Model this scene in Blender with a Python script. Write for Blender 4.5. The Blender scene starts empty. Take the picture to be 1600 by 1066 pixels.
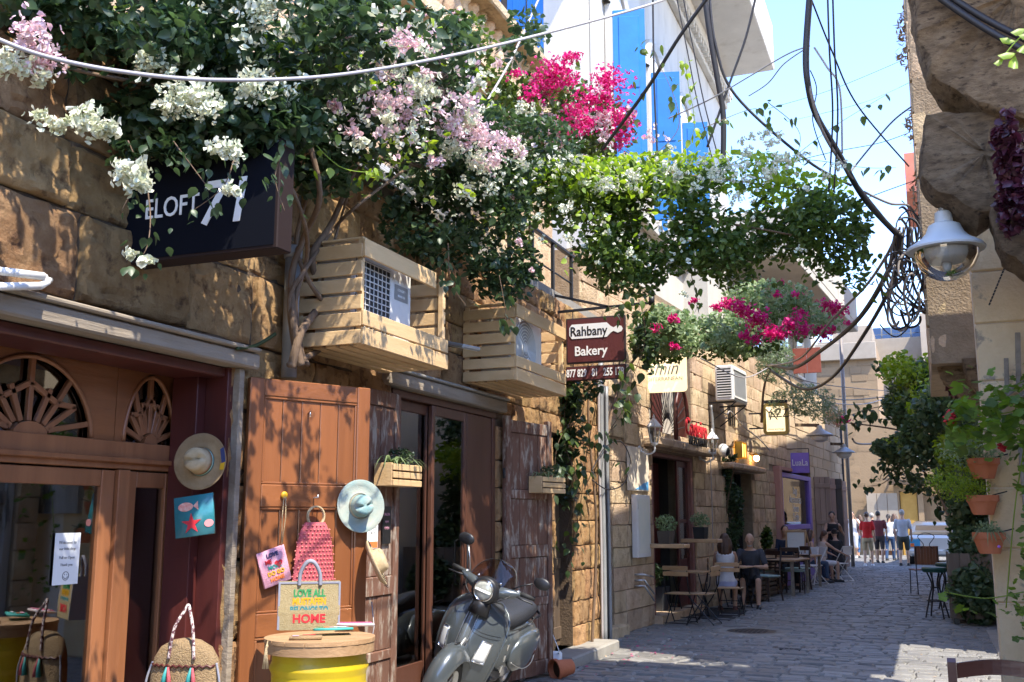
import bpy, math, random
import numpy as np
from mathutils import Matrix, Vector, noise
random.seed(7); rng = np.random.default_rng(7)
R = math.radians
sc = bpy.context.scene
C = sc.collection
# ---------------------------------------------------------------- camera
YAW, PITCH, EYE = R(21.8), math.atan(275/1600), 1.6
cam = bpy.data.cameras.new('camera'); camo = bpy.data.objects.new('camera', cam); C.objects.link(camo)
camo.location = (0, 0, EYE); camo.rotation_euler = (R(90)+PITCH, 0, YAW)
cam.lens = 36; cam.sensor_width = 36; cam.clip_start = .05; cam.clip_end = 3000
sc.camera = camo
# ---------------------------------------------------------------- light
SUN = Vector((.60, -.34, 1.05)).normalized()      # direction towards the sun
w = bpy.data.worlds.new('World'); sc.world = w; w.use_nodes = True
nt = w.node_tree; bg = nt.nodes['Background']
sky = nt.nodes.new('ShaderNodeTexSky'); sky.sky_type = 'NISHITA'; sky.sun_disc = False
sky.sun_elevation = math.asin(SUN.z); sky.sun_rotation = math.atan2(SUN.x, SUN.y)
sky.air_density = 1.0; sky.dust_density = .15; sky.ozone_density = 3
hs_ = nt.nodes.new('ShaderNodeHueSaturation'); hs_.inputs['Saturation'].default_value = 1.08; nt.links.new(sky.outputs[0], hs_.inputs['Color']); mx_ = nt.nodes.new('ShaderNodeMix'); mx_.data_type = 'RGBA'; mx_.blend_type = 'MULTIPLY'; mx_.inputs[0].default_value = 1; mx_.inputs[7].default_value = (.97, .88, .96, 1); nt.links.new(hs_.outputs[0], mx_.inputs[6]); nt.links.new(mx_.outputs[2], bg.inputs[0]); bg.inputs[1].default_value = .15
sl = bpy.data.lights.new('sun', 'SUN'); sl.energy = 2.1; sl.angle = R(.53); sl.color = (1, .93, .80)
so = bpy.data.objects.new('sun', sl); C.objects.link(so)
so.rotation_euler = SUN.to_track_quat('Z', 'Y').to_euler(); so.location = (10, -10, 30)
sc.view_settings.view_transform = 'Standard'; sc.view_settings.look = 'None'
sc.view_settings.exposure = 2.3; sc.view_settings.gamma = 1; sc.view_settings.use_curve_mapping = False
sc.render.engine = 'CYCLES'; sc.cycles.use_denoising = True
sc.cycles.max_bounces = 8; sc.cycles.diffuse_bounces = 6; sc.cycles.glossy_bounces = 4
sc.cycles.transparent_max_bounces = 12; sc.cycles.sample_clamp_indirect = 6; sc.cycles.caustics_reflective = False
sc.cycles.caustics_refractive = False
# ---------------------------------------------------------------- pixel -> place (photo is 1600 x 1066)
_r = Vector((math.cos(YAW), math.sin(YAW), 0))
_f = Vector((-math.sin(YAW)*math.cos(PITCH), math.cos(YAW)*math.cos(PITCH), math.sin(PITCH)))
_u = _r.cross(_f)
def W(px, py, X=None, Y=None, Z=None, D=None):
    d = _r*((px-800)/1600) + _u*((533-py)/1600) + _f
    if X is not None: t = X/d.x
    elif Y is not None: t = Y/d.y
    elif Z is not None: t = (Z-EYE)/d.z
    else: t = D
    return Vector((d.x*t, d.y*t, EYE+d.z*t))
def fr(M, px, py, n=0):                       # pixel -> (s, z) on the plane x = n of frame M
    Mi = M.inverted(); o = Mi @ Vector((0, 0, EYE))
    d = Mi.to_3x3() @ (_r*((px-800)/1600) + _u*((533-py)/1600) + _f)
    t = (n-o.x)/d.x
    return (o.y+d.y*t, o.z+d.z*t)
T = Matrix.Translation
def Rot(a, ax): return Matrix.Rotation(a, 4, ax)
FA = T((-3.9, 0, 0))
FB = T((-4.0, 14.5, 0)) @ Rot(R(-4.2), 'Z') @ Matrix.Diagonal((1, 1.13, 1, 1))
# ---------------------------------------------------------------- objects
WM = {}
def tag(o, label=None, cat=None, group=None, kind=None):
    if label: o['label'] = label
    if cat: o['category'] = cat
    if group: o['group'] = group
    if kind: o['kind'] = kind
    return o
def thing(name, label, cat, loc=(0, 0, 0), rz=0, group=None, M=None):
    o = bpy.data.objects.new(name, None); C.objects.link(o); o.empty_display_size = .1
    M = M if M is not None else T(loc) @ Rot(rz, 'Z')
    o.matrix_basis = M; WM[o.name] = M
    return tag(o, label, cat, group)
def link(name, me, parent=None, M=None, local=False, label=None, kind=None):
    """M: world matrix of the object (or matrix local to the parent if local)"""
    o = bpy.data.objects.new(name, me); C.objects.link(o)
    M = M if M is not None else Matrix.Identity(4)
    o.matrix_basis = M
    if parent:
        o.parent = parent
        PW = WM.get(parent.name, Matrix.Identity(4))
        if not local: o.matrix_parent_inverse = PW.inverted(); WM[o.name] = M
        else: WM[o.name] = PW @ M
    else: WM[o.name] = M
    if label: o['label'] = label
    if kind: o['kind'] = kind
    return o
def copy_tree(o, M=None, parent=None, label=None):
    c = o.copy(); C.objects.link(c)
    if parent is not None: c.parent = parent
    if M is not None: c.matrix_basis = M; WM[c.name] = M
    else: WM[c.name] = WM.get(o.name, Matrix.Identity(4))
    if label: c['label'] = label
    for ch in list(o.children): copy_tree(ch, parent=c)
    return c
class MB:
    def __init__(s, M=None): s.v = []; s.f = []; s.M = M if M is not None else Matrix.Identity(4)
    def add(s, vs, fs, M=None):
        n = len(s.v); A = s.M @ M if M is not None else s.M
        s.v += [A @ Vector(p) for p in vs]; s.f += [tuple(i+n for i in f) for f in fs]; return s
    def box(s, x0, x1, y0, y1, z0, z1, M=None, b=0.004):
        if x0 > x1: x0, x1 = x1, x0
        if y0 > y1: y0, y1 = y1, y0
        if z0 > z1: z0, z1 = z1, z0
        b = min(b, (x1-x0)*.3, (y1-y0)*.3, (z1-z0)*.3)
        if b <= 0: 
            vs = [(x, y, z) for x in (x0, x1) for y in (y0, y1) for z in (z0, z1)]
            return s.add(vs, [(0,1,3,2),(4,6,7,5),(0,4,5,1),(2,3,7,6),(0,2,6,4),(1,5,7,3)], M)
        vs = []; 
        for x, sx in ((x0, 1), (x1, -1)):
            for y, sy in ((y0, 1), (y1, -1)):
                for z, sz in ((z0, 1), (z1, -1)):
                    vs += [(x, y+sy*b, z+sz*b), (x+sx*b, y, z+sz*b), (x+sx*b, y+sy*b, z)]
        def i(x, y, z, k): return (x*4+y*2+z)*3+k
        fs = [(i(0,0,0,0), i(0,0,1,0), i(0,1,1,0), i(0,1,0,0)), (i(1,0,0,0), i(1,1,0,0), i(1,1,1,0), i(1,0,1,0)),
              (i(0,0,0,1), i(1,0,0,1), i(1,0,1,1), i(0,0,1,1)), (i(0,1,0,1), i(0,1,1,1), i(1,1,1,1), i(1,1,0,1)),
              (i(0,0,0,2), i(0,1,0,2), i(1,1,0,2), i(1,0,0,2)), (i(0,0,1,2), i(1,0,1,2), i(1,1,1,2), i(0,1,1,2))]
        for a in (0, 1):
            for c in (0, 1):
                e = [(i(a,c,0,0), i(a,c,1,0), i(a,c,1,1), i(a,c,0,1)), (i(a,0,c,0), i(a,1,c,0), i(a,1,c,2), i(a,0,c,2)), (i(0,a,c,1), i(1,a,c,1), i(1,a,c,2), i(0,a,c,2))]
                fs += e
        for x in (0, 1):
            for y in (0, 1):
                for z in (0, 1): fs.append((i(x,y,z,0), i(x,y,z,1), i(x,y,z,2)))
        return s.add(vs, fs, M)
    def bar(s, a, b, w, t, up=(0, 0, 1), bev=.003):        # square bar between two points
        a = Vector(a); b = Vector(b); d = b-a; L = d.length; d = d/L
        up = Vector(up); 
        if abs(d.dot(up)) > .98: up = Vector((1, 0, 0))
        x = d.cross(up).normalized(); z = x.cross(d)
        M = Matrix(((x.x, d.x, z.x, a.x), (x.y, d.y, z.y, a.y), (x.z, d.z, z.z, a.z), (0, 0, 0, 1)))
        return s.box(-w/2, w/2, 0, L, -t/2, t/2, M, bev)
    def tube(s, pts, r, n=8, cap=True, M=None):
        pts = [Vector(p) for p in pts]; m = len(pts)
        rs = r if isinstance(r, (list, tuple)) else [r]*m
        vs = []; fs = []; prev = None
        for k, p in enumerate(pts):
            d = (pts[min(k+1, m-1)]-pts[max(k-1, 0)])
            d = d.normalized() if d.length > 1e-9 else Vector((0, 0, 1))
            if prev is None:
                a = Vector((0, 0, 1)) if abs(d.z) < .9 else Vector((1, 0, 0))
                x = d.cross(a).normalized()
            else: x = (prev - d*prev.dot(d)); x = x.normalized() if x.length > 1e-6 else d.orthogonal().normalized()
            prev = x; y = d.cross(x)
            for j in range(n):
                t = 2*math.pi*j/n; vs.append(p + x*(rs[k]*math.cos(t)) + y*(rs[k]*math.sin(t)))
        for k in range(m-1):
            for j in range(n): fs.append((k*n+j, k*n+(j+1) % n, (k+1)*n+(j+1) % n, (k+1)*n+j))
        if cap: fs.append(tuple(range(n))[::-1]); fs.append(tuple((m-1)*n+j for j in range(n)))
        return s.add(vs, fs, M)
    def loft(s, rings, cap=True, M=None, close=True):
        n = len(rings[0]); vs = [p for r in rings for p in r]; fs = []
        for k in range(len(rings)-1):
            for j in range(n if close else n-1): fs.append((k*n+j, k*n+(j+1) % n, (k+1)*n+(j+1) % n, (k+1)*n+j))
        if cap: fs.append(tuple(range(n))[::-1]); fs.append(tuple((len(rings)-1)*n+j for j in range(n)))
        return s.add(vs, fs, M)
    def lathe(s, prof, n=24, M=None, sx=1, sy=1, cap=True):
        return s.loft([[(r*math.cos(2*math.pi*j/n)*sx, r*math.sin(2*math.pi*j/n)*sy, z) for j in range(n)] for r, z in prof], cap, M)
    def ell(s, c, r, n=16, m=10, M=None, pw=1):
        def e(t): return math.copysign(abs(t)**pw, t)
        rings = []
        for k in range(m+1):
            ph = -math.pi/2 + math.pi*(.02+.96*k/m)
            rings.append([(c[0]+r[0]*e(math.cos(ph))*e(math.cos(2*math.pi*j/n)), c[1]+r[1]*e(math.cos(ph))*e(math.sin(2*math.pi*j/n)), c[2]+r[2]*e(math.sin(ph))) for j in range(n)])
        return s.loft(rings, True, M)
    def prism(s, poly, h0, h1, M=None):      # polygon in xy, extruded in z
        n = len(poly)
        return s.add([(x, y, h0) for x, y in poly]+[(x, y, h1) for x, y in poly],
                     [tuple(range(n))[::-1], tuple(range(n, 2*n))]+[(j, (j+1) % n, n+(j+1) % n, n+j) for j in range(n)], M)
    def sheet(s, fn, nu, nv, th=None, M=None):         # fn(u,v)->point, u,v in 0..1 ; thickness along th vector fn
        P = [[Vector(fn(i/nu, j/nv)) for i in range(nu+1)] for j in range(nv+1)]
        vs = [p for r in P for p in r]; N = len(vs); fs = []
        q = lambda i, j: j*(nu+1)+i
        for j in range(nv):
            for i in range(nu): fs.append((q(i, j), q(i+1, j), q(i+1, j+1), q(i, j+1)))
        if th is not None:
            t = Vector(th); vs = vs+[p+t for p in vs]; fs += [tuple(N+k for k in f[::-1]) for f in fs]
            bd = [q(i, 0) for i in range(nu+1)]+[q(nu, j) for j in range(1, nv+1)]+[q(i, nv) for i in range(nu-1, -1, -1)]+[q(0, j) for j in range(nv-1, 0, -1)]
            for k in range(len(bd)):
                a, b = bd[k], bd[(k+1) % len(bd)]; fs.append((b, a, N+a, N+b))
        return s.add(vs, fs, M)
    def mesh(s, name, smooth=False, mats=None):
        me = bpy.data.meshes.new(name); me.from_pydata([tuple(v) for v in s.v], [], s.f)
        if smooth: me.shade_smooth(); 
        if smooth == 'auto': me.set_sharp_from_angle(angle=R(38))
        if mats:
            for m in (mats if isinstance(mats, (list, tuple)) else [mats]): me.materials.append(m)
        return me
    def build(s, name, mat, parent=None, smooth=False, local=False, label=None, kind=None):
        if s.M.determinant() < 0: s.f = [f[::-1] for f in s.f]
        return link(name, s.mesh(name, smooth, mat), parent, None, local, label, kind)
def catmull(pts, k=8):
    pts = [Vector(p) for p in pts]; P = [pts[0]]+pts+[pts[-1]]; out = []
    for i in range(1, len(P)-2):
        for j in range(k):
            t = j/k; a, b, c, d = P[i-1], P[i], P[i+1], P[i+2]
            out.append(.5*((2*b)+(c-a)*t+(2*a-5*b+4*c-d)*t*t+(3*b-a-3*c+d)*t**3))
    out.append(pts[-1]); return out
def fast_mesh(name, V, F, mats, smooth=False):        # V (n,3) F (m,3)
    me = bpy.data.meshes.new(name); n, m = len(V), len(F)
    me.vertices.add(n); me.vertices.foreach_set('co', np.asarray(V, 'f').ravel())
    me.loops.add(m*3); me.loops.foreach_set('vertex_index', np.asarray(F, 'i').ravel())
    me.polygons.add(m); me.polygons.foreach_set('loop_start', np.arange(0, m*3, 3, dtype='i'))
    me.update(calc_edges=True)
    for x in (mats if isinstance(mats, (list, tuple)) else [mats]): me.materials.append(x)
    return me
# ---------------------------------------------------------------- materials
def mk(name, c1, c2=None, scale=4, rough=.7, bump=0, bscale=30, stretch=(1, 1, 1), metal=0, orand=0, hue=0, isl=False, c3=None, s3=1.2, t3=.55,
       transl=0, spec=.5, coat=0, emit=None, es=0, tval=2.2, alpha=1, detail=6, contrast=.25, wave=None, local=False, brough=.6, edge3=.06):
    m = bpy.data.materials.new(name); m.use_nodes = True; N = m.node_tree.nodes; L = m.node_tree.links
    p = N['Principled BSDF']; out = N['Material Output']
    if local: src = N.new('ShaderNodeTexCoord').outputs['Object']
    else: src = N.new('ShaderNodeNewGeometry').outputs['Position']
    mp = N.new('ShaderNodeMapping'); mp.inputs['Scale'].default_value = stretch; L.new(src, mp.inputs[0]); co = mp.outputs[0]
    def ns(sc_, det=detail, r=.6):
        n = N.new('ShaderNodeTexNoise'); n.inputs['Scale'].default_value = sc_; n.inputs['Detail'].default_value = det; n.inputs['Roughness'].default_value = r
        L.new(co, n.inputs['Vector']); return n.outputs['Fac']
    def ramp(f, a, b):
        r = N.new('ShaderNodeMapRange'); r.inputs[1].default_value = a; r.inputs[2].default_value = b; L.new(f, r.inputs[0]); return r.outputs[0]
    def mix(f, a, b):
        x = N.new('ShaderNodeMix'); x.data_type = 'RGBA'
        if isinstance(f, (int, float)): x.inputs[0].default_value = f
        else: L.new(f, x.inputs[0])
        for k, q in ((6, a), (7, b)):
            if isinstance(q, tuple): x.inputs[k].default_value = (*q, 1)
            else: L.new(q, x.inputs[k])
        return x.outputs[2]
    col = None
    if c2 is not None:
        f = ramp(ns(scale), .5-contrast, .5+contrast)
        if isl:
            g = N.new('ShaderNodeNewGeometry').outputs['Random Per Island']
            a = N.new('ShaderNodeMath'); a.operation = 'MULTIPLY_ADD'; L.new(g, a.inputs[0]); a.inputs[1].default_value = .8; 
            b = N.new('ShaderNodeMath'); b.operation = 'MULTIPLY'; b.inputs[1].default_value = .2; L.new(f, b.inputs[0]); L.new(b.outputs[0], a.inputs[2]); f = a.outputs[0]
        col = mix(f, c1, c2)
        if c3 is not None: col = mix(ramp(ns(s3, 8, .65), t3, t3+edge3), col, c3)
    if col is None: p.inputs['Base Color'].default_value = (*c1, 1)
    if orand or hue:
        if col is None: col = mix(0.0, c1, c1)
        oi = N.new('ShaderNodeObjectInfo').outputs['Random']
        h = N.new('ShaderNodeHueSaturation'); L.new(col, h.inputs['Color'])
        r = N.new('ShaderNodeMapRange'); L.new(oi, r.inputs[0]); r.inputs[3].default_value = 1-orand; r.inputs[4].default_value = 1+orand; L.new(r.outputs[0], h.inputs['Value'])
        if hue:
            m2 = N.new('ShaderNodeMath'); m2.operation = 'MULTIPLY'; m2.inputs[1].default_value = 7.31; L.new(oi, m2.inputs[0])
            m3 = N.new('ShaderNodeMath'); m3.operation = 'FRACT'; L.new(m2.outputs[0], m3.inputs[0])
            r2 = N.new('ShaderNodeMapRange'); L.new(m3.outputs[0], r2.inputs[0]); r2.inputs[3].default_value = .5-hue; r2.inputs[4].default_value = .5+hue; L.new(r2.outputs[0], h.inputs['Hue'])
        col = h.outputs[0]
    if col is not None: L.new(col, p.inputs['Base Color'])
    p.inputs['Roughness'].default_value = rough; p.inputs['Metallic'].default_value = metal
    p.inputs['Specular IOR Level'].default_value = spec; p.inputs['Coat Weight'].default_value = coat; p.inputs['Coat Roughness'].default_value = .05
    if emit: p.inputs['Emission Color'].default_value = (*emit, 1); p.inputs['Emission Strength'].default_value = es
    if bump:
        b = N.new('ShaderNodeBump'); b.inputs['Strength'].default_value = min(1, bump); b.inputs['Distance'].default_value = .01*max(1, bump)
        L.new(ns(bscale, 8, brough), b.inputs['Height']); L.new(b.outputs[0], p.inputs['Normal'])
    if transl:
        t = N.new('ShaderNodeBsdfTranslucent'); x = N.new('ShaderNodeMixShader'); x.inputs[0].default_value = transl
        h = N.new('ShaderNodeHueSaturation'); h.inputs['Saturation'].default_value = 1.1; h.inputs['Value'].default_value = tval; 
        if col is not None: L.new(col, h.inputs['Color'])
        else: h.inputs['Color'].default_value = (*c1, 1)
        L.new(h.outputs[0], t.inputs[0]); L.new(p.outputs[0], x.inputs[1]); L.new(t.outputs[0], x.inputs[2]); L.new(x.outputs[0], out.inputs[0])
    return m
def glassmat(name, tint=(.8, .85, .85), refl=.12):
    m = bpy.data.materials.new(name); m.use_nodes = True; N = m.node_tree.nodes; L = m.node_tree.links
    N.remove(N['Principled BSDF']); out = N['Material Output']
    t = N.new('ShaderNodeBsdfTransparent'); t.inputs[0].default_value = (*tint, 1); g = N.new('ShaderNodeBsdfGlossy'); g.inputs['Roughness'].default_value = .02
    fz = N.new('ShaderNodeFresnel'); fz.inputs[0].default_value = 1.5; a = N.new('ShaderNodeMath'); a.inputs[1].default_value = refl; a.use_clamp = True
    L.new(fz.outputs[0], a.inputs[0]); x = N.new('ShaderNodeMixShader'); L.new(a.outputs[0], x.inputs[0]); L.new(t.outputs[0], x.inputs[1]); L.new(g.outputs[0], x.inputs[2]); L.new(x.outputs[0], out.inputs[0])
    return m
M_ = {}
M_['stone_near'] = mk('stone_near', (.33, .175, .066), (.48, .29, .13), 7, .9, 3.6, 26, orand=.16, hue=.008, c3=(.13, .06, .022), s3=9, t3=.53, brough=.8, contrast=.14, edge3=.14)  # dark mottling painted in for the shade of eroded pits
M_['stone_mid'] = mk('stone_mid', (.43, .30, .175), (.62, .465, .30), 4, .9, 2.6, 30, orand=.18, hue=.010, c3=(.25, .165, .095), s3=5, t3=.54, edge3=.16, contrast=.18)
M_['stone_mid_s'] = mk('stone_mid_s', (.44, .32, .20), (.64, .49, .33), 3, .9, 1.6, 30, isl=True)
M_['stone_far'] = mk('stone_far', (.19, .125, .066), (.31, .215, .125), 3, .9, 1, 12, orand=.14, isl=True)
M_['mortar'] = mk('mortar', (.20, .145, .09), (.32, .24, .16), 8, .95, 1.5, 40)
M_['mortar_dark'] = mk('mortar_dark', (.07, .045, .028), (.13, .088, .052), 8, .95, 1.5, 40)
M_['plaster_w'] = mk('plaster_w', (.46, .44, .40), (.55, .53, .48), 2, .85, .5, 30, c3=(.36, .33, .28), s3=1.6, t3=.55, edge3=.22, stretch=(1, 1, .35))
M_['plaster_c'] = mk('plaster_c', (.68, .60, .48), (.80, .72, .60), 1.5, .9, .3, 30)
M_['white'] = mk('white', (.78, .77, .74), rough=.5)
M_['paver'] = mk('paver', (.15, .142, .132), (.245, .235, .215), 9, .5, .7, 50, orand=.30, c3=(.24, .23, .21), s3=7, t3=.60, edge3=.16, spec=.5)
M_['paver_s'] = mk('paver_s', (.14, .133, .125), (.24, .228, .208), 9, .5, .7, 40, isl=True)
M_['grout'] = mk('grout', (.17, .165, .15), (.30, .29, .26), 6, .95, .8, 60)
M_['concrete'] = mk('concrete', (.22, .20, .175), (.32, .30, .26), 5, .9, .6, 50)
M_['door_wood'] = mk('door_wood', (.17, .058, .021), (.29, .105, .036), 7, .38, .3, 30, stretch=(1, 1, .07), orand=.10, coat=.25)
M_['door_wood_h'] = mk('door_wood_h', (.16, .056, .020), (.28, .10, .034), 7, .38, .3, 30, stretch=(1, .1, 1), orand=.08, coat=.25)
M_['shop_wood'] = mk('shop_wood', (.18, .068, .028), (.31, .125, .052), 9, .38, .3, 30, stretch=(1, 1, .09), orand=.10, coat=.2)
M_['dark_red'] = mk('dark_red', (.055, .012, .010), (.10, .022, .018), 6, .4, .2, 20, stretch=(1, 1, .1))
M_['crate_wood'] = mk('crate_wood', (.52, .33, .15), (.68, .47, .25), 8, .6, .35, 40, stretch=(.5, .12, 1), orand=.11)
M_['beam_wood'] = mk('beam_wood', (.16, .125, .09), (.34, .28, .21), 9, .8, 1, 40, stretch=(1, .08, 1))
M_['peel'] = mk('peel', (.11, .050, .030), (.20, .095, .058), 7, .8, .9, 30, stretch=(1, 1, .28), c3=(.34, .28, .22), s3=17, t3=.50, orand=.10, edge3=.12)
M_['old_dark'] = mk('old_dark', (.055, .035, .022), (.13, .085, .05), 9, .8, .9, 30, stretch=(1, 1, .1), c3=(.30, .22, .13), s3=6, t3=.6)
M_['grey_door'] = mk('grey_door', (.26, .25, .24), (.52, .50, .48), 9, .8, 1, 25, stretch=(1, 1, .15), orand=.1, c3=(.10, .10, .10), s3=5, t3=.55)
M_['frame_brown'] = mk('frame_brown', (.075, .030, .018), (.11, .045, .027), 8, .35, .1, 20, stretch=(1, 1, .1))
M_['black'] = mk('black', (.012, .012, .013), rough=.4)
M_['matte_black'] = mk('matte_black', (.018, .018, .018), (.03, .03, .03), 6, .8)
M_['iron'] = mk('iron', (.02, .02, .022), rough=.45, metal=.3)
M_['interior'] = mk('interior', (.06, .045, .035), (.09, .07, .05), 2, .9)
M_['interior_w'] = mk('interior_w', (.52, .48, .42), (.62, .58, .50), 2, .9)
M_['steel_grey'] = mk('steel_grey', (.30, .31, .31), (.38, .38, .38), 5, .4, .1, 30, metal=.4)
M_['pipe_grey'] = mk('pipe_grey', (.20, .205, .21), (.30, .30, .29), 6, .45, .2, 20, metal=.15)
M_['plastic_w'] = mk('plastic_w', (.72, .71, .68), (.62, .60, .56), 3, .45, c3=(.50, .46, .40), s3=5, t3=.62)
M_['cable_b'] = mk('cable_b', (.018, .016, .018), rough=.5)
M_['cable_w'] = mk('cable_w', (.36, .33, .32), rough=.5)
M_['cable_g'] = mk('cable_g', (.20, .17, .15), rough=.5)
M_['glass'] = glassmat('glass', (.75, .78, .78), .10)
M_['glass_mirror'] = glassmat('glass_mirror', (.88, .90, .90), .22)
M_['blue'] = mk('blue', (.008, .13, .44), (.012, .17, .52), 4, .45, .2, 20)
M_['leaf'] = mk('leaf', (.022, .046, .011), (.115, .165, .034), 3, .38, isl=True, transl=.36, spec=.4, orand=.2)
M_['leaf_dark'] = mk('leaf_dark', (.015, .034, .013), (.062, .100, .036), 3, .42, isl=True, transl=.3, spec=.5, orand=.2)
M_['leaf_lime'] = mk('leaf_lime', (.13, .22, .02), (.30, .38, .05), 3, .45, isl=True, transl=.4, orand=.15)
M_['leaf_pale'] = mk('leaf_pale', (.30, .36, .20), (.10, .17, .06), 3, .5, isl=True, transl=.3)
M_['leaf_purple'] = mk('leaf_purple', (.030, .008, .014), (.10, .022, .038), 3, .4, isl=True, transl=.2)
M_['leaf_grey'] = mk('leaf_grey', (.12, .17, .09), (.22, .28, .16), 3, .6, isl=True, transl=.25)
M_['petal_white'] = mk('petal_white', (.60, .64, .42), (.80, .77, .64), 3, .6, isl=True, transl=.3, tval=1)
M_['petal_pink'] = mk('petal_pink', (.80, .50, .56), (.82, .70, .68), 3, .6, isl=True, transl=.3, tval=1)
M_['petal_magenta'] = mk('petal_magenta', (.52, .008, .12), (.85, .04, .30), 3, .55, isl=True, transl=.35, tval=1.1)
M_['bark'] = mk('bark', (.10, .062, .036), (.20, .13, .08), 12, .9, 1.2, 40, stretch=(1, 1, .3))
M_['terracotta'] = mk('terracotta', (.44, .12, .045), (.54, .17, .07), 5, .7, .3, 40)
M_['paper'] = mk('paper', (.75, .75, .73), rough=.7)
M_['cream'] = mk('cream', (.72, .55, .33), (.78, .62, .40), 2, .5)
M_['chrome'] = mk('chrome', (.75, .75, .75), rough=.12, metal=1)
M_['leaf_ivy'] = mk('leaf_ivy', (.030, .062, .026), (.12, .17, .075), 3, .42, isl=True, transl=.3)
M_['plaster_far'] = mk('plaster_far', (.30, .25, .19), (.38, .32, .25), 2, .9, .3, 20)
# ---------------------------------------------------------------- building blocks for stone walls
def stone_variant(k, nu=5, nv=3, amp=.12, soft=.07):
    """unit stone: x -.5..+.5 (front at +.5), y and z -.5..+.5, uneven front with worn edges"""
    b = MB(); o = Vector((k*7.3, k*3.1, 0))
    P = {}
    vs = []; 
    for j in range(nv+1):
        for i in range(nu+1):
            u, v = i/nu-.5, j/nv-.5
            ed = min(.5-abs(u), .5-abs(v))
            ex = noise.noise(o+Vector((u*3, v*3, 0)))*.5 + noise.noise(o+Vector((u*9, v*9, 5)))*.35
            ex += (noise.noise(o+Vector((u*22, v*16, 2)))*.30 + min(0, noise.noise(o+Vector((u*14, v*10, 7)))+.15)*.9 if nu > 8 else 0); x = .5 + amp*ex - (soft*1.6 if ed < 1e-6 else (soft*.15))
            yy = u + (noise.noise(o+Vector((u*5, v*5, 9)))*.035 if ed > 1e-6 else -u*.02 + noise.noise(o+Vector((u*4, v*4, 3)))*.02)
            zz = v + (noise.noise(o+Vector((u*5, v*5, 19)))*.035 if ed > 1e-6 else -v*.03 + noise.noise(o+Vector((u*4, v*4, 13)))*.02)
            P[i, j] = len(vs); vs.append((x, yy, zz))
    fs = [(P[i, j], P[i+1, j], P[i+1, j+1], P[i, j+1]) for j in range(nv) for i in range(nu)]
    bd = [(i, 0) for i in range(nu+1)]+[(nu, j) for j in range(1, nv+1)]+[(i, nv) for i in range(nu-1, -1, -1)]+[(0, j) for j in range(nv-1, 0, -1)]
    n0 = len(vs)
    for (i, j) in bd: vs.append((-.5, i/nu-.5, j/nv-.5))
    m = len(bd)
    for q in range(m): fs.append((P[bd[(q+1) % m]], P[bd[q]], n0+q, n0+(q+1) % m))
    b.add(vs, fs); return b
STONES = {}
def stone_meshes(key, mat, n, **kw):
    if key not in STONES:
        STONES[key] = [stone_variant(k+len(STONES)*20, **kw).mesh('stone', True, mat) for k in range(n)]
        for me in STONES[key]: me.set_sharp_from_angle(angle=R(50))
    return STONES[key]
def layout(s0, s1, z0, z1, hr, wr, opens, seed=0, gap=.006):
    rd = random.Random(seed); out = []; z = z0
    while z < z1-.03:
        h = rd.uniform(*hr); 
        if z1-(z+h) < hr[0]*.6: h = z1-z
        s = s0-rd.uniform(0, wr[1]*.8)
        while s < s1:
            w_ = rd.uniform(*wr); a, b = max(s, s0), min(s+w_, s1); s += w_
            if b-a < .05: continue
            segs = [(a, b, z, z+h)]
            for (oa, ob, oz0, oz1) in opens:
                new = []
                for (a_, b_, c_, d_) in segs:
                    if b_ <= oa or a_ >= ob or d_ <= oz0 or c_ >= oz1: new.append((a_, b_, c_, d_)); continue
                    ov = min(d_, oz1)-max(c_, oz0)
                    if ov > .5*(d_-c_) or (c_ < oz0 and d_ > oz1):
                        if oa-a_ > .05: new.append((a_, oa, c_, d_))
                        if b_-ob > .05: new.append((ob, b_, c_, d_))
                        if (a_ < oa or b_ > ob): pass
                    elif d_ > oz1: new.append((a_, b_, oz1, d_))
                    else: new.append((a_, b_, c_, oz0))
                segs = new
            for (a_, b_, c_, d_) in segs:
                if d_-c_ > .04: out.append((a_+gap/2, b_-gap/2, c_+gap/2, d_-gap/2))
        z += h
    return out
def holed(mb, s0, s1, z0, z1, opens, n0, n1):
    cs = sorted({s0, s1} | {min(max(o[k], s0), s1) for o in opens for k in (0, 1)})
    for a, b in zip(cs[:-1], cs[1:]):
        if b-a < 1e-4: continue
        iv = sorted([(o[2], o[3]) for o in opens if o[0] < b-1e-5 and o[1] > a+1e-5]); z = z0
        for (c, d) in iv:
            if c > z+1e-4: mb.box(n0, n1, a, b, z, min(c, z1), b=0)
            z = max(z, d)
        if z < z1-1e-4: mb.box(n0, n1, a, b, z, z1, b=0)
def stones(root, M, blocks, mat, key, depth=.12, limit=290, smat=None, n=10, jit=.018, seed=1, **kw):
    rd = random.Random(seed); ms = stone_meshes(key, mat, n, **kw)
    cen = lambda q: (M @ Vector((0, (q[0]+q[1])/2, (q[2]+q[3])/2)) - Vector((0, 0, EYE))).length
    blocks = sorted(blocks, key=cen)
    for q in blocks[:limit]:
        me = rd.choice(ms); x = rd.uniform(-jit, jit)
        L_ = M @ T((x-depth/2, (q[0]+q[1])/2, (q[2]+q[3])/2)) @ Rot(rd.uniform(-.01, .01), 'X') @ Matrix.Diagonal((depth, q[1]-q[0], q[3]-q[2], 1))
        link('stone', me, root, L_)
    rest = blocks[limit:]
    if rest:
        mb = MB()
        for q in rest:
            x = rd.uniform(-jit, jit); mb.M = M; mb.box(-depth+x, x, q[0], q[1], q[2], q[3], b=.012)
        mb.build('stone_courses', smat or mat, root, kind='stuff')
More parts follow.
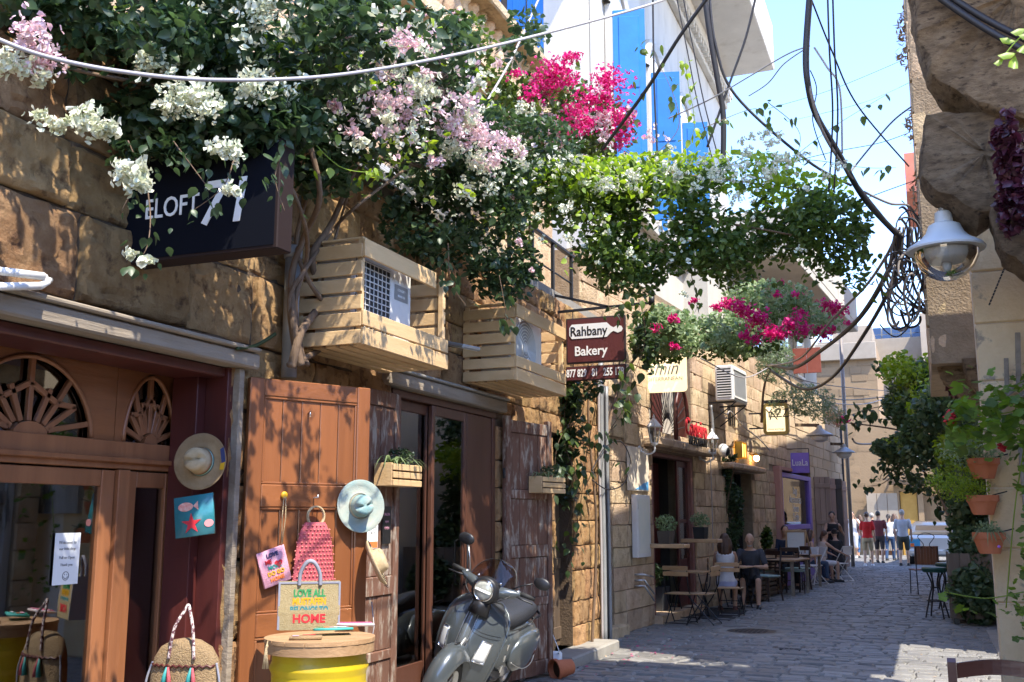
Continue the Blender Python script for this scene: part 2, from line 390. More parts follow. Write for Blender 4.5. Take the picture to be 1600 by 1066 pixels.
def room(parent, M, s0, s1, z0, z1, n0, n1, mat, name='interior'):
    t = .06; mb = MB(M)
    mb.box(n1-t, n1, s0-t, s1+t, z0-t, z1+t, b=0); mb.box(n1, n0, s0-t, s0, z0, z1, b=0); mb.box(n1, n0, s1, s1+t, z0, z1, b=0)
    mb.box(n1, n0, s0-t, s1+t, z0-t, z0-.003, b=0); mb.box(n1, n0, s0-t, s1+t, z1, z1+t, b=0)
    return mb.build(name, mat, parent)
def text(body, size, M, mat, parent, name='lettering', ext=.002, off=0, align='CENTER', sx=1, shear=0):
    cu = bpy.data.curves.new('t', 'FONT'); cu.body = body; cu.size = size; cu.extrude = ext; cu.offset = off; cu.align_x = align; cu.align_y = 'CENTER'; cu.shear = shear
    cu.resolution_u = 3
    o = bpy.data.objects.new('t', cu); me = bpy.data.meshes.new_from_object(o); bpy.data.objects.remove(o); me.name = name
    me.materials.clear(); me.materials.append(mat)
    return link(name, me, parent, M @ Matrix.Diagonal((sx, 1, 1, 1)))
TX_FACE = Matrix(((0, 0, 1, 0), (1, 0, 0, 0), (0, 1, 0, 0), (0, 0, 0, 1)))       # lettering on a facade frame (reads along +s, faces +n)
TX_CAM = Rot(R(90), 'X')                                                          # lettering that faces -Y
# ---------------------------------------------------------------- ground
g = MB(); g.box(-60, 60, -30, 400, -.4, -.03, b=0); g.build('ground', M_['grout'], kind='structure')
pave = MB(); pave.box(-4.6, 2.6, -2, 62, -.03, -.012, b=0); pave = pave.build('pavement', M_['grout'], kind='structure')
def paver_variant(k):
    b = MB(); rd = random.Random(k); P = []
    for (x, y) in ((-.5, -.5), (0, -.5), (.5, -.5), (.5, 0), (.5, .5), (0, .5), (-.5, .5), (-.5, 0)):
        P.append((x*(1+rd.uniform(-.10, .04)), y*(1+rd.uniform(-.10, .04))))
    r0 = [(x, y, -.5) for x, y in P]; r1 = [(x, y, .2) for x, y in P]; r2 = [(x*.86, y*.84, .5+rd.uniform(-.1, .06)) for x, y in P]
    b.loft([r0, r1, r2], False); n = len(b.v); b.add([(0, 0, .5)], []); b.f += [(16+j, 16+(j+1) % 8, n) for j in range(8)]
    return b
PV = [paver_variant(k).mesh('paver', True, M_['paver']) for k in range(8)]
for m_ in PV: m_.set_sharp_from_angle(angle=R(35))
rd = random.Random(3); pl = []
y = 8.2
while y < 60:
    h = rd.uniform(.15, .24)*(1 if y < 30 else 1.6); x = -4.5-rd.uniform(0, .3)
    while x < 2.4:
        w_ = rd.uniform(.20, .42)*(1 if y < 30 else 1.5); xc = x+w_/2; x += w_
        dd = (xc+2.42)**2+(y+h/2-15.2)**2
        if dd < .55**2: continue
        pl.append((xc, y+h/2, w_-.014, h-.014, rd.uniform(-.009, .009), rd.uniform(-.035, .035)))
    y += h
def inview(p): 
    r_ = W(0, 0, D=1); v = Vector((p[0], p[1], -EYE)); D = v.dot(_f); 
    return D > 0 and -20 < 800+1600*v.dot(_r)/D < 1620 and 533-1600*v.dot(_u)/D < 1085
pl.sort(key=lambda p: (not inview(p), p[1]))
for p in pl[:295]:
    link('paver', rd.choice(PV), pave, T((p[0], p[1], -.018+p[4])) @ Rot(p[5], 'Z') @ Rot(rd.uniform(-.02, .02), 'X') @ Matrix.Diagonal((p[2], p[3], .05, 1)))
mb = MB()
for p in pl[295:]:
    v = paver_variant(rd.randrange(8)); mb.add(v.v, v.f, T((p[0], p[1], -.018+p[4])) @ Rot(p[5], 'Z') @ Rot(rd.uniform(-.02, .02), 'X') @ Matrix.Diagonal((p[2], p[3], .05, 1)))
o = mb.build('paver_field', M_['paver_s'], pave, kind='stuff')
mh = thing('manhole_cover', 'round iron manhole cover in a pale concrete ring by the wooden cafe chairs', 'manhole cover', (-2.42, 15.2, 0))
b = MB(); b.lathe([(.35, -.03), (.35, .010), (.54, .006), (.56, -.03)], 32, cap=False); b.build('concrete_ring', M_['concrete'], mh, True, True)
b = MB(); b.lathe([(.345, -.03), (.345, .006), (.30, .009), (.02, .009)], 32)
for i in range(-4, 5):
    for j in range(-4, 5):
        if i*i+j*j < 15: b.box(i*.065-.022, i*.065+.022, j*.065-.022, j*.065+.022, .008, .014)
b.build('iron_lid', M_['iron'], mh, False, True)
mh2 = thing('drain_cover', 'small rough iron drain cover set alone in the middle of the street', 'drain cover', tuple(W(1262, 1014, Z=0)))
b = MB(); b.box(-.42, .42, -.16, .16, -.03, .004)
for i in range(-6, 7): b.box(i*.06-.02, i*.06+.02, -.13, .13, .003, .010)
b.build('iron_lid', M_['iron'], mh2, False, True)
# ---------------------------------------------------------------- left near building (frame FA: x = out of the wall, y = along street, z up)
OPA = [(2.4, 5.12, -1, 2.50), (7.22, 9.36, -1, 2.62), (11.05, 11.75, .12, 2.55)]
shop = MB(FA); holed(shop, -3, 13.05, -.1, 4.15, OPA, -.45, -.035)
shop.box(-6, -.46, -3, 2.3, 0, 4.1, b=0)
shop = tag(shop.build('shop_building', M_['mortar_dark']), 'ochre stone shop building on the left with wooden shopfronts', 'building')
bl = layout(1.8, 13.05, 0, 4.15, (.34, .48), (.45, .85), OPA, 5, .008)
near = [q for q in bl if q[0] < 6.6]; farr = [q for q in bl if q[0] >= 6.6]
stones(shop, FA, near, M_['stone_near'], 'near', .14, 200, n=10, jit=.02, nu=18, nv=12, amp=.26, soft=.06)
bl2 = layout(6.6, 13.05, 0, 4.15, (.26, .36), (.35, .65), OPA, 6, .007)
stones(shop, FA, bl2, M_['stone_near'], 'nearb', .14, 200, n=10, jit=.015, nu=10, nv=7, amp=.22, soft=.06)
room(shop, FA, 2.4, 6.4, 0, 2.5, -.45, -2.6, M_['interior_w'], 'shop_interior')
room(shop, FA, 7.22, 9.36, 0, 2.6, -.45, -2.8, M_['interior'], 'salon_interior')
# roof terrace floor and set-back upper storey
b = MB(FA); b.box(-4, -.04, -2.5, 13.05, 4.15, 4.25, b=0); b.build('roof_slab', M_['concrete'], shop)
up = MB(); up.box(-9, -4.6, 4.5, 12.9, 4.25, 6.6, b=0); up = tag(up.build('upper_storey', M_['mortar']), 'stone upper storey set back above the crates under a terrace balustrade', 'building')
FU = T((-4.55, 0, 0)); stones(up, FU, layout(4.5, 12.9, 4.26, 6.6, (.28, .36), (.4, .7), [], 9), M_['stone_mid'], 'mid', .1, 140, n=10, jit=.012, nu=5, nv=3, amp=.14, soft=.06)
# terrace balustrade
bal = thing('terrace_balustrade', 'weathered stone balustrade high up in front of the blue shuttered window', 'balustrade', (-4.4, 8, 6.6))
b = MB(); b.box(-4.62, -4.30, 7.2, 12.9, 6.6, 6.78); b.build('base_rail', M_['stone_mid'], bal)
b = MB(); b.box(-4.66, -4.22, 7.2, 12.95, 7.36, 7.5, b=.02); b.build('top_rail', M_['stone_mid'], bal)
bp = MB(); bp.lathe([(.085, 0), (.085, .05), (.05, .08), (.06, .14), (.10, .24), (.085, .32), (.05, .42), (.045, .48), (.08, .52), (.08, .58)], 12); bpm = bp.mesh('baluster', True, M_['stone_mid'])
for k in range(24): link('baluster', bpm, bal, T((-4.46, 7.35+k*.235, 6.78)))
b = MB(); b.box(-4.66, -4.26, 12.66, 12.95, 6.62, 7.36, b=.02); b.build('end_post', M_['stone_mid'], bal)
# ---------------------------------------------------------------- mid building (frame FB)
OPB = [(-1.35, -.55, -1, 2.72), (1.03, 3.12, -1, 2.62), (1.0, 3.1, 2.95, 4.6), (5.1, 7.0, .0, 2.5), (9.0, 13.1, -1, 2.8), (5.35, 5.9, 3.4, 4.3),
       (13.9, 14.5, -1, 2.7), (15.3, 16.6, -1, 2.7), (-1.15, -.75, 3.2, 4.0)]
mid = MB(FB); holed(mid, -1.5, 18.3, -.1, 5.1, OPB, -.5, -.035); mid.box(-5, -.035, -1.5, 18.3, 5.1, 5.2, b=0); mid.box(-5, -.5, -1.5, -1.4, 0, 5.1, b=0)
mid = tag(mid.build('cafe_building', M_['mortar']), 'long pale sandstone building holding the cafe doors beyond the pipes', 'building')
stones(mid, FB, layout(-1.5, 18.3, 0, 5.1, (.27, .33), (.38, .7), OPB, 11), M_['stone_mid'], 'mid', .1, 290, M_['stone_mid_s'], n=10, jit=.012)
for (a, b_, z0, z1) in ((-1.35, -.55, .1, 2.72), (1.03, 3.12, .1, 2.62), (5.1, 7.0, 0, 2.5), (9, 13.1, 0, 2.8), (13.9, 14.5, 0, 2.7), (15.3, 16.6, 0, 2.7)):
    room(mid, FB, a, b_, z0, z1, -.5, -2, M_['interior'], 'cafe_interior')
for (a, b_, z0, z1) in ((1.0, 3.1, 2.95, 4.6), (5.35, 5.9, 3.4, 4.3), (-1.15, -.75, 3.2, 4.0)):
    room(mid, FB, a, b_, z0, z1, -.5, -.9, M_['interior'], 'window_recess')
# ================================================================ clothes shop front
RC = -.38
def S(px, py, n=RC): return fr(FA, px, py, n)
s_end = 5.12
front = thing('shopfront', 'reddish wooden shopfront with arched tracery windows at the far left', 'shopfront', (-4.28, 3.8, 0))
arch1 = (S(-62, 600)[0]+.0, S(143, 665)[0]); arch2 = (S(193, 675)[0], S(272, 680)[0])
zt, zb = 2.50, 2.03
zr = 1.90
post = S(182, 800)[0]
b = MB(FA)
b.box(RC-.05, RC+.03, 2.4, s_end, zb-.16, zb-.003); b.build('transom_rail', M_['shop_wood'], front)
b = MB(FA); b.box(RC-.02, RC+.055, 2.4, s_end, zb-.125, zb-.095); b.build('transom_moulding', M_['shop_wood'], front)
def gothic(s0, s1, z0, z1, k=12):       # left half of an arch outline, bottom to apex
    c = (s0+s1)/2; w_ = (s1-s0)/2
    return [(c-w_*math.cos(t*math.pi/2)**.85, z0+(z1-z0)*math.sin(t*math.pi/2)**1.0*(.82+.18*t)) for t in [i/k for i in range(k+1)]]
def arch_panel(sa, sb, a, z0, z1):
    c = (a[0]+a[1])/2; L_ = gothic(a[0], a[1], z0, z1)
    P2 = Matrix(((0, 0, 1, 0), (1, 0, 0, 0), (0, 1, 0, 0), (0, 0, 0, 1)))
    b = MB(FA)
    left = [(sa, zb)]+[(a[0], zb)]+L_+[(c, zt), (sa, zt)]
    right = [(2*c-x, z) for x, z in L_]
    right = [(sb, zb), (sb, zt), (c, zt)]+right[::-1]+[(a[1], zb)]
    b.prism(left, RC-.025, RC+.0, P2); b.prism(right, RC-.025, RC+.0, P2)
    b.build('arch_board', M_['door_wood_h'], front)
    # tracery
    def q(u, v): return (RC-.012, c+u*(a[1]-a[0])/2, z0+v*(z1-z0))
    w_ = .026
    segs = []
    ring = [(-.98, .02), (-.62, .40), (-.36, .70), (0, .62), (.36, .70), (.62, .40), (.98, .02)]
    inner = [(-.50, .10), (-.42, .42), (0, .66), (.42, .42), (.50, .10)]
    segs += [((-.22, .12), (-.42, .42)), ((-.42, .42), (0, .66)), ((.22, .12), (.42, .42)), ((.42, .42), (0, .66)),
             ((-.26, .06), (-.72, .40)), ((.26, .06), (.72, .40)), ((0, .66), (0, 1.0)), ((-.42, .42), (-.80, .62) if 0 else (-.62, .76)), ((.42, .42), (.62, .76)),
             ((-.12, .14), (-.30, .60)), ((.12, .14), (.30, .60)), ((-.72, .40), (-.42, .42)), ((.72, .40), (.42, .42)), ((-.30, .05), (-.98, .20)), ((.30, .05), (.98, .20)), ((0, .15), (0, .66))]
    for p_, q_ in segs:
        t = MB(FA); t.bar(q(*p_), q(*q_), .03, w_, up=(1, 0, 0)); t.build('tracery_bar', M_['shop_wood'], front)
    t = MB(FA); t.loft([[(RC-.035+k*.05, c+.26*(a[1]-a[0])/2*math.cos(x), z0-.01+.17*(z1-z0)*math.sin(x)) for x in [i*math.pi/10 for i in range(11)]] for k in (0, 1)]); t.build('tracery_hub', M_['shop_wood'], front)
    t = MB(FA); full = L_+[(2*c-x, z) for x, z in L_[::-1][1:]]
    t.tube([(RC, x, z) for x, z in full], .014, 6); t.build('arch_rim', M_['shop_wood'], front, True)
mid_s = S(182, 620)[0]
arch_panel(2.4, mid_s, (arch1[0], arch1[1]), zb+.0, zb+.40)
arch_panel(mid_s+.004, s_end, arch2, zb+.0, zb+.40)
b = MB(FA); b.box(RC-.05, RC-.04, 2.42, s_end-.02, zb, zt, b=0); b.build('fanlight_pane', M_['glass_mirror'], front)
b = MB(FA); b.box(RC-.06, RC+.045, post-.045, post+.045, 0, zb-.165); b.build('centre_post', M_['shop_wood'], front)
# door one (left) and sidelight (right)
def leaf_frame(sa, sb, zt_, nm, stile, mat, paneless=False):
    b = MB(FA); b.box(RC-.04, RC+.02, sa, sa+stile, .02, zt_); b.build('stile', mat, front)
    b = MB(FA); b.box(RC-.04, RC+.02, sb-stile, sb, .02, zt_); b.build('stile', mat, front)
    b = MB(FA); b.box(RC-.038, RC+.018, sa+stile+.002, sb-stile-.002, zt_-.09, zt_); b.build('rail', mat, front)
    b = MB(FA); b.box(RC-.038, RC+.018, sa+stile+.002, sb-stile-.002, .02, .30); b.build('rail', mat, front)
    b = MB(FA); b.box(RC-.012, RC-.006, sa+stile-.01, sb-stile+.01, .29, zt_-.085, b=0); b.build('glass_pane', M_['glass_mirror'], front)
leaf_frame(2.45, post-.05, zb-.17, 'door', .10, M_['shop_wood']); leaf_frame(post+.05, s_end-.03, zb-.17, 'sidelight', .075, M_['shop_wood'])
nt_ = thing('shop_notice', 'white paper notice with a smiley face taped to the left glass door', 'notice', FA @ Vector((RC, S(103, 870)[0], 1.2)))
c_ = S(103, 873); Mn = FA @ T((RC+.004, c_[0], c_[1])) @ TX_FACE
b = MB(Mn); b.box(-.088, .088, -.135, .135, 0, .0012, b=0); b.build('paper_sheet', M_['paper'], nt_)
for t_, z_, sz in (('Welcome to', .085, .024), ('our little shop', .052, .020), ('Pull to Open', .006, .021), ('Thank you', -.032, .020)):
    text(t_, sz, Mn @ T((0, z_, .0016)), M_['steel_grey'], nt_)
b = MB(Mn); b.tube([(.0+.022*math.cos(t), -.09+.022*math.sin(t), .002) for t in [i*math.pi/10 for i in range(21)]], .0014, 5)
b.tube([(.013*math.cos(t), -.092+.012*math.sin(t), .002) for t in [math.pi+i*math.pi/8 for i in range(9)]], .0014, 5)
b.ell((-.008, -.083, .002), (.002, .004, .001), 8, 4); b.ell((.008, -.083, .002), (.002, .004, .001), 8, 4); b.build('smiley', M_['black'], nt_)
# reveal, lintel and jamb
b = MB(FA); b.box(RC+.03, .0, s_end-.02, s_end+.10, 0, 2.5); b.build('door_jamb', M_['dark_red'], front)
b = MB(FA); b.box(RC+.03, -.16, s_end-.10, s_end-.021, 0, 2.5); b.build('jamb_moulding', M_['dark_red'], front)
b = MB(FA); b.box(-.02, .05, s_end+.03, s_end+.075, 0, 2.5); b.build('door_casing', M_['beam_wood'], front)
b = MB(FA); b.box(-.45, .10, 1.9, s_end+.16, 2.503, 2.60, b=.012); b.build('lintel_beam', M_['beam_wood'], front)
b = MB(FA); b.box(-.05, .13, 1.9, s_end+.13, 2.603, 2.63, b=.008); b.build('lintel_cap', M_['beam_wood'], front)
b = MB(FA); b.box(RC+.035, -.02, 2.4, s_end-.02, 2.44, 2.50, b=.008); b.build('head_board', M_['dark_red'], front)
# clothes inside
fab = {n: mk('cloth_'+n, c, tuple(x*.8 for x in c), 6, .9, .4, 30) for n, c in dict(bluegrey=(.16, .19, .24), whitecloth=(.70, .68, .64), blackcloth=(.02, .02, .022), peach=(.62, .36, .25)).items()}
rack = thing('clothes_rail', 'metal clothes rail behind the narrow shop window', 'clothes rail', (-4.75, 4.85, 0))
b = MB(); b.tube([(-4.5, 4.6, 1.44), (-4.5, 5.7, 1.44)], .012, 8); b.tube([(-4.5, 5.68, 0), (-4.5, 5.68, 1.44)], .012, 8); b.tube([(-4.5, 4.62, 0), (-4.5, 4.62, 1.44)], .012, 8); b.build('rail', M_['steel_grey'], rack, True)
for k, (s_, col, L_, lab) in enumerate(((4.52, 'bluegrey', .85, 'blue grey shirt hanging first on the shop rail'), (4.64, 'whitecloth', .78, 'white shirt hanging behind the blue grey one on the rail'), (4.74, 'peach', .9, 'peach coloured garment hanging beside the white shirt'),
        (4.84, 'blackcloth', .9, 'black garment hanging beside the peach one'), (4.97, 'blackcloth', .7, 'last black top at the end of the shop rail'))):
    b = MB(T((-4.58, 4.90+k*.085, 1.42)) @ Rot(R(k*7-12), 'Z')); rr = []
    for j in range(9):
        v = j/8; wd = (.10+.14*min(1, v*3.2)) if v < .4 else .22-.05*(v-.4); z_ = -.05-L_*v+(.0)
        rr.append([(wd*math.cos(a_)*(1), (.035+.02*math.sin(a_*5+k))*math.sin(a_)*(1+.4*v), z_-.08*abs(math.cos(a_))**3*(1-v)) for a_ in [i*math.pi/12 for i in range(24)]])
    b.loft(rr); b.tube([(0, 0, -.05), (0, 0, .0), (.015, 0, .03)], .004, 6)
    tag(b.build('hanging_garment', fab[col], None, True), lab, 'garment', 'clothes hanging on the rail')
b = MB(); b.ell((-4.72, 5.10, 1.52), (.15, .2, .14)); tag(b.build('dark_cloth_pile', M_['black'], None, True), 'dark glossy bag bundle above the clothes behind the narrow window', 'bag')
b = MB(); b.box(-5.25, -4.60, 4.9, 5.4, 1.345, 1.38); tag(b.build('shelf', M_['old_dark']), 'dark shelf over the hanging clothes inside the shop', 'shelf')
# wall flood light at far left
fl = thing('tube_lamp_bracket', 'white double pipe bracket sticking out above the shop lintel', 'bracket', W(10, 435, X=-3.8))
for k, (p0, p1) in enumerate((((-30, 420), (68, 432)), ((-30, 448), (62, 447)))):
    b = MB(); b.tube([W(*p0, X=-3.72), W(*p1, X=-3.72)] , .019, 10); b.build('tube', M_['plastic_w'], fl, True)
b = MB(); b.tube([W(62, 447, X=-3.72), W(73, 441, X=-3.72), W(68, 432, X=-3.72)], .019, 10); b.tube([W(72, 440, X=-3.72), W(78, 438, X=-3.9)], .016, 8); b.build('elbow', M_['plastic_w'], fl, True)
# ---------------------------------------------------------------- big brown open door leaf
DW = .885
MD = T((-3.87, 5.27, 0)) @ Rot(R(-27), 'Z')
leaf = thing('wooden_door', 'warm brown panelled door leaf standing wide open with bags and a hat hung on it', 'door', M=MD)
def pbox(name, x0, x1, y0, y1, z0, z1, mat, par=leaf, b=.006, M=MD, label=None):
    mb = MB(M); mb.box(x0, x1, y0, y1, z0, z1, b=b); return mb.build(name, mat, par, label=label)
dw, dh = M_['door_wood'], M_['door_wood_h']
for a_, c_ in ((0, .10), (DW-.10, DW)): pbox('stile', -.025, .022, a_, c_, .05, 2.46, dw)
for z0, z1 in ((2.35, 2.46), (1.66, 1.80), (.88, 1.02), (.05, .20)): pbox('rail', -.024, .020, .102, DW-.102, z0, z1, dh)
def panel(y0, y1, z0, z1, n, mat):
    w_ = (y1-y0)/n
    for k in range(n): pbox('plank', -.015, .004, y0+k*w_+.002, y0+(k+1)*w_-.002, z0+.0, z1, mat, b=.004)
    t = .014
    for (a0, a1, c0, c1) in ((y0, y1, z0, z0+t), (y0, y1, z1-t, z1), (y0, y0+t, z0+t, z1-t), (y1-t, y1, z0+t, z1-t)): pbox('moulding', .004, .016, a0, a1, c0, c1, mat)
panel(.102, DW-.102, 1.802, 2.348, 5, dw); panel(.102, DW-.102, 1.022, 1.658, 5, dw); panel(.102, DW-.102, .202, .878, 3, M_['shop_wood'])
b = MB(MD); b.tube([(.004, .42, 2.26), (.03, .42, 2.27), (.03, .42, 2.235)], .006, 6); b.build('hook', M_['chrome'], leaf, True)
# ---------------------------------------------------------------- hats, bags, purses
def hat(M, r, crown, h, mats, label, band=None, squash=.85):
    h_ = thing('straw_hat', label, 'hat', M=M)
    b = MB(M); prof = [(crown*.98, .004), (crown*1.1, .0), (r*.8, -.006), (r*.97, .012), (r, .022), (r*.985, .026), (r*.8, .002), (crown*1.08, .010)]
    b.lathe(prof, 36, sy=squash, cap=False); b.build('brim', mats[0], h_, True)
    b = MB(M); rings = []
    for k in range(9):
        t = k/8; rr = crown*(1-.16*t) if k < 7 else crown*(.62 if k == 7 else .2); z = h*min(1, t*1.12)*(1 if k < 8 else .90)
        rings.append([(rr*math.cos(a_)*(1-.22*t*max(0, math.cos(a_))), rr*squash*math.sin(a_)*(1-.1*t), .002+z-(.035*t*max(0, 1-abs(math.sin(a_))*2.2) if k >= 6 else 0)) for a_ in [i*2*math.pi/28 for i in range(28)]])
    b.loft(rings); b.build('crown', mats[1], h_, True)
    for i, (c, z0, z1) in enumerate(band or []):
        b = MB(M); b.lathe([(crown*1.03-.16*crown*z0, h*z0), (crown*1.03-.16*crown*z1, h*z1)], 36, sy=squash, cap=False); b.build('band', c, h_, True)
    return h_
straw = mk('straw', (.50, .36, .19), (.64, .50, .30), 30, .8, 1, 220); straw_d = mk('straw_dark', (.30, .19, .09), (.42, .28, .14), 30, .8, 1, 220)
teal = mk('teal', (.03, .25, .24), rough=.6); redm = mk('red', (.55, .02, .03), rough=.6); yel = mk('yellow', (.62, .34, .01), rough=.5); navy = mk('navy', (.03, .04, .12), rough=.7)
green = mk('green', (.03, .25, .08), rough=.6); pinkm = mk('pink', (.72, .32, .42), (.80, .42, .50), 20, .7, .8, 200); orange = mk('orange', (.80, .20, .05), rough=.6)
lgrey = mk('light_grey', (.24, .24, .28), rough=.7); coral = mk('coral_mesh', (.40, .06, .08), (.52, .11, .12), 40, .7, .6, 200)
def face(P, out, roll=0):       # matrix at P, z axis = out
    q = Vector(out).to_track_quat('Z', 'Y').to_matrix().to_4x4(); return T(P) @ q @ Rot(R(roll), 'Z')
h1 = hat(face(W(315, 722, Y=4.93), (.25, -.95, .12), 10), .160, .078, .12, (straw_d, straw), 'tan straw hat with striped band hanging on the dark red door jamb', [(teal, .06, .14), (M_['white'], .15, .2), (green, .21, .28), (redm, .30, .34)], 1.05)
b = MB(WM[h1.name])
b.add([(.125, .05, .020), (.152, .06, .026), (.155, -.03, .028), (.128, -.035, .021)], [(0, 1, 2, 3)]); b.build('patch', navy, h1)
b = MB(WM[h1.name]); b.add([(.12, -.035, .021), (.150, -.032, .028), (.14, -.075, .027), (.112, -.07, .020)], [(0, 1, 2, 3)]); b.build('patch', yel, h1)
LP = lambda y, z, x=.03: MD @ Vector((x, y, z))
LN = (MD.to_3x3() @ Vector((1, 0, 0)))
creamhat = mk('hat_cream', (.44, .42, .33), (.22, .34, .33), 9, .7, .5, 150); tealhat = mk('hat_teal', (.10, .30, .32), (.44, .44, .36), 7, .7, .5, 150)
h2 = hat(face(MD @ Vector((.05, .80, 1.67)), LN+Vector((0, -.25, .05)), 15), .165, .075, .12, (creamhat, tealhat), 'cream and teal straw hat on the right edge of the brown door', [(mk('shells', (.66, .60, .45), (.4, .33, .2), 80, .6, 1, 200), .05, .26)], 1.05)
h3 = hat(face(MD @ Vector((.11, .88, 1.30)), Vector((.80, .40, .42)), -60), .15, .085, .085, (straw, straw), 'upturned openwork straw hat hanging side on below the teal hat', None, 1.15)
b = MB(WM[h3.name])
for i in range(11):
    for j in range(3): b.ell((.118+.01*j-(.0), (i-5)*.022, .0115+.006*j), (.0035, .006, .004), 6, 4)
b.build('weave_holes', M_['black'], h3, kind='stuff')
# fish purse
def pouch(M, w_, h_, mat, name, label, cat, t=.012, par=None):
    P = thing(name, label, cat, M=M)
    b = MB(M); rings = []
    for z_, k in ((-t, .97), (-t*.6, 1), (t*.6, 1), (t, .97)):
        rings.append([(x*k, y*k, z_+ (t*.6 if z_ > 0 else 0)*(1-abs(2*x/w_))*(1-abs(2*y/h_))) for x, y in [(-w_/2, -h_/2), (0, -h_/2*1.01), (w_/2, -h_/2), (w_/2*1.01, 0), (w_/2, h_/2), (0, h_/2), (-w_/2, h_/2), (-w_/2*1.01, 0)]])
    b.loft(rings); b.build('pouch_body', mat, P, True); return P
tealbag = mk('teal_bag', (.02, .15, .18), (.03, .20, .22), 8, .25, .2, 30, coat=.6)
Mf = face(W(304, 806, Y=4.90), (.25, -.95, .08), 8)
fp = pouch(Mf, .235, .235, tealbag, 'fish_purse', 'shiny teal purse with red fish and starfish below the tan hat', 'purse')
def star(n, r0, r1): return [((r0 if k % 2 == 0 else r1)*math.cos(k*math.pi/n+.3), (r0 if k % 2 == 0 else r1)*math.sin(k*math.pi/n+.3)) for k in range(2*n)]
b = MB(Mf); b.prism([(x-.015, y-.045) for x, y in star(5, .062, .022)], .013, .0165); b.build('starfish', redm, fp)
b = MB(Mf); b.prism([(-.045+.045*math.cos(t), .055+.026*math.sin(t)) for t in [i*math.pi/8 for i in range(16)]], .013, .0165); b.prism([(0, .055), (.03, .08), (.03, .03)], .013, .0165); b.build('fish', mk('coralfish', (.62, .12, .09), (.72, .5, .4), 60, .5), fp)
b = MB(Mf); b.prism([(.09+.028*math.cos(t), -.055+.022*math.sin(t)) for t in [i*math.pi/8 for i in range(16)]], .012, .0155); b.build('fish', mk('pinkfish', (.7, .3, .3), rough=.5), fp)
# pink purse
Mp = face(MD @ Vector((.035, .205, 1.385)), LN, 0) @ Rot(R(17), 'Z')
# make local x run along the leaf (y of MD) and local y upwards
def leafM(y, z, x=.035, roll=0): return MD @ T((x, y, z)) @ TX_FACE @ Rot(R(roll), 'Z')
Mp = leafM(.20, 1.30, .035, 17)
pp = pouch(Mp, .19, .22, pinkm, 'pink_purse', 'flat pink purse with a heart and coloured letters hanging from a yellow knob', 'purse', .009)
heart = [(16*math.sin(t)**3/300, (13*math.cos(t)-5*math.cos(2*t)-2*math.cos(3*t)-math.cos(4*t))/300) for t in [i*math.pi/12 for i in range(24)]]
b = MB(Mp); b.prism([(x*.5+.03, y*.5+.012) for x, y in heart], .0105, .0145); b.build('heart', redm, pp)
cols = [navy, redm, teal, yel, orange]
for j, row in enumerate(('LOVE', 'ME', 'MORE', 'DO GO', 'HOME')):
    text(row, .034, Mp @ T((-.0+.012*(j == 1)*-3, .075-.037*j, .0125)), cols[j], pp, off=.001)
b = MB(); 
for e in (-.006, .006): b.tube([MD @ Vector((.04, .255+e, 1.73)), MD @ Vector((.045, .25+e*2, 1.60)), MD @ Vector((.04, .245, 1.42))], .003, 6)
b.build('strap', straw, pp, True)
kb = MB(MD); kb.ell((.032, .255, 1.735), (.012, .023, .023)); tag(kb.build('door_knob_hook', yel, None, True), 'round yellow smiley hook on the middle rail of the brown door', 'hook')
# red beaded net bag
nb = thing('net_bag', 'coral red beaded net bag with round cane handles on the brown door', 'bag', M=leafM(.47, 1.35))
Mb = leafM(.47, 1.345, .05) @ Matrix.Diagonal((1.18, 1.06, 1, 1))
prof = [(.06, .21), (.088, .16), (.108, .08), (.118, -.03), (.128, -.14), (.125, -.21)]
b = MB(Mb); rings = [[(w_*math.cos(a_)*1.0, z_, .028*math.sin(a_)) for a_ in [i*2*math.pi/24 for i in range(24)]] for w_, z_ in prof]; b.loft(rings); b.build('bag_body', coral, nb, True)
b = MB(Mb)
for j in range(17):
    z_ = .19-j*.0245; w_ = np.interp(-z_, [-.21, -.16, -.08, .03, .14, .21], [.06, .088, .108, .118, .128, .125])
    n_ = max(5, int(w_*2/.021))
    for i in range(n_+1):
        u = -1+2*i/n_; zz = .028*math.sqrt(max(0, 1-u*u)); b.ell((u*w_+(.004 if j % 2 else -.004), z_, zz+.003), (.0062, .0062, .005), 6, 4)
b.build('beads', mk('bead_red', (.48, .08, .08), (.60, .22, .17), 60, .4), nb, True, kind='stuff')
for e in (0, .012):
    b = MB(Mb); b.tube([(.05*math.cos(t)*1.0, .245+.058*math.sin(t), e) for t in [i*math.pi/12 for i in range(25)]], .0055, 8, False); b.build('handle', straw, nb, True)
hk = MB(MD); hk.tube([(.02, .47, 1.72), (.075, .47, 1.725), (.075, .47, 1.74)], .005, 6); tag(hk.build('hook', M_['white'], None, True), 'small white hook holding the round cane handles', 'hook')
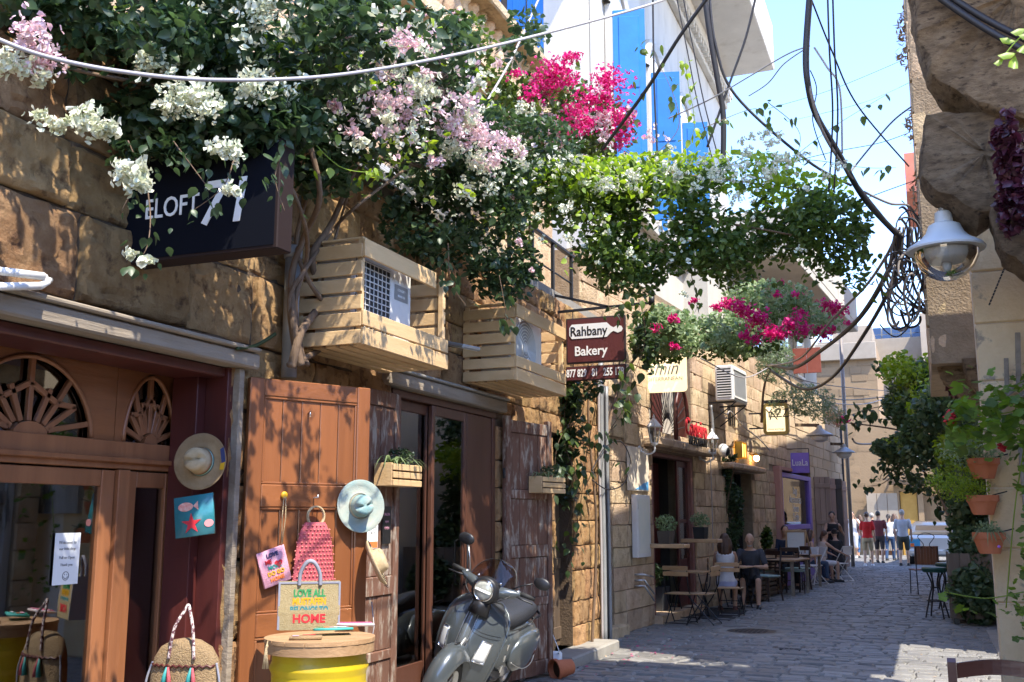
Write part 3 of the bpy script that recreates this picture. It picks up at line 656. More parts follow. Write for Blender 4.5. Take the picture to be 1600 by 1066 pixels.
# straw backpack bottom left, hung on the jamb
Mk = face(W(292, 1075, Y=4.80), (.2, -.98, 0), 0)
Mk = T(W(290, 1052, Y=4.70)) @ Rot(R(12), 'Z') @ Rot(R(90), 'X') @ Matrix.Diagonal((1.12, 1.0, 1, 1))
bk = thing('straw_backpack', 'round woven straw backpack with tassels hanging low by the shopfront', 'backpack', M=Mk)
prof = [(.175, -.2), (.185, -.1), (.18, 0), (.165, .08), (.13, .14), (.07, .175), (.02, .185)]
b = MB(Mk); b.loft([[(w_*math.cos(a_), z_, .07*math.sin(a_)*min(1, w_/.1)) for a_ in [i*2*math.pi/28 for i in range(28)]] for w_, z_ in prof]); b.build('bag_body', mk('straw_weave', (.28, .18, .09), (.42, .29, .15), 50, .85, 2, 120), bk, True)
b = MB(Mk); b.tube([(-.16+.32*i/20, .045+.006*(-1)**i, .07*math.sqrt(max(0, 1-((-.16+.32*i/20)/.17)**2))+.006) for i in range(21)], .006, 6); b.build('braid', M_['dark_red'], bk, True)
for x in (-.06, .065):
    for dx, mt in ((-.012, teal), (.012, coral)):
        b = MB(Mk); b.tube([(x+dx*.3, .04, .078), (x+dx, -.01, .085), (x+dx*1.3, -.06, .085)], [.005, .010, .014], 8); b.build('tassel', mt, bk, True)
b = MB(Mk); b.tube(catmull([(-.06, .08, .07), (-.045, .24, .055), (-.012, .33, .02), (0, .36, .01), (.015, .33, .02), (.05, .24, .055), (.07, .08, .07)]), .008, 7); b.build('strap', mk('strap_pattern', (.10, .03, .04), (.60, .50, .46), 60, .8, contrast=.05), bk, True)
for sgn in (-1, 1):
    b = MB(Mk); b.tube(catmull([(sgn*.165, .06, .02), (sgn*.19, -.05, .03), (sgn*.19, -.2, .02)]), .006, 6); b.build('cord', lgrey, bk, True)
# ---------------------------------------------------------------- yellow drum with wooden top and goods
DC = W(500, 1000, D=5.62); DC = Vector((DC.x, DC.y, 0)); Rd = .255
ztop = W(500, 1003, D=5.62-.24).z
ye = mk('yellow_paint', (.44, .31, .008), (.54, .39, .014), 3, .38, .15, 20, c3=(.45, .32, .02), s3=9, t3=.68)
dr = thing('yellow_drum', 'yellow ribbed metal drum used as a table under a round wooden top', 'drum', DC)
prof = [(.02, 0), (Rd, 0)]
for k in range(24):
    z = .02+k*(ztop-.07)/24; prof += [(Rd+(.012 if k % 3 == 0 else 0), z), (Rd+(.012 if k % 3 == 0 else 0), z+.010)]
prof += [(Rd, ztop-.05), (.02, ztop-.05)]
b = MB(T(DC)); b.lathe(prof, 48); b.build('barrel', ye, dr, 'auto')
brown = mk('drum_top_wood', (.30, .17, .08), (.46, .29, .15), 9, .6, .5, 40, stretch=(.15, 1, 1), orand=.1)
Rt = .30; ny = 6
for k in range(ny):
    y0 = -Rt+2*Rt*k/ny+.003; y1 = -Rt+2*Rt*(k+1)/ny-.003
    pts = [(math.sqrt(max(0, Rt*Rt-y*y)), y) for y in [y0+(y1-y0)*i/6 for i in range(7)]]
    poly = pts+[(-x, y) for x, y in pts[::-1]]
    b = MB(T(DC) @ Rot(R(65), 'Z')); b.prism([(x, y) for x, y in poly], ztop-.022, ztop); b.build('board', brown, dr)
b = MB(T(DC)); b.lathe([(Rt-.02, ztop-.075), (Rt-.004, ztop-.075), (Rt-.004, ztop-.024), (Rt-.02, ztop-.024)], 40, cap=False); b.build('rim_hoop', brown, dr, 'auto')
def onto(px, py, dz=0): return W(px, py, Z=ztop+dz)
# tote bag
Pt = onto(502, 985); Mt = T((Pt.x-.10, Pt.y+.02, ztop+.003)) @ Rot(R(33), 'Z')
jute = mk('jute', (.30, .23, .11), (.40, .32, .17), 60, .85, .8, 200)
tb_ = thing('tote_bag', 'jute tote bag with coloured lettering standing on the yellow drum', 'bag', M=Mt)
w_, d_, h_ = .175, .07, .27
b = MB(Mt); b.loft([[(x*k, y*k2, z) for x, y in ((-w_, -d_), (w_, -d_), (w_, d_), (-w_, d_))] for z, k, k2 in ((0, .97, 1), (.1, 1.0, 1.0), (h_, 1.0, .75), (h_-.02, .96, .7), (.05, .95, .9))]); b.build('bag_body', jute, tb_)
b = MB(Mt); b.loft([[(x, y, z) for x, y in ((-w_-.004, -d_*k), (-w_-.002, -d_*k), (-w_-.002, d_*k), (-w_-.004, d_*k))] for z, k in ((0, 1), (h_, .75))]); b.build('side_gusset', lgrey, tb_)
for x in (-w_+.003, w_-.003):
    b = MB(Mt); b.bar((x, -d_-.003, .003), (x, -d_*.75-.003, h_), .012, .004, up=(0, 1, 0)); b.build('piping', lgrey, tb_)
b = MB(Mt); b.bar((-w_, -d_*.75-.003, h_-.005), (w_, -d_*.75-.003, h_-.005), .012, .004, up=(0, 1, 0)); b.build('piping', lgrey, tb_)
for y in (-d_*.75-.006, d_*.6):
    b = MB(Mt); b.tube(catmull([(-.06, y, h_-.02), (-.055, y, h_+.05), (-.02, y-.01, h_+.11), (.02, y-.01, h_+.11), (.055, y, h_+.05), (.06, y, h_-.02)]), .011, 8); b.build('handle', lgrey, tb_, True)
for t_, z_, sz, c in (('LOVE ALL', .205, .058, green), ('MUSTAFEN', .158, .054, yel), ('BELONGS TO', .112, .050, mk('tealtxt', (.03, .20, .22), rough=.7)), ('HOME', .062, .066, redm)):
    text(t_, sz, Mt @ T((-.0, -d_*(1-.25*z_/h_)-.004, z_)) @ Rot(R(90), 'X') @ Rot(R(0), 'X'), c, tb_, off=.0022, sx=.72 if len(t_) > 5 else 1)
# zip pouches lying on the drum
def lay(px, py, rz, tilt, w2, h2, mat, name, label, stripes=None, dz=.012):
    P = onto(px, py); M = T((P.x, P.y, ztop+dz)) @ Rot(R(rz), 'Z') @ Rot(R(tilt), 'X')
    p = pouch(M, w2, h2, mat, name, label, 'pouch', .007)
    for (x0, y0, x1, y1, wd, m) in stripes or []:
        b = MB(M); b.bar((x0, y0, .0125), (x1, y1, .0125), wd, .003); b.build('printed_stripe', m, p)
    return p
tq = mk('turquoise', (.05, .38, .33), rough=.5)
lay(520, 992, 38, -6, .21, .13, tq, 'flat_pouch', 'turquoise patterned zip pouch lying on the drum', [(-.02, .03, .09, .03, .02, pinkm), (-.05, 0, -.02, .0, .03, orange), (.0, -.03, .07, -.03, .018, M_['white']), (-.09, .045, -.05, .045, .02, green)], dz=.030)
lay(556, 986, 26, -8, .21, .12, mk('pink_white', (.78, .66, .66), rough=.5), 'flat_pouch', 'pink and white striped pouch at the right of the drum', [(-.09, -.045+.022*k, .09, -.045+.022*k, .009, mk('magenta', (.72, .10, .25), rough=.5)) for k in range(5)]+[(-.06, .05, .03, -.04, .006, green), (-.02, .05, .07, -.04, .006, green)], dz=.034)
lay(478, 999, 30, 0, .17, .10, straw_d, 'flat_pouch', 'small brown woven pouch at the front left of the drum', [(-.07, -.03, -.035, -.03, .02, pinkm), (-.02, .01, .05, .01, .005, redm)], dz=.010)
ts = thing('tassel_charm', 'pale straw tassel hanging over the edge of the drum', 'tassel', onto(430, 1005))
P = onto(428, 1003); b = MB()
for k in range(14):
    a_ = k*2.4; b.tube([P+Vector((-.01, -.04, .01)), P+Vector((-.012+.004*math.cos(a_), -.05+.004*math.sin(a_), -.03)), P+Vector((-.012+.016*math.cos(a_), -.05+.016*math.sin(a_), -.13))], .0022, 5)
b.build('fringe', straw, ts, True); b = MB(); b.ell(P+Vector((-.011, -.045, -.02)), (.008, .008, .012)); b.build('knot', straw, ts, True)
b = MB(); b.tube([MD @ Vector((.02, .93, 1.05)), MD @ Vector((.10, .90, .90)), MD @ Vector((.10, .88, .80))], .004, 6)
b2 = tag(b.build('hanging_rope', M_['cable_w'], None, True), 'white rope end hanging beside the brown door edge above the drum', 'rope')
# ================================================================ glass door shop
sal = thing('glass_shopfront', 'dark brown framed sliding glass shop door between the peeling shutters', 'shop door', (-3.95, 8.3, 0))
def fbox(name, par, x0, x1, y0, y1, z0, z1, mat, b=.005, M=FA, **k):
    mb = MB(M); mb.box(x0, x1, y0, y1, z0, z1, b=b); return mb.build(name, mat, par, **k)
fb_ = M_['frame_brown']
z1_ = 2.56
fbox('frame_post', sal, -.16, -.02, 7.22, 7.30, .05, z1_, fb_); fbox('frame_post', sal, -.16, -.02, 9.28, 9.36, .05, z1_, fb_)
fbox('frame_head', sal, -.17, -.015, 7.22, 9.36, z1_+.002, 2.62, fb_)
fbox('sill', sal, -.45, .03, 7.22, 9.36, -.02, .05, M_['concrete'])
for nm, a, c, x in (('door_leaf', 7.302, 8.02, -.10), ('door_leaf', 7.96, 8.68, -.045)):
    lf = fbox(nm, sal, x-.02, x+.02, a, a+.055, .055, z1_-.003, fb_)
    fbox('stile', lf, x-.02, x+.02, c-.055, c, .055, z1_-.003, fb_); fbox('rail', lf, x-.02, x+.02, a+.057, c-.057, z1_-.09, z1_-.003, fb_)
    fbox('kick_panel', lf, x-.02, x+.015, a+.057, c-.057, .055, .42, fb_)
    fbox('glass_pane', lf, x-.004, x+.004, a+.05, c-.05, .41, z1_-.085, M_['glass_mirror'], b=0)
fbox('side_panel', sal, -.17, -.03, 8.70, 9.277, .055, z1_-.003, M_['frame_brown'])
b = MB(FA); b.tube([(-.02, 8.62, 1.0), (.02, 8.62, 1.02), (.02, 8.62, 1.38), (-.02, 8.62, 1.40)], .010, 7); b.build('pull_handle', M_['iron'], sal, True)
ln = fbox('door_lintel', shop, -.06, .07, 7.02, 9.46, 2.625, 2.74, M_['beam_wood'], b=.012)
fbox('lintel_ledge', shop, -.03, .10, 7.02, 9.46, 2.742, 2.765, M_['concrete'], b=.008)
# things inside seen through the glass
b = MB(); b.box(-4.85, -4.35, 7.5, 8.2, .42, .46); b.box(-4.8, -4.4, 7.55, 8.15, .46, .53); b.box(-4.78, -4.42, 7.6, 8.1, .53, .58)
tag(b.build('book_pile', M_['paper']), 'pale stack of books low behind the left glass door', 'books')
b = MB(); b.box(-5.2, -4.7, 7.3, 9.0, .78, .82); b.box(-5.15, -5.1, 7.3, 7.35, .05, .78); b.box(-4.8, -4.75, 8.9, 8.95, .05, .78); tag(b.build('counter', M_['steel_grey']), 'plain counter inside the dark glass fronted shop', 'counter')
pm = M_['peel']
def shutter(M, Wd, H, rails, npl, label):
    s_ = thing('wooden_shutter', label, 'shutter', M=M)
    def q(nm, *a, **k): mb = MB(M); mb.box(*a, b=.006); return mb.build(nm, pm, s_)
    q('stile', -.03, .025, 0, .085, .04, H); q('stile', -.03, .025, Wd-.085, Wd, .04, H)
    for (a, c) in rails: q('rail', -.028, .022, .087, Wd-.087, a, c)
    zz = sorted(rails)
    for (r0, r1) in zip(zz[:-1], zz[1:]):
        w_ = (Wd-.174)/npl
        for k in range(npl): q('plank', -.02, .006+.004*(k % 2), .087+k*w_+.002, .087+(k+1)*w_-.003, r0[1]+.002, r1[0]-.002)
    for z in (H*.25, H*.78):
        mb = MB(M); mb.tube([(.0, -.012, z-.05), (.0, -.012, z+.05)], .013, 8); mb.build('hinge', M_['iron'], s_, True)
    return s_
RL = [(.04, .18), (.72, .80), (1.20, 1.32), (1.78, 1.87), (2.44, 2.56)]
shutter(FA @ T((.045, 6.62, 0)), .59, 2.56, [(.04, .18), (1.02, 1.16), (.55, .62), (2.44, 2.56)], 2, 'peeling brown and white shutter left of the glass door with notices on it')
shR = FA @ T((.05, 9.43, 0)) @ Rot(R(-11), 'Z'); shutter(shR, .88, 2.60, RL, 4, 'peeling brown and white shutter right of the glass door behind the scooter')
for lab, y0, y1, z0, z1, bgc, lines in (('cream paper notice with orange footer on the left peeling shutter', 6.70, 6.86, 1.37, 1.75, M_['paper'], ('Open', 'Monday', 'to', 'Saturday', '10 - 7')), ('small black and pink notice beside the cream one on the shutter', 6.93, 7.06, 1.40, 1.68, M_['black'], ('SALON', 'open', 'OPEN'))):
    nn = thing('shutter_notice', lab, 'notice', FA @ Vector((.075, (y0+y1)/2, z0)))
    fbox('paper_sheet', nn, .0745, .0765, y0, y1, z0, z1, bgc, b=0)
    for k, l_ in enumerate(lines): text(l_, .028, FA @ T((.0775, (y0+y1)/2, z1-.06-.052*k)) @ TX_FACE, M_['black'] if bgc != M_['black'] else pinkm, nn, ext=.0005)
    if bgc != M_['black']: fbox('footer', nn, .0768, .0772, y0+.004, y1-.004, z0+.004, z0+.05, orange, b=0)
# ---------------------------------------------------------------- slatted wooden crates around the air conditioners
cw = M_['crate_wood']
def crate(s0, s1, z0, z1, label, n1=.55, top_split=True):
    c = thing('slatted_crate', label, 'crate', FA @ Vector((0, (s0+s1)/2, z0)))
    def q(nm, *a, b=.004): mb = MB(FA); mb.box(*a, b=b); return mb.build(nm, cw, c)
    H = z1-z0
    for s_ in (s0, s1-.022):
        for k in range(6):
            zz = z0+.01+k*(H-.02)/6; q('slat', .01, n1-.024, s_, s_+.018, zz, zz+(H-.02)/6-.022)
        for x in (.02, n1-.07): q('batten', x, x+.045, s_+(.020 if s_ == s0 else -.024), s_+(.042 if s_ == s0 else -.002), z0, z1)
    for k in range(5): 
        xx = .02+k*(n1-.06)/4.6; q('floor_slat', xx, xx+.075, s0+.045, s1-.05, z0-.0, z0+.018)
    hb = (H-.02)/6
    q('front_board', n1-.022, n1, s0, s1, z0+.004, z0+hb*1.02); q('front_board', n1-.022, n1, s0, s1, z0+hb*1.12, z0+hb*2.0)
    q('front_board', n1-.022, n1, s0, s1-(.22 if top_split else 0), z1-hb*1.05, z1)
    q('top_board', .02, n1-.03, s0+.02, s0+.09, z1+.001, z1+.019)
    return c
crate(5.76, 7.05, 2.71, 3.43, 'left one of two pale slatted wooden crates hung over the shop doors', .55)
crate(8.50, 9.87, 2.81, 3.52, 'pale slatted wooden crate just left of the bakery sign', .55, False)
pw = M_['plastic_w']
def ac(M, Wd, H, Dp, label, kind='grille', group=None):
    a = thing('air_conditioner', label, 'air conditioner', M=M, group=group)
    b = MB(M); b.box(-Dp, 0, 0, Wd, 0, H, b=.02); b.build('housing', pw, a)
    if kind == 'grille':
        b = MB(M); b.box(-.02, .003, .03, Wd*.60, .04, H-.05, b=0); b.build('fan_recess', M_['matte_black'], a)
        for k in range(13): mb = MB(M); z = .05+k*(H-.11)/12; mb.box(.004, .012, .03, Wd*.60, z-.003, z+.003, b=0); mb.build('grille_bar', pw, a)
        for k in range(9): mb = MB(M); y = .035+k*(Wd*.6-.045)/8; mb.box(.004, .010, y-.002, y+.002, .045, H-.055, b=0); mb.build('grille_bar', pw, a)
        fbox('label_plate', a, .002, .004, Wd*.68, Wd*.92, H*.62, H*.80, M_['steel_grey'], b=0, M=M)
        text('CONCEPT', .026, M @ T((.0045, Wd*.8, H*.74)) @ TX_FACE, M_['white'], a, ext=.0005); text('INVERTER', .024, M @ T((.0045, Wd*.8, H*.67)) @ TX_FACE, M_['white'], a, ext=.0005)
    elif kind == 'fan':
        cy, cz, r_ = Wd*.42, H*.5, H*.43
        b = MB(M); b.lathe([(r_, 0), (r_, .010)], 32, M=T((.001, cy, cz)) @ Rot(R(90), 'Y')); b.build('fan_recess', M_['steel_grey'], a)
        for k in range(8):
            rr = r_*(.2+.8*k/7); b = MB(M); b.tube([(.014, cy+rr*math.cos(t), cz+rr*math.sin(t)) for t in [i*math.pi/16 for i in range(33)]], .005, 5, False); b.build('grille_ring', pw, a, True)
        b = MB(M); b.ell((.012, cy, cz), (.01, .045, .045)); b.build('fan_hub', pw, a, True)
    return a
ac(FA @ T((.44, 5.80, 2.76)), .84, .62, .30, 'white air conditioner inside the left slatted crate')
ac(FA @ T((.46, 8.56, 2.86)), .84, .62, .30, 'white air conditioner with round ringed fan in the crate by the bakery sign', 'fan')
fl = thing('flood_light', 'small grey flood light on the wall between the two crates', 'lamp', W(725, 542, X=-3.7))
P = W(724, 541, X=-3.62); b = MB(T(P) @ Rot(R(-15), 'Z') @ Rot(R(14), 'Y')); b.box(-.10, .10, -.12, .12, -.018, .018, b=.01); b.build('housing', M_['steel_grey'], fl)
b = MB(T(P) @ Rot(R(-15), 'Z') @ Rot(R(14), 'Y')); b.box(-.08, .08, -.10, .10, -.022, -.0185); b.build('lens', M_['white'], fl)
b = MB(); b.tube([P+Vector((-.05, 0, 0)), P+Vector((-.16, 0, .02)), Vector((-3.93, P.y, P.z+.03))], .014, 6); b.build('arm', M_['iron'], fl, True)
# ---------------------------------------------------------------- planter boxes on the shutters
def spiky(P, n, L_, mat, name='leaf', parent=None, w_=.010, seed=0, up=.5):
    rd = random.Random(seed)
    for k in range(n):
        a_ = rd.uniform(0, 2*math.pi); l_ = L_*rd.uniform(.6, 1.1); d = Vector((math.cos(a_), math.sin(a_), 0)); b = MB()
        pts = []; side = d.cross(Vector((0, 0, 1)))
        vs = []
        for j in range(6):
            t = j/5; c = P+d*(l_*t*.8)+Vector((0, 0, l_*(up*1.6*t-1.3*t*t))); ww = w_*(1-t)**.6
            vs += [c-side*ww, c+side*ww]
        b.add(vs, [(2*j, 2*j+1, 2*j+3, 2*j+2) for j in range(5)]); b.build(name, mat, parent, True)
LEAFQ = []
def planter(M, Wd, label, plabel, seed):
    p = thing('slatted_planter', label, 'planter', M=M)
    H, D_ = .17, .17
    for k in range(3):
        z = k*.058; b = MB(M); b.box(D_-.016, D_, 0, Wd, z, z+.046, b=.003); b.build('slat', cw, p)
    for y in (0, Wd-.016):
        b = MB(M); b.box(0, D_-.017, y, y+.016, 0, H, b=.003); b.build('side_board', cw, p)
    b = MB(M); b.box(0, D_-.02, .017, Wd-.017, .0, .015); b.build('base', cw, p); b = MB(M); b.box(.002, .014, .017, Wd-.017, .016, H); b.build('back_board', cw, p)
    b = MB(M); b.box(.018, D_-.02, .02, Wd-.02, .02, H-.02, b=0); b.build('soil', M_['old_dark'], p)
    q = thing('potted_plant', plabel, 'plant', M @ Vector((.08, Wd/2, H-.02)))
    rd = random.Random(seed)
    for k in range(3): spiky(M @ Vector((.09, Wd*(.2+.3*k), H-.01)), 11, .26, M_['leaf_pale'], parent=q, seed=seed+k, up=.7)
    LEAFQ.append((q, M @ Vector((.08, Wd*.6, H+.07)), (.09, Wd*.32, .06), 220, .025, M_['leaf_dark']))
planter(FA @ T((.075, 6.78, 1.83)), .46, 'pale slatted planter box on the left peeling shutter', 'spider plant with dark leaves in the left shutter planter', 5)
planter(shR @ T((.03, .40, 1.84)), .46, 'pale slatted planter box on the right peeling shutter', 'spider plant with red blooms in the right shutter planter', 9)
# ---------------------------------------------------------------- pipes
dp = thing('drain_pipe', 'thick grey drain pipe running down behind the vine stems', 'pipe', (-3.82, 5.62, 2.5))
b = MB(); b.tube([(-3.82, 5.62, 2.5), (-3.82, 5.62, 3.36)], .052, 16); b.build('pipe', M_['pipe_grey'], dp, True)
b = MB(); b.tube([(-3.82, 5.62, 3.30), (-3.82, 5.62, 3.38)], .062, 16); b.build('collar', M_['pipe_grey'], dp, True)
for k, (s_, r_, m_, lab, top) in enumerate(((12.72, .035, 'pipe_grey', 'pale grey wall pipe left of the dark red door', 3.6), (12.86, .02, 'cable_b', 'thin black wall pipe beside the red door', 3.3), (12.95, .03, 'pipe_grey', 'second grey pipe at the corner of the shop building', 3.3), (12.62, .016, 'cable_w', 'thin white conduit beside the pale grey wall pipe', 3.5))):
    b = MB(FA); b.tube(catmull([(.06, s_, 0), (.06, s_+.01, 1.2), (.055, s_-.01, 2.4), (.06, s_, top)], 4), r_, 10); p_ = tag(b.build('wall_pipe', M_[m_], None, True), lab, 'pipe', 'pipes between the shops')
# ---------------------------------------------------------------- old dark door, step, red door
od = thing('old_door', 'old dark wooden door half hidden by hanging leaves near the scooter', 'door', FA @ Vector((-.2, 11.4, .12)))
for k in range(5): fbox('plank', od, -.22, -.19, 11.05+k*.14, 11.05+k*.14+.136, .12, 2.53, M_['old_dark'])
fbox('rail', od, -.188, -.17, 11.06, 11.74, 1.0, 1.12, M_['old_dark']); fbox('rail', od, -.188, -.17, 11.06, 11.74, .2, .34, M_['old_dark'])
fbox('door_step', shop, -.45, .30, 10.75, 12.55, -.05, .12, M_['concrete'], b=.02)
rd_ = thing('red_door', 'narrow dark red door deep beside the pipes and the pale pier', 'door', FB @ Vector((-.3, -.95, .1)))
for k in range(4): fbox('plank', rd_, -.30, -.26, -1.34+k*.197, -1.34+k*.197+.193, .1, 2.71, M_['dark_red'], M=FB)
fbox('door_step', mid, -.45, .12, -1.40, -.30, -.05, .15, M_['stone_mid'], b=.02, M=FB)
# ---------------------------------------------------------------- projecting signs
def psign(Y, x0, x1, y0, y1, th, name, label, frame, panelm, cat='sign', fw=.02, M=None):
    A = W(x0, y0, Y=Y); B = W(x1, y1, Y=Y); A2 = W(x0, y1, Y=Y); B2 = W(x1, y0, Y=Y)
    X0, X1 = A.x, B.x; Z0 = (A2.z+B.z)/2; Z1 = (A.z+B2.z)/2
    s_ = thing(name, label, cat, ((X0+X1)/2, Y, Z0))
    b = MB(); b.box(X0, X1, Y, Y+th, Z0, Z1, b=.006); b.build('sign_box', frame, s_)
    b = MB(); b.box(X0+fw, X1-fw, Y-.004, Y-.0005, Z0+fw, Z1-fw, b=0); b.build('sign_face', panelm, s_)
    return s_, X0, X1, Z0, Z1
blk = mk('sign_navy', (.004, .005, .009), rough=.8, spec=.1)
s_, X0, X1, Z0, Z1 = psign(4.2, 183, 432, 236, 402, .13, 'projecting_sign', 'large black projecting sign lettered ELOFT 71 under the white flowers', mk('sign_frame', (.022, .012, .010), rough=.7, spec=.2), blk)
Pe = W(226, 330, Y=4.19); text('ELOFT', .155, T((Pe.x, 4.19, Pe.z)) @ TX_CAM, M_['white'], s_, sx=.80, off=.001, align='LEFT')
Pe = W(350, 318, Y=4.19); text('71', .33, T((Pe.x, 4.19, Pe.z)) @ TX_CAM, M_['white'], s_, off=.005, shear=.15)
for x in (X0+.1, X1-.15): b = MB(); b.tube([(x, 4.26, Z1), (x, 4.26, Z1+.25)], .014, 8); b.build('hanger', M_['iron'], s_, True)
b = MB(); b.tube([(-3.95, 4.26, Z1+.2), (X1, 4.26, Z1+.2)], .018, 8); b.build('bracket', M_['iron'], s_, True)
maroon = mk('sign_maroon', (.075, .014, .014), (.11, .022, .02), 12, .5, .3, 60, stretch=(1, 1, .1)); trim = mk('sign_trim', (.035, .02, .02), rough=.5)
YS = 11.2
s_, X0, X1, Z0, Z1 = psign(YS, 884, 978, 495, 567, .04, 'projecting_sign', 'maroon bakery sign with a white rolling pin shape', trim, maroon)
wB = X1-X0; hB = Z1-Z0; cx = X0+wB*.46; cz = Z0+hB*.70
pin = [(cx-.285, cz-.045), (cx-.255, cz-.085), (cx+.17, cz-.085), (cx+.215, cz-.04), (cx+.25, cz-.02), (cx+.30, cz-.045), (cx+.345, cz-.03), (cx+.36, cz), (cx+.345, cz+.03), (cx+.30, cz+.045), (cx+.25, cz+.02), (cx+.215, cz+.04), (cx+.17, cz+.085), (cx-.255, cz+.085), (cx-.285, cz+.045)]
b = MB(); b.prism([(x, z) for x, z in pin], 0, .004, T((0, YS-.006, 0)) @ TX_CAM); b.build('rolling_pin_shape', M_['white'], s_)
text('Rahbany', .155, T((cx-.05, YS-.011, cz-.005)) @ TX_CAM, M_['black'], s_, sx=.86, off=.002); text('Bakery', .155, T((X0+wB*.42, YS-.006, Z0+hB*.26)) @ TX_CAM, M_['white'], s_, sx=.92, off=.003)
s2, a0, a1, c0, c1 = psign(YS, 884, 978, 571, 594, .04, 'phone_sign', 'maroon strip sign with phone numbers under the bakery sign', trim, maroon, fw=.012)
text('877 829   81   255 178', .125, T(((a0+a1)/2-.005, YS-.006, (c0+c1)/2)) @ TX_CAM, M_['white'], s2, sx=.60, off=.003)
for x in (X0+.08, X1-.08): b = MB(); b.tube([(x, YS+.02, Z0-.05), (x, YS+.02, Z1+.10)], .006, 6); b.build('link', M_['iron'], s_, True)
br = thing('iron_bracket', 'black iron bracket arm carrying the bakery sign', 'bracket', (-3.9, YS, Z1+.1))
for a_, c_ in (((-3.95, YS+.02, Z1+.09), (-2.75, YS+.02, Z1+.12)), ((-3.95, YS+.02, Z1+.30), (-3.25, YS+.02, Z1+.10))):
    b = MB(); b.bar(a_, c_, .03, .03); b.build('arm', M_['iron'], br)
b = MB(); b.tube([(-2.77, YS+.02, Z1+.09), (-2.77, YS+.02, Z1+.20)], .035, 8); b.build('lamp_cap', M_['iron'], br, True)
rl = thing('terrace_railing', 'short black metal terrace railing behind the second crate', 'railing', FA @ Vector((-.1, 10.3, 4.2)))
for s_y in (9.9, 10.6, 11.3, 12.0): fbox('post', rl, -.12, -.08, s_y, s_y+.04, 4.2, 4.85, M_['iron'])
fbox('handrail', rl, -.13, -.07, 9.85, 12.1, 4.851, 4.89, M_['iron']); fbox('mid_rail', rl, -.11, -.09, 9.9, 12.0, 4.5, 4.52, M_['iron'])
# louvred grey awning structure above the first crate
aw = thing('glass_canopy', 'pale ribbed canopy sheet above the first crate behind the leaves', 'canopy', (-4.3, 6.5, 3.9))
for k in range(9):
    y0 = 5.4+k*.36; b = MB(); b.add([(-4.55, y0, 4.85), (-4.55, y0+.35, 4.85), (-3.75, y0+.35, 4.18), (-3.75, y0, 4.18)], [(0, 1, 2, 3)]); b.add([(-4.55, y0, 4.84), (-4.55, y0+.35, 4.84), (-3.75, y0+.35, 4.17), (-3.75, y0, 4.17)], [(3, 2, 1, 0)]); b.build('panel', M_['plastic_w'], aw)
    b = MB(); b.bar((-4.56, y0-.005, 4.88), (-3.72, y0-.005, 4.19), .03, .03); b.build('rib', M_['steel_grey'], aw)
# fallen plant pot and bag on the step
pt = thing('fallen_pot', 'tipped over terracotta pot lying by the step of the old door', 'pot', W(875, 1040, Z=.1))
Pp = W(876, 1045, Z=.09); Mq = T(Pp) @ Rot(R(-35), 'Z') @ Rot(R(95), 'X')
b = MB(Mq); b.lathe([(.075, -.13), (.095, .05), (.108, .05), (.108, .085), (.095, .085), (.085, .0), (.06, -.11)], 24, cap=True); b.build('pot_body', M_['terracotta'], pt, 'auto')
b = MB(Mq); b.lathe([(.001, .03), (.088, .03)], 20); b.build('soil', M_['old_dark'], pt)
b = MB(); P = W(866, 1022, Z=.2); b.box(P.x-.10, P.x+.06, P.y-.02, P.y+.1, .12, .22, b=.02); b.tube(catmull([(P.x-.08, P.y, .2), (P.x-.05, P.y+.02, .42), (P.x+.05, P.y+.02, .22)]), .006, 6); tag(b.build('plastic_tub', M_['white'], None, True), 'small white tub with a cord handle on the step', 'tub')
# ================================================================ scooter (x forward, y rider's left, z up)
paint = mk('scooter_grey', (.075, .088, .095), rough=.28, metal=.25, coat=.9); dkp = mk('scooter_black', (.012, .012, .014), rough=.42); seatm = mk('seat_vinyl', (.018, .020, .026), rough=.5, bump=.2, bscale=120, c2=(.026, .028, .034))
rub = mk('rubber', (.016, .016, .016), rough=.75); smoke = glassmat('smoke_screen', (.50, .44, .40), .0); lens = mk('lens', (.75, .75, .72), rough=.12, coat=.8); silver = mk('alloy', (.5, .5, .5), rough=.3, metal=.9)
Rm = Rot(R(-88), 'Z') @ Rot(R(-20), 'X')
Lh = Vector((.47, 0.03, 1.0)); P = W(762, 925, D=8.15) - Rm.to_3x3() @ Lh
MS = T(P) @ Rm
sct = thing('scooter', 'dark grey motor scooter leaning on its stand in front of the shop doors', 'scooter', M=MS)
def sb(name, fn, mat, smooth=True, par=None):
    b = MB(MS); fn(b); return b.build(name, mat, par or sct, smooth)
def ring(x, zc, ry, rz, n=20, pw=.75, tilt=0, yc=0):
    e = lambda t: math.copysign(abs(t)**pw, t)
    return [(x+tilt*rz*e(math.sin(a_)), yc+ry*e(math.cos(a_)), zc+rz*e(math.sin(a_))) for a_ in [i*2*math.pi/n for i in range(n)]]
for nm, xa in (('front_wheel', .66), ('rear_wheel', -.66)):
    Mw = T((xa, 0, .23)) @ Rot(R(90), 'X')
    wh = sb(nm, lambda b: b.lathe([(.15, -.05), (.19, -.058), (.225, -.040), (.235, 0), (.225, .040), (.19, .058), (.15, .05)], 36, Mw, cap=False), rub)
    sb('rim', lambda b: b.lathe([(.155, -.045), (.145, -.03), (.13, -.02), (.13, .02), (.145, .03), (.155, .045)], 28, Mw, cap=False), silver, par=wh)
    for k in range(5):
        sb('spoke', lambda b: b.bar((xa, 0, .23), (xa+.14*math.cos(k*1.2566), 0, .23+.14*math.sin(k*1.2566)), .03, .03, up=(0, 1, 0)), silver, False, wh)
    sb('hub', lambda b: b.lathe([(.045, -.05), (.045, .05)], 16, Mw), silver, par=wh)
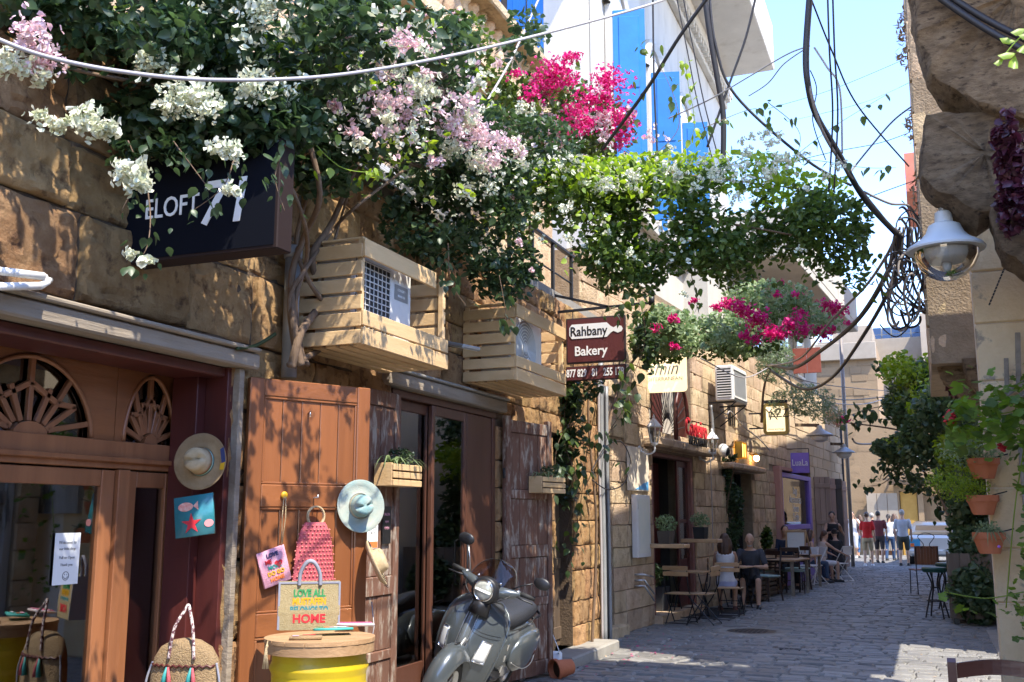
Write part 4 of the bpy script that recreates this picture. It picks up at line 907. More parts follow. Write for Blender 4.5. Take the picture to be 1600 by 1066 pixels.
# leg shield
def shield(u, v):
    z = .26+v*.66; h = (.215+.06*math.sin(v*math.pi*.85))*math.sqrt(max(.05, 1-max(0, (v-.72)/.28)**2.4*.72))
    y = (u*2-1)*h-.035; return (.50+.06*math.sin(v*3.14) - .17*abs(u*2-1)**2.2 - .12*v, y, z-.02*abs(u*2-1)**3)
sb('leg_shield', lambda b: b.sheet(shield, 20, 16, (-.035, 0, 0)), paint)
sb('shield_edge', lambda b: b.tube([Vector(shield(u, v))+Vector((-.012, 0, 0)) for u, v in [(0, j/12) for j in range(13)]+[(i/12, 1) for i in range(1, 13)]+[(1, 1-j/12) for j in range(1, 13)]], .012, 8), paint)
def ridge(u, v):
    p = Vector(shield(.5+(u-.5)*.17*(1-.2*v), .04+v*.93)); p.x += .026*(1-abs(2*u-1)**2); return p
sb('centre_ridge', lambda b: b.sheet(ridge, 8, 16, (-.02, 0, 0)), mk('ridge_grey', (.17, .19, .20), rough=.25, metal=.3, coat=.8))
for s_ in (-1, 1): sb('ridge_seam', lambda b: b.tube([Vector(shield(.5+s_*.5*.17, .04+j/14*.93))+Vector((.003, 0, 0)) for j in range(15)], .004, 6), silver)
for k in range(4):
    def slot(b, k=k):
        for_z = .18+.045*k
        b.tube([Vector(shield(.5-.17+.30*i/8, for_z+.02*math.sin(i/8*math.pi)))+Vector((.028 if 1 <= i <= 7 else .012, 0, 0)) for i in range(9)], [.004]+[.008]*7+[.004], 8)
    sb('grille_slot', slot, dkp)
for s_ in (-1, 1):
    def ind(u, v, s_=s_):
        p = Vector(shield(.5+s_*(.24+.16*u*(1-.25*v)+.04*v), .30+.26*v)); p.x += .016; return p
    tl = sb('indicator', lambda b: b.sheet(ind, 5, 6, (-.02, 0, 0)), lens)
    def indr(b, s_=s_):
        q = [ind(0, j/5) for j in range(6)]+[ind(i/3, 1) for i in range(1, 4)]+[ind(1, 1-j/5) for j in range(1, 6)]+[ind(1-i/3, 0) for i in range(1, 4)]
        b.tube(q, .005, 6)
    sb('indicator_rim', indr, M_['chrome'], par=tl)
for k in range(3):
    sb('side_vent', lambda b: b.bar((.24, .268, .40+k*.09), (.26, .272, .46+k*.09), .012, .02, up=(1, 0, 0)), M_['chrome'])
sb('inner_shield', lambda b: b.loft([ring(.30, .56, .20, .30), ring(.24, .56, .21, .30), ring(.20, .54, .15, .24)]), dkp)
# fender
def fend(u, v):
    a_ = R(10)+v*R(170); c = u*2-1; r_ = .275+.03*math.sin(v*3.14); w_ = .10*(1-.35*abs(v*2-1)**2)
    return (.67+r_*math.cos(a_)*(1.08)*(1-.05*c*c), c*w_*1.05, .24+r_*math.sin(a_)*(1.12)-.10*c*c*abs(c))
sb('front_fender', lambda b: b.sheet(fend, 14, 24, (0, 0, -.006)), paint)
sb('fender_crest', lambda b: b.tube([Vector(fend(.5, .42+.012*i))+Vector((0, 0, .004)) for i in range(10)], [.003]+[.010]*8+[.003], 8), dkp)
sb('fork', lambda b: b.tube([(.66, -.085, .23), (.60, -.085, .40), (.50, 0, .60)], .02, 8), silver)
# steering head
sb('headset', lambda b: b.loft([ring(.30, 1.0, .05, .05, pw=1), ring(.34, 1.0, .10, .085, pw=1), ring(.42, 1.0, .125, .11, pw=1), ring(.475, 1.0, .112, .105, pw=1), ring(.485, 1.0, .098, .098, pw=1)]), dkp)
sb('headset_arms', lambda b: b.tube(catmull([(.36, -.26, 1.055), (.40, -.15, 1.03), (.40, 0, 1.0), (.40, .15, 1.03), (.36, .26, 1.055)]), [.022+.03*math.sin(i/32*math.pi) for i in range(33)], 10), paint)
sb('steering_neck', lambda b: b.tube([(.42, 0, .93), (.44, 0, .80)], [.07, .09], 12), dkp)
hl = sb('headlight', lambda b: b.lathe([(.075, 0), (.074, .006), (.05, .016), (.002, .02)], 32, T((.488, 0, 1.0)) @ Rot(R(90), 'Y')), mk('headlight_glass', (.55, .56, .50), (.20, .21, .18), 18, .08, coat=1))
sb('headlight_rim', lambda b: b.tube([(.492, .080*math.cos(t), 1.0+.080*math.sin(t)) for t in [i*math.pi/20 for i in range(41)]], .007, 8, False), M_['chrome'], par=hl)
sb('led_bar', lambda b: b.box(.500, .511, -.070, .070, .989, 1.008), mk('led_white', (.85, .85, .8), rough=.2), par=hl)
for s_ in (-1, 1):
    sb('grip', lambda b: b.tube([(.345, s_*.25, 1.06), (.32, s_*.375, 1.062)], [.019, .019], 12), rub)
    sb('brake_lever', lambda b: b.tube(catmull([(.38, s_*.22, 1.04), (.40, s_*.30, 1.035), (.37, s_*.385, 1.03)]), .007, 7), dkp)
    sb('bar_clamp', lambda b: b.ell((.355, s_*.235, 1.058), (.03, .025, .028)), silver)
    st_ = [(.36, s_*.20, 1.07), (.36, s_*.25, 1.18), (.35, s_*.30, 1.275)] if s_ < 0 else [(.36, s_*.18, 1.07), (.36, s_*.25, 1.13), (.35, s_*.33, 1.175)]
    m_ = sb('mirror', lambda b: b.ell((.35, s_*(.33 if s_ < 0 else .40), (1.31 if s_ < 0 else 1.20)), (.02, .072, .048)), dkp)
    sb('mirror_stem', lambda b: b.tube(st_, .006, 6), silver if s_ < 0 else dkp, par=m_)
    sb('mirror_glass', lambda b: b.ell((.333, s_*(.33 if s_ < 0 else .40), (1.31 if s_ < 0 else 1.20)), (.008, .062, .04)), M_['chrome'], par=m_)
def screen(u, v):
    c = u*2-1; w_ = .19*math.sqrt(max(0, 1-(v**2.6)))+.012; return (.46-.13*v-.08*c*c, c*w_, 1.02+.235*v-.015*c*c)
sb('windscreen', lambda b: b.sheet(screen, 14, 12), smoke)
sb('screen_rim', lambda b: b.tube([screen(0, j/12) for j in range(12)]+[screen(1, 1-j/12) for j in range(12)], .0035, 6), dkp)
for s_ in (-1, 1): sb('screen_bolt', lambda b: b.ell((.435, s_*.10, 1.09), (.008, .012, .012), 8, 6), M_['chrome'])
# floor, body, seat
sb('floorboard', lambda b: b.loft([ring(.34, .29, .20, .03), ring(.0, .27, .19, .035), ring(-.12, .28, .17, .05)]), dkp)
sb('rear_body', lambda b: b.loft([ring(-.02, .42, .10, .14), ring(-.08, .46, .17, .20), ring(-.25, .50, .205, .22), ring(-.45, .52, .225, .21), ring(-.65, .53, .215, .185), ring(-.82, .55, .15, .13), ring(-.90, .57, .06, .06)]), paint)
for s_ in (-1, 1):
    sb('side_cowl', lambda b: b.loft([ring(-.14, .44, .02, .06, yc=s_*.19), ring(-.26, .46, .055, .15, yc=s_*.195), ring(-.45, .48, .075, .175, yc=s_*.20), ring(-.64, .50, .065, .155, yc=s_*.19), ring(-.80, .53, .03, .09, yc=s_*.16), ring(-.84, .54, .01, .03, yc=s_*.14)]), paint)
    sb('cowl_seam', lambda b: b.tube(catmull([(-.16, s_*.215, .40), (-.35, s_*.272, .35), (-.6, s_*.262, .38), (-.80, s_*.19, .50)]), .004, 6), silver)
    sb('tail_signal', lambda b: b.ell((-.88, s_*.09, .58), (.02, .03, .02), 10, 6), orange)
sb('seat', lambda b: b.loft([ring(.02, .66, .06, .03), ring(-.04, .68, .11, .065), ring(-.18, .715, .145, .085), ring(-.32, .735, .16, .085), ring(-.46, .765, .165, .095), ring(-.62, .785, .150, .085), ring(-.76, .775, .115, .055), ring(-.81, .765, .06, .025)]), seatm)
sb('seat_piping', lambda b: b.tube(catmull([(-.02, .13, .66), (-.2, .165, .67), (-.40, .175, .70), (-.60, .165, .74), (-.78, .10, .755)]), .005, 6), rub)
sb('grab_rail', lambda b: b.tube(catmull([(-.62, .14, .72), (-.78, .15, .735), (-.88, .08, .74), (-.88, -.08, .74), (-.78, -.15, .735), (-.62, -.14, .72)]), .012, 8), dkp)
sb('rear_light', lambda b: b.ell((-.89, 0, .62), (.02, .05, .03), 12, 8), redm)
sb('exhaust', lambda b: b.tube(catmull([(-.30, -.17, .24), (-.5, -.19, .24), (-.85, -.20, .30)]), [.04]*9+[.05]*8, 12), silver)
sb('engine_case', lambda b: b.loft([ring(-.25, .27, .09, .08), ring(-.45, .25, .11, .10), ring(-.70, .24, .08, .08)]), silver)
sb('side_stand', lambda b: b.tube([(-.05, .12, .24), (-.10, .27, .08)], .012, 6), M_['iron'])
sb('licence_plate', lambda b: b.box(-.93, -.92, -.09, .09, .36, .48), M_['white'], False)
for k, pts in enumerate((((.37, -.22, 1.05), (.47, -.16, .98), (.47, -.06, .90), (.42, 0, .84)), ((.37, .22, 1.05), (.46, .17, .99), (.46, .07, .91), (.42, .01, .85)))):
    sb('brake_cable', lambda b: b.tube(catmull(pts), .004, 5), dkp)
sb('shield_badge', lambda b: b.ell(tuple(Vector(shield(.5, .90))+Vector((.018, 0, 0))), (.008, .018, .014), 10, 6), M_['chrome'])
for v_ in (.62, .66): sb('panel_seam', lambda b: b.tube([Vector(shield(.59+.36*i/8, v_-.02*math.sin(i/8*3.1)))+Vector((.001, 0, 0)) for i in range(9)], .0018, 5), dkp)
# ================================================================ cafe side of the street (frame FB)
def fb(name, par, *a, mat=None, b=.006, **k): return fbox(name, par, *a, mat, b=b, M=FB, **k)
drd = M_['dark_red']; trimw = mk('red_trim', (.20, .085, .07), (.27, .13, .11), 6, .6, .3, 30)
cd = thing('cafe_door', 'dark red panelled cafe doorway with one glazed leaf under the curved name sign', 'door', FB @ Vector((-.2, 2, 0)))
fb('door_post', cd, -.20, -.04, 1.04, 1.15, .12, 2.55, mat=trimw); fb('door_post', cd, -.20, -.04, 3.0, 3.11, .12, 2.55, mat=trimw)
fb('door_head', cd, -.20, -.04, 1.04, 3.11, 2.552, 2.615, mat=trimw); fb('threshold', cd, -.5, .1, 1.04, 3.11, -.05, .12, mat=M_['stone_mid'])
lf = fb('glazed_leaf', cd, -.14, -.10, 2.45, 2.55, .13, 2.54, mat=drd)
fb('stile', lf, -.14, -.10, 2.90, 2.99, .13, 2.54, mat=drd); fb('rail', lf, -.138, -.102, 2.552, 2.898, 2.44, 2.54, mat=drd); fb('rail', lf, -.138, -.102, 2.552, 2.898, 1.5, 1.56, mat=drd); fb('kick_panel', lf, -.138, -.11, 2.552, 2.898, .13, .9, mat=drd)
fb('glass_pane', lf, -.122, -.118, 2.54, 2.91, .89, 2.45, mat=M_['glass'], b=0)
for k in range(6): fb('plank', cd, -.46, -.42, 1.16+k*.215, 1.16+k*.215+.21, .12, 2.5, mat=drd)
fb('door_canopy', mid, -.05, .22, .70, 3.75, 2.67, 2.82, mat=M_['stone_mid'], b=.03)
# fan window
fw = thing('fan_window', 'tall dark window with thin radiating bars above the cafe door', 'window', FB @ Vector((-.2, 2, 2.95)))
fb('frame_side', fw, -.25, -.12, 1.02, 1.10, 2.96, 4.59, mat=drd); fb('frame_side', fw, -.25, -.12, 3.0, 3.08, 2.96, 4.59, mat=drd); fb('frame_head', fw, -.25, -.12, 1.10, 3.0, 4.50, 4.59, mat=drd)
fb('centre_panel', fw, -.30, -.26, 1.85, 2.25, 2.96, 4.5, mat=drd); fb('glass_pane', fw, -.34, -.33, 1.1, 3.0, 2.96, 4.5, mat=mk('pale_pane', (.50, .46, .40), (.62, .58, .52), 3, .2), b=0)
for k in range(17):
    a_ = R(10+k*10); e = min(1.5/max(.01, math.sin(a_)), .94/max(.01, abs(math.cos(a_))))
    mb = MB(FB); mb.tube([(-.10, 2.05+.22*math.cos(a_), 3.0+.22*math.sin(a_)), (-.10, 2.05+e*math.cos(a_), 3.0+e*math.sin(a_))], .009, 6); mb.build('radial_bar', M_['iron'], fw)
cs = thing('name_sign', 'curved dark red metal name sign standing over the cafe door', 'sign', FB @ Vector((.2, 2.3, 2.82)))
mb = MB(FB); mb.tube([(.16, 2.0+.30*math.cos(t), 3.15+.55*math.sin(t)) for t in [i*math.pi/12 for i in range(13)]]+[(.16, 1.7, 2.83)], .035, 8); mb.build('sign_arch', drd, cs, True)
text('Costeiro', .42, FB @ T((.20, 2.65, 3.08)) @ TX_FACE, redm, cs, ext=.012, off=.004, sx=.75); text('MEZOANTI', .20, FB @ T((.22, 2.65, 2.86)) @ TX_FACE, M_['black'], cs, ext=.012, off=.003, sx=.95)
# square wall window with blue sea board and menu box on the pier
mbx = thing('menu_box', 'narrow white framed menu case hung on the stone pier', 'menu case', FB @ Vector((.05, .4, 1.3)))
fb('case', mbx, 0.012, .10, .10, .62, 1.02, 1.92, mat=M_['plastic_w']); fb('menu_sheet', mbx, .101, .104, .16, .56, 1.08, 1.86, mat=mk('menu', (.60, .62, .56), (.70, .68, .58), 6, .4), b=0)
pb = thing('sea_poster', 'cream board with a blue wave on the pier above the menu case', 'poster', FB @ Vector((.05, .4, 1.95)))
fb('board', pb, .012, .03, -.05, .80, 1.98, 2.62, mat=mk('poster_cream', (.62, .52, .40), (.72, .64, .52), 3, .6)); mb = MB(FB); mb.prism([(.2, 2.0), (.75, 2.0), (.75, 2.13), (.55, 2.10), (.38, 2.04)], .031, .034, TX_FACE @ Matrix.Identity(4)); mb.build('blue_wave', mk('wave', (.10, .35, .65), rough=.5), pb)
mt = thing('tap_pipes', 'small bent steel pipes sticking out low on the pier', 'pipe', FB @ Vector((.1, .3, .6)))
for (z0, z1) in ((.78, .74), (.70, .50), (.62, .40)): mb = MB(FB); mb.tube([(0, .2, z0), (.12, .28, z0), (.22, .40, z1)], .015, 7); mb.build('pipe', silver, mt, True)
# lanterns
def lantern(M, label):
    l = thing('wall_lantern', label, 'lantern', M=M, group='white wall lanterns by the cafe door'); wm = M_['plastic_w']
    def q(nm, fn, mat, sm=False): mb = MB(M); fn(mb); mb.build(nm, mat, l, sm)
    q('arm', lambda b: b.tube(catmull([(0, 0, -.12), (.12, 0, -.20), (.24, 0, -.16), (.24, 0, -.06)]), .014, 8), wm, True); q('wall_plate', lambda b: b.lathe([(.05, 0), (.05, .02)], 16, Rot(R(90), 'Y') @ T((.12, 0, 0))), wm)
    q('base', lambda b: b.lathe([(.02, -.08), (.05, -.06), (.055, -.03)], 6, T((.24, 0, 0))), wm)
    for k in range(6): a_ = k*math.pi/3; q('corner_bar', lambda b: b.tube([(.24+.055*math.cos(a_), .055*math.sin(a_), -.04), (.24+.10*math.cos(a_), .10*math.sin(a_), .20)], .007, 5), wm)
    q('glass', lambda b: b.lathe([(.050, -.03), (.093, .195)], 6, T((.24, 0, 0)), cap=False), M_['glass'])
    q('roof', lambda b: b.lathe([(.125, .20), (.115, .22), (.04, .31), (.02, .33), (.02, .36), (.001, .40)], 6, T((.24, 0, 0))), wm)
s_, z_ = fr(FB, 1022, 678, .24); lantern(FB @ T((0, s_, z_-.10)), 'white six sided lantern left of the cafe name sign')
s_, z_ = fr(FB, 1113, 695, .24); lantern(FB @ T((0, s_, z_-.10)), 'white six sided lantern right of the cafe door beside the camera')
s_, z_ = fr(FB, 1104, 706, .15); cmr = thing('security_camera', 'white security camera under the right hand lantern', 'camera', FB @ Vector((0, s_, z_)))
mb = MB(FB); mb.tube([(.0, s_, z_+.02), (.12, s_, z_+.02)], .03, 10); mb.build('mount', pw, cmr, True); mb = MB(FB @ T((.14, s_, z_)) @ Rot(R(-60), 'Z')); mb.box(-.10, .12, -.05, .05, -.045, .045, b=.02); mb.ell((.12, 0, 0), (.012, .03, .03)); mb.build('camera_body', pw, cmr, True)
s_, z_ = fr(FB, 1131, 704, .1); sp = thing('round_speaker', 'round white and black ball camera beside the lantern', 'camera', FB @ Vector((0, s_, z_)))
mb = MB(FB); mb.ell((.09, s_, z_), (.11, .13, .13)); mb.build('ball', pw, sp, True); mb = MB(FB); mb.ell((.15, s_+.0, z_-.02), (.07, .09, .09)); mb.build('dark_lens', M_['black'], sp, True)
# air conditioner on bracket
a_m = FB @ T((.50, 3.95, 3.72)) 
ac3 = ac(a_m, .95, .66, .34, 'white air conditioner with slatted grille above the cafe lantern', 'none')
fbox('grille_recess', ac3, -.30, -.04, -.004, -.001, .06, .60, M_['matte_black'], b=0, M=a_m)
for k in range(11): fbox('grille_bar', ac3, -.30, -.04, -.012, -.004, .07+k*.048, .088+k*.048, pw, b=0, M=a_m)
fbox('side_frame', ac3, .002, .02, .05, .90, .05, .09, pw, M=a_m); fbox('side_frame', ac3, .002, .02, .05, .90, .57, .61, pw, M=a_m); fbox('side_panel', ac3, .001, .006, .1, .85, .1, .56, M_['steel_grey'], M=a_m)
for y in (.1, .8): mb = MB(a_m); mb.bar((-.5, y, -.02), (.02, y, -.02), .03, .03); mb.bar((-.5, y, -.4), (0, y, -.03), .02, .02); mb.build('bracket', M_['iron'], ac3)
mb = MB(FB); mb.tube(catmull([(.06, 4.0, 3.65), (.06, 4.05, 3.1), (.07, 3.9, 2.95), (.06, 3.55, 2.85)]), .03, 8); tag(mb.build('conduit', M_['pipe_grey'], None, True), 'grey bent conduit from the air conditioner down to the lantern', 'pipe')
mb = MB(FB); mb.tube(catmull([(.04, 3.9, 2.7), (.04, 3.92, 2.0), (.04, 3.9, 1.0)]), .010, 6); tag(mb.build('white_cable', M_['cable_w'], None, True), 'thin white cable running down the stone beside the cafe door', 'cable')
mb = MB(FB); mb.tube(catmull([(.06, 4.6, 3.62), (.06, 5.0, 3.58), (.06, 5.3, 3.66), (.06, 6.2, 3.45), (.06, 7.4, 3.3), (.06, 8.4, 3.1)]), .014, 6); tag(mb.build('white_cable', M_['cable_w'], None, True), 'wavy white cable along the wall under the air conditioner', 'cable')
nw = thing('narrow_window', 'small dark barred window behind hanging white cables', 'window', FB @ Vector((-.1, 5.6, 3.4)))
for k in range(4): mb = MB(FB); mb.tube([(-.02, 5.4+k*.15, 3.42), (-.02, 5.4+k*.15, 4.28)], .012, 6); mb.build('bar', M_['iron'], nw)
fb('frame', nw, -.08, -.04, 5.36, 5.89, 4.22, 4.29, mat=M_['old_dark'])
# arched doorway with plants
ad = thing('arched_doorway', 'dark glazed arched doorway wrapped in climbing leaves', 'door', FB @ Vector((-.2, 6, 0)))
fb('glass_pane', ad, -.30, -.29, 5.1, 7.0, 0, 2.5, mat=M_['glass_mirror'], b=0)
for y in (5.12, 6.0, 6.9): fb('mullion', ad, -.29, -.23, y-.03, y+.03, 0, 2.5, mat=M_['iron'])
fb('transom', ad, -.285, -.235, 5.1, 7.0, 1.9, 1.96, mat=M_['iron'])
fb('awning_board', mid, -.02, .25, 4.75, 7.25, 2.52, 2.64, mat=M_['stone_mid'], b=.03)
wl = thing('wall_lamp', 'small lit amber lantern on the stone wall near the gold sign', 'lamp', FB @ Vector((.1, 7.7, 2.7)))
s_, z_ = fr(FB, 1182, 716, .12); mb = MB(FB); mb.ell((.12, s_, z_), (.06, .06, .07)); mb.build('bulb', mk('lit_bulb', (1, .7, .3), emit=(1, .62, .25), es=7), wl, True); mb = MB(FB); mb.lathe([(.10, .05), (.10, .07), (.03, .12)], 6, T((.12, s_, z_))); mb.box(0, .12, s_-.02, s_+.02, z_+.06, z_+.09); mb.build('lamp_cage', mk('brass', (.45, .28, .06), rough=.3, metal=.8), wl)
s_, z_ = fr(FB, 1158, 704, .10); wl2 = thing('wall_lamp', 'glowing yellow box lamp left of the small amber lantern', 'lamp', FB @ Vector((.1, s_, z_)))
mb = MB(FB); mb.box(.03, .15, s_-.16, s_+.16, z_-.14, z_+.14, b=.02); mb.build('lamp_glass', mk('lit_amber', (.8, .5, .15), emit=(1, .55, .12), es=.9), wl2)
for y in (-.17, 0, .17): mb = MB(FB); mb.box(.02, .17, s_+y-.012, s_+y+.012, z_-.16, z_+.17); mb.build('lamp_cage', mk('brass2', (.45, .28, .06), rough=.3, metal=.8) if y < 0 else bpy.data.materials['brass2'], wl2)
# purple framed shop
pu = mk('purple', (.20, .12, .50), (.24, .15, .56), 5, .5); pk = mk('pink_wood', (.36, .17, .13), (.46, .25, .20), 6, .7, .3, 30, stretch=(1, 1, .1))
ps = thing('purple_shopfront', 'purple framed glass shopfront with a pinkish wooden surround', 'shopfront', FB @ Vector((0, 11, 0)))
fb('side_board', ps, -.4, .12, 9.0, 9.25, 0, 2.78, mat=pk); fb('head_board', ps, -.3, .12, 9.252, 10.4, 2.70, 2.78, mat=pk)
for y in (9.28, 12.6): fb('post', ps, -.06, .06, y, y+.26, 0, 2.66, mat=pu)
fb('head', ps, -.06, .06, 9.542, 12.598, 2.55, 2.66, mat=pu); fb('transom', ps, -.05, .05, 9.542, 12.598, 1.30, 1.42, mat=pu); fb('sill', ps, -.06, .06, 9.542, 12.598, 0, .5, mat=pu)
fb('glass_pane', ps, -.01, 0, 9.5, 12.7, .5, 2.6, mat=M_['glass'], b=0); fb('back_board', ps, -.5, -.45, 9.3, 10.6, .2, 2.6, mat=mk('warm_board', (.55, .33, .12), (.62, .40, .17), 3, .6)); fb('back_board', ps, -.5, -.45, 11.0, 12.6, .2, 2.6, mat=bpy.data.materials['warm_board'])
for k, t_ in enumerate(('Bags', 'Accessories', 'Home', 'Crafts')): text(t_, .28, FB @ T((.004, 11.1, 2.25-k*.22)) @ TX_FACE, M_['white'], ps, ext=.001)
for k, t_ in enumerate(('open', 'daily', 'welcome')): text(t_, .2, FB @ T((.004, 10.6, 1.12-k*.2)) @ TX_FACE, M_['white'], ps, ext=.001)
# other shutters further along
k_ = 0
for s0_, wd, ang, lab in ((13.45, .45, 55, 'first grey brown open shutter right of the purple shopfront'), (14.5, .5, 35, 'second tall weathered shutter past the purple shopfront'), (14.95, .5, 60, 'third tall shutter standing out from the far wall'), (15.3, .45, 75, 'narrow dark shutter before the last doorway'), (16.7, .6, 20, 'last weathered shutter next to the corner drain pipe')):
    pmx = mk('shutter_w%d' % k_, *[((.24, .17, .13), (.38, .28, .22)), ((.30, .20, .17), (.44, .32, .27)), ((.05, .045, .04), (.12, .10, .09))][k_ % 3], 5, .8, .5, 20, stretch=(1, 1, .1)); k_ += 1
    Mh = FB @ T((.02, s0_, 0)) @ Rot(R(-ang), 'Z'); s_ = thing('tall_shutter', lab, 'shutter', M=Mh)
    for j in range(3): fbox('plank', s_, -.02, .02, j*wd/3+.004, (j+1)*wd/3-.004, .1, 2.7, pmx, M=Mh)
    for z in (.3, 1.4, 2.4): fbox('rail', s_, .021, .045, .01, wd-.01, z, z+.12, pmx, M=Mh)
# signs: cream jasmin sign, gold yazz sign, purple sign
goldm = mk('gold_frame', (.30, .20, .05), (.42, .30, .08), 6, .35, metal=.5); crm = mk('sign_cream_glow', (.78, .60, .36), (.82, .66, .42), 2, .4, emit=(1, .78, .45), es=.3)  # weak glow added to the cream so both cream signs look lit
def rsign(Y, x0, x1, y0, y1, th, rad, frame, facem, label, fw):
    A = W(x0, y0, Y=Y); B = W(x1, y1, Y=Y); X0, X1, Z1, Z0 = A.x, B.x, A.z, B.z; r_ = rad
    s_ = thing('projecting_sign', label, 'sign', ((X0+X1)/2, Y, Z0))
    def rr(i): 
        out = []
        for cx_, cz_, a0 in ((X1-r_, Z1-r_, 0), (X0+r_, Z1-r_, 90), (X0+r_, Z0+r_, 180), (X1-r_, Z0+r_, 270)):
            for k in range(6): a_ = R(a0+k*18); out.append((cx_+(r_-i)*math.cos(a_), cz_+(r_-i)*math.sin(a_)))
        return out
    b = MB(); b.prism(rr(0), -th, 0, T((0, Y, 0)) @ TX_CAM); b.build('sign_box', frame, s_); b = MB(); b.prism(rr(fw), .001, .008, T((0, Y, 0)) @ TX_CAM); b.build('sign_face', facem, s_)
    return s_, X0, X1, Z0, Z1
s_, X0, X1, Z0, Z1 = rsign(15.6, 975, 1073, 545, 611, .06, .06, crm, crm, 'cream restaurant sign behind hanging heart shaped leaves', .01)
text('Jasmin', .30, T(((X0+X1)/2+.04, 15.585, Z0+.36)) @ TX_CAM, M_['steel_grey'], s_, shear=.35, sx=.85); text('MEDITERRANEAN', .085, T(((X0+X1)/2+.10, 15.585, Z0+.20)) @ TX_CAM, M_['steel_grey'], s_)
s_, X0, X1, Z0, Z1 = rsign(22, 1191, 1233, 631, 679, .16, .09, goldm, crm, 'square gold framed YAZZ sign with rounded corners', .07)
YZ = 22
text('Y', .26, T((X0+.135, YZ-.012, Z1-.22)) @ TX_CAM, M_['black'], s_); text('A', .26, T((X0+.225, YZ-.012, Z1-.27)) @ TX_CAM, M_['black'], s_, shear=-.2); text('ZZ', .26, T((X0+.40, YZ-.012, Z1-.22)) @ TX_CAM, M_['black'], s_, sx=.8); text('shoes and bags', .055, T(((X0+X1)/2, YZ-.012, Z0+.12)) @ TX_CAM, M_['black'], s_)
for z in (Z0+.15, Z1-.2): b = MB(); b.bar((X0-.30, YZ+.05, z), (X0, YZ+.05, z), .03, .03); b.build('bracket', M_['iron'], s_)
b = MB(); b.box((X0+X1)/2-.25, (X0+X1)/2+.25, YZ, YZ+.1, Z1+.01, Z1+.07); b.build('lamp_hood', M_['matte_black'], s_)
s_, X0, X1, Z0, Z1 = rsign(26.2, 1235, 1265, 708, 739, .04, .01, pu, pu, 'small purple square sign lettered LuaLa above the purple shop', .01)
text('LuaLa', .22, T(((X0+X1)/2, 26.18, (Z0+Z1)/2)) @ TX_CAM, M_['white'], s_, sx=.75)
b = MB(); b.bar((X0-.7, 26.22, Z1+.10), (X1, 26.22, Z1+.10), .02, .02); b.bar((X1, 26.22, Z1+.1), (X1, 26.22, Z0-.1), .02, .02); b.build('bracket', M_['iron'], s_)
# barn lamps
for (px, py, Y, lab) in ((1281, 681, 27.5, 'nearer grey bell shaped street lamp on the far left wall'), (1319, 708, 33, 'farther grey bell shaped street lamp by the corner drain pipe')):
    P = W(px, py, Y=Y); l = thing('bell_lamp', lab, 'street lamp', P, group='bell shaped street lamps along the far wall')
    b = MB(T(P)); b.lathe([(.34, 0), (.34, .02), (.16, .12), (.08, .18), (.06, .26), (.02, .27)], 20); b.build('shade', M_['steel_grey'], l, 'auto'); b = MB(T(P)); b.ell((0, 0, -.03), (.22, .22, .14)); b.build('globe', M_['plastic_w'], l, True)
    b = MB(T(P)); b.bar((0, 0, .27), (-.65, .0, .30), .06, .08); b.build('arm', M_['old_dark'], l)
    b = MB(T(P)); b.box(-.72, -.62, -.06, .06, .15, .38); b.build('wall_plate', M_['old_dark'], l)
# corner drain pipe bundle
for (px, r_, mt_, lab) in ((1330, .06, 'pipe_grey', 'tall pale drain pipe at the far corner of the street'), (1322, .045, 'cable_b', 'black cable duct beside the far corner drain pipe')):
    A = W(px, 830, Y=35.6); b = MB(); b.tube([(A.x, A.y, 0), (A.x, A.y, 8.0 if r_ > .05 else 5)], r_, 8); tag(b.build('drain_pipe', M_['cable_g'] if r_ > .05 else M_[mt_], None, True), lab, 'pipe')
# ================================================================ right hand side of the street
rb = MB(); holed(rb, -12, 9.3, -.1, 4.0, [(7.0, 9.0, -1, 2.7)], 1.2, 1.6); rb.box(1.6, 9, -12, 9.3, -.1, 4.0, b=0)
rb = tag(rb.build('near_house', M_['mortar']), 'low stone house at the right edge of the view beside the pots', 'building')
FR = T((1.15, 0, 0)) @ Rot(R(180), 'Z')
stones(rb, FR, layout(-9.3, -2.5, 0, 4.0, (.28, .36), (.4, .75), [(-9.0, -7.0, -1, 2.7)], 21), M_['stone_mid'], 'mid', .1, 180, n=10, jit=.012)
gd = thing('old_double_door', 'old grey weathered double door seen mirrored in the left shop glass', 'door', (1.3, 8, 0))
for k in range(2):
    y0 = 7.02+k*.99
    for (a, c, z0, z1, x) in ((0, .12, 0, 2.68, 0), (.86, .98, 0, 2.68, 0), (.12, .86, 2.5, 2.68, .0), (.12, .86, 1.75, 1.9, 0), (.12, .86, .95, 1.1, 0), (.12, .86, 0, .2, 0)):
        b = MB(); b.box(1.22, 1.27, y0+a+.002, y0+c-.002, z0+.002, z1-.002, b=.01); b.build('frame_board', M_['grey_door'], gd)
    for (z0, z1) in ((.2, .95), (1.1, 1.75), (1.9, 2.5)):
        b = MB(); b.box(1.25, 1.29, y0+.122, y0+.858, z0, z1, b=.01); b.build('panel', M_['grey_door'], gd); b = MB(); b.box(1.235, 1.25, y0+.2, y0+.78, z0+.08, z1-.08, b=.012); b.build('raised_panel', M_['grey_door'], gd)
b = MB(); b.tube([(1.20, 7.5, 1.02), (1.20, 8.5, 1.02)], .02, 8); b.build('bar', M_['iron'], gd, True)
tb = MB(); tb.box(1.3, 12, 13.5, 36, -.1, 11.2, b=0); tb.box(1.3, 12, 13.5, 13.6, 11.2, 11.3, b=0)  # hidden house; its height is set to shade the cafe street
tb = tag(tb.build('shade_house', M_['plaster_c']), 'plain house hidden on the right behind the vine, height set to shade the street', 'building')
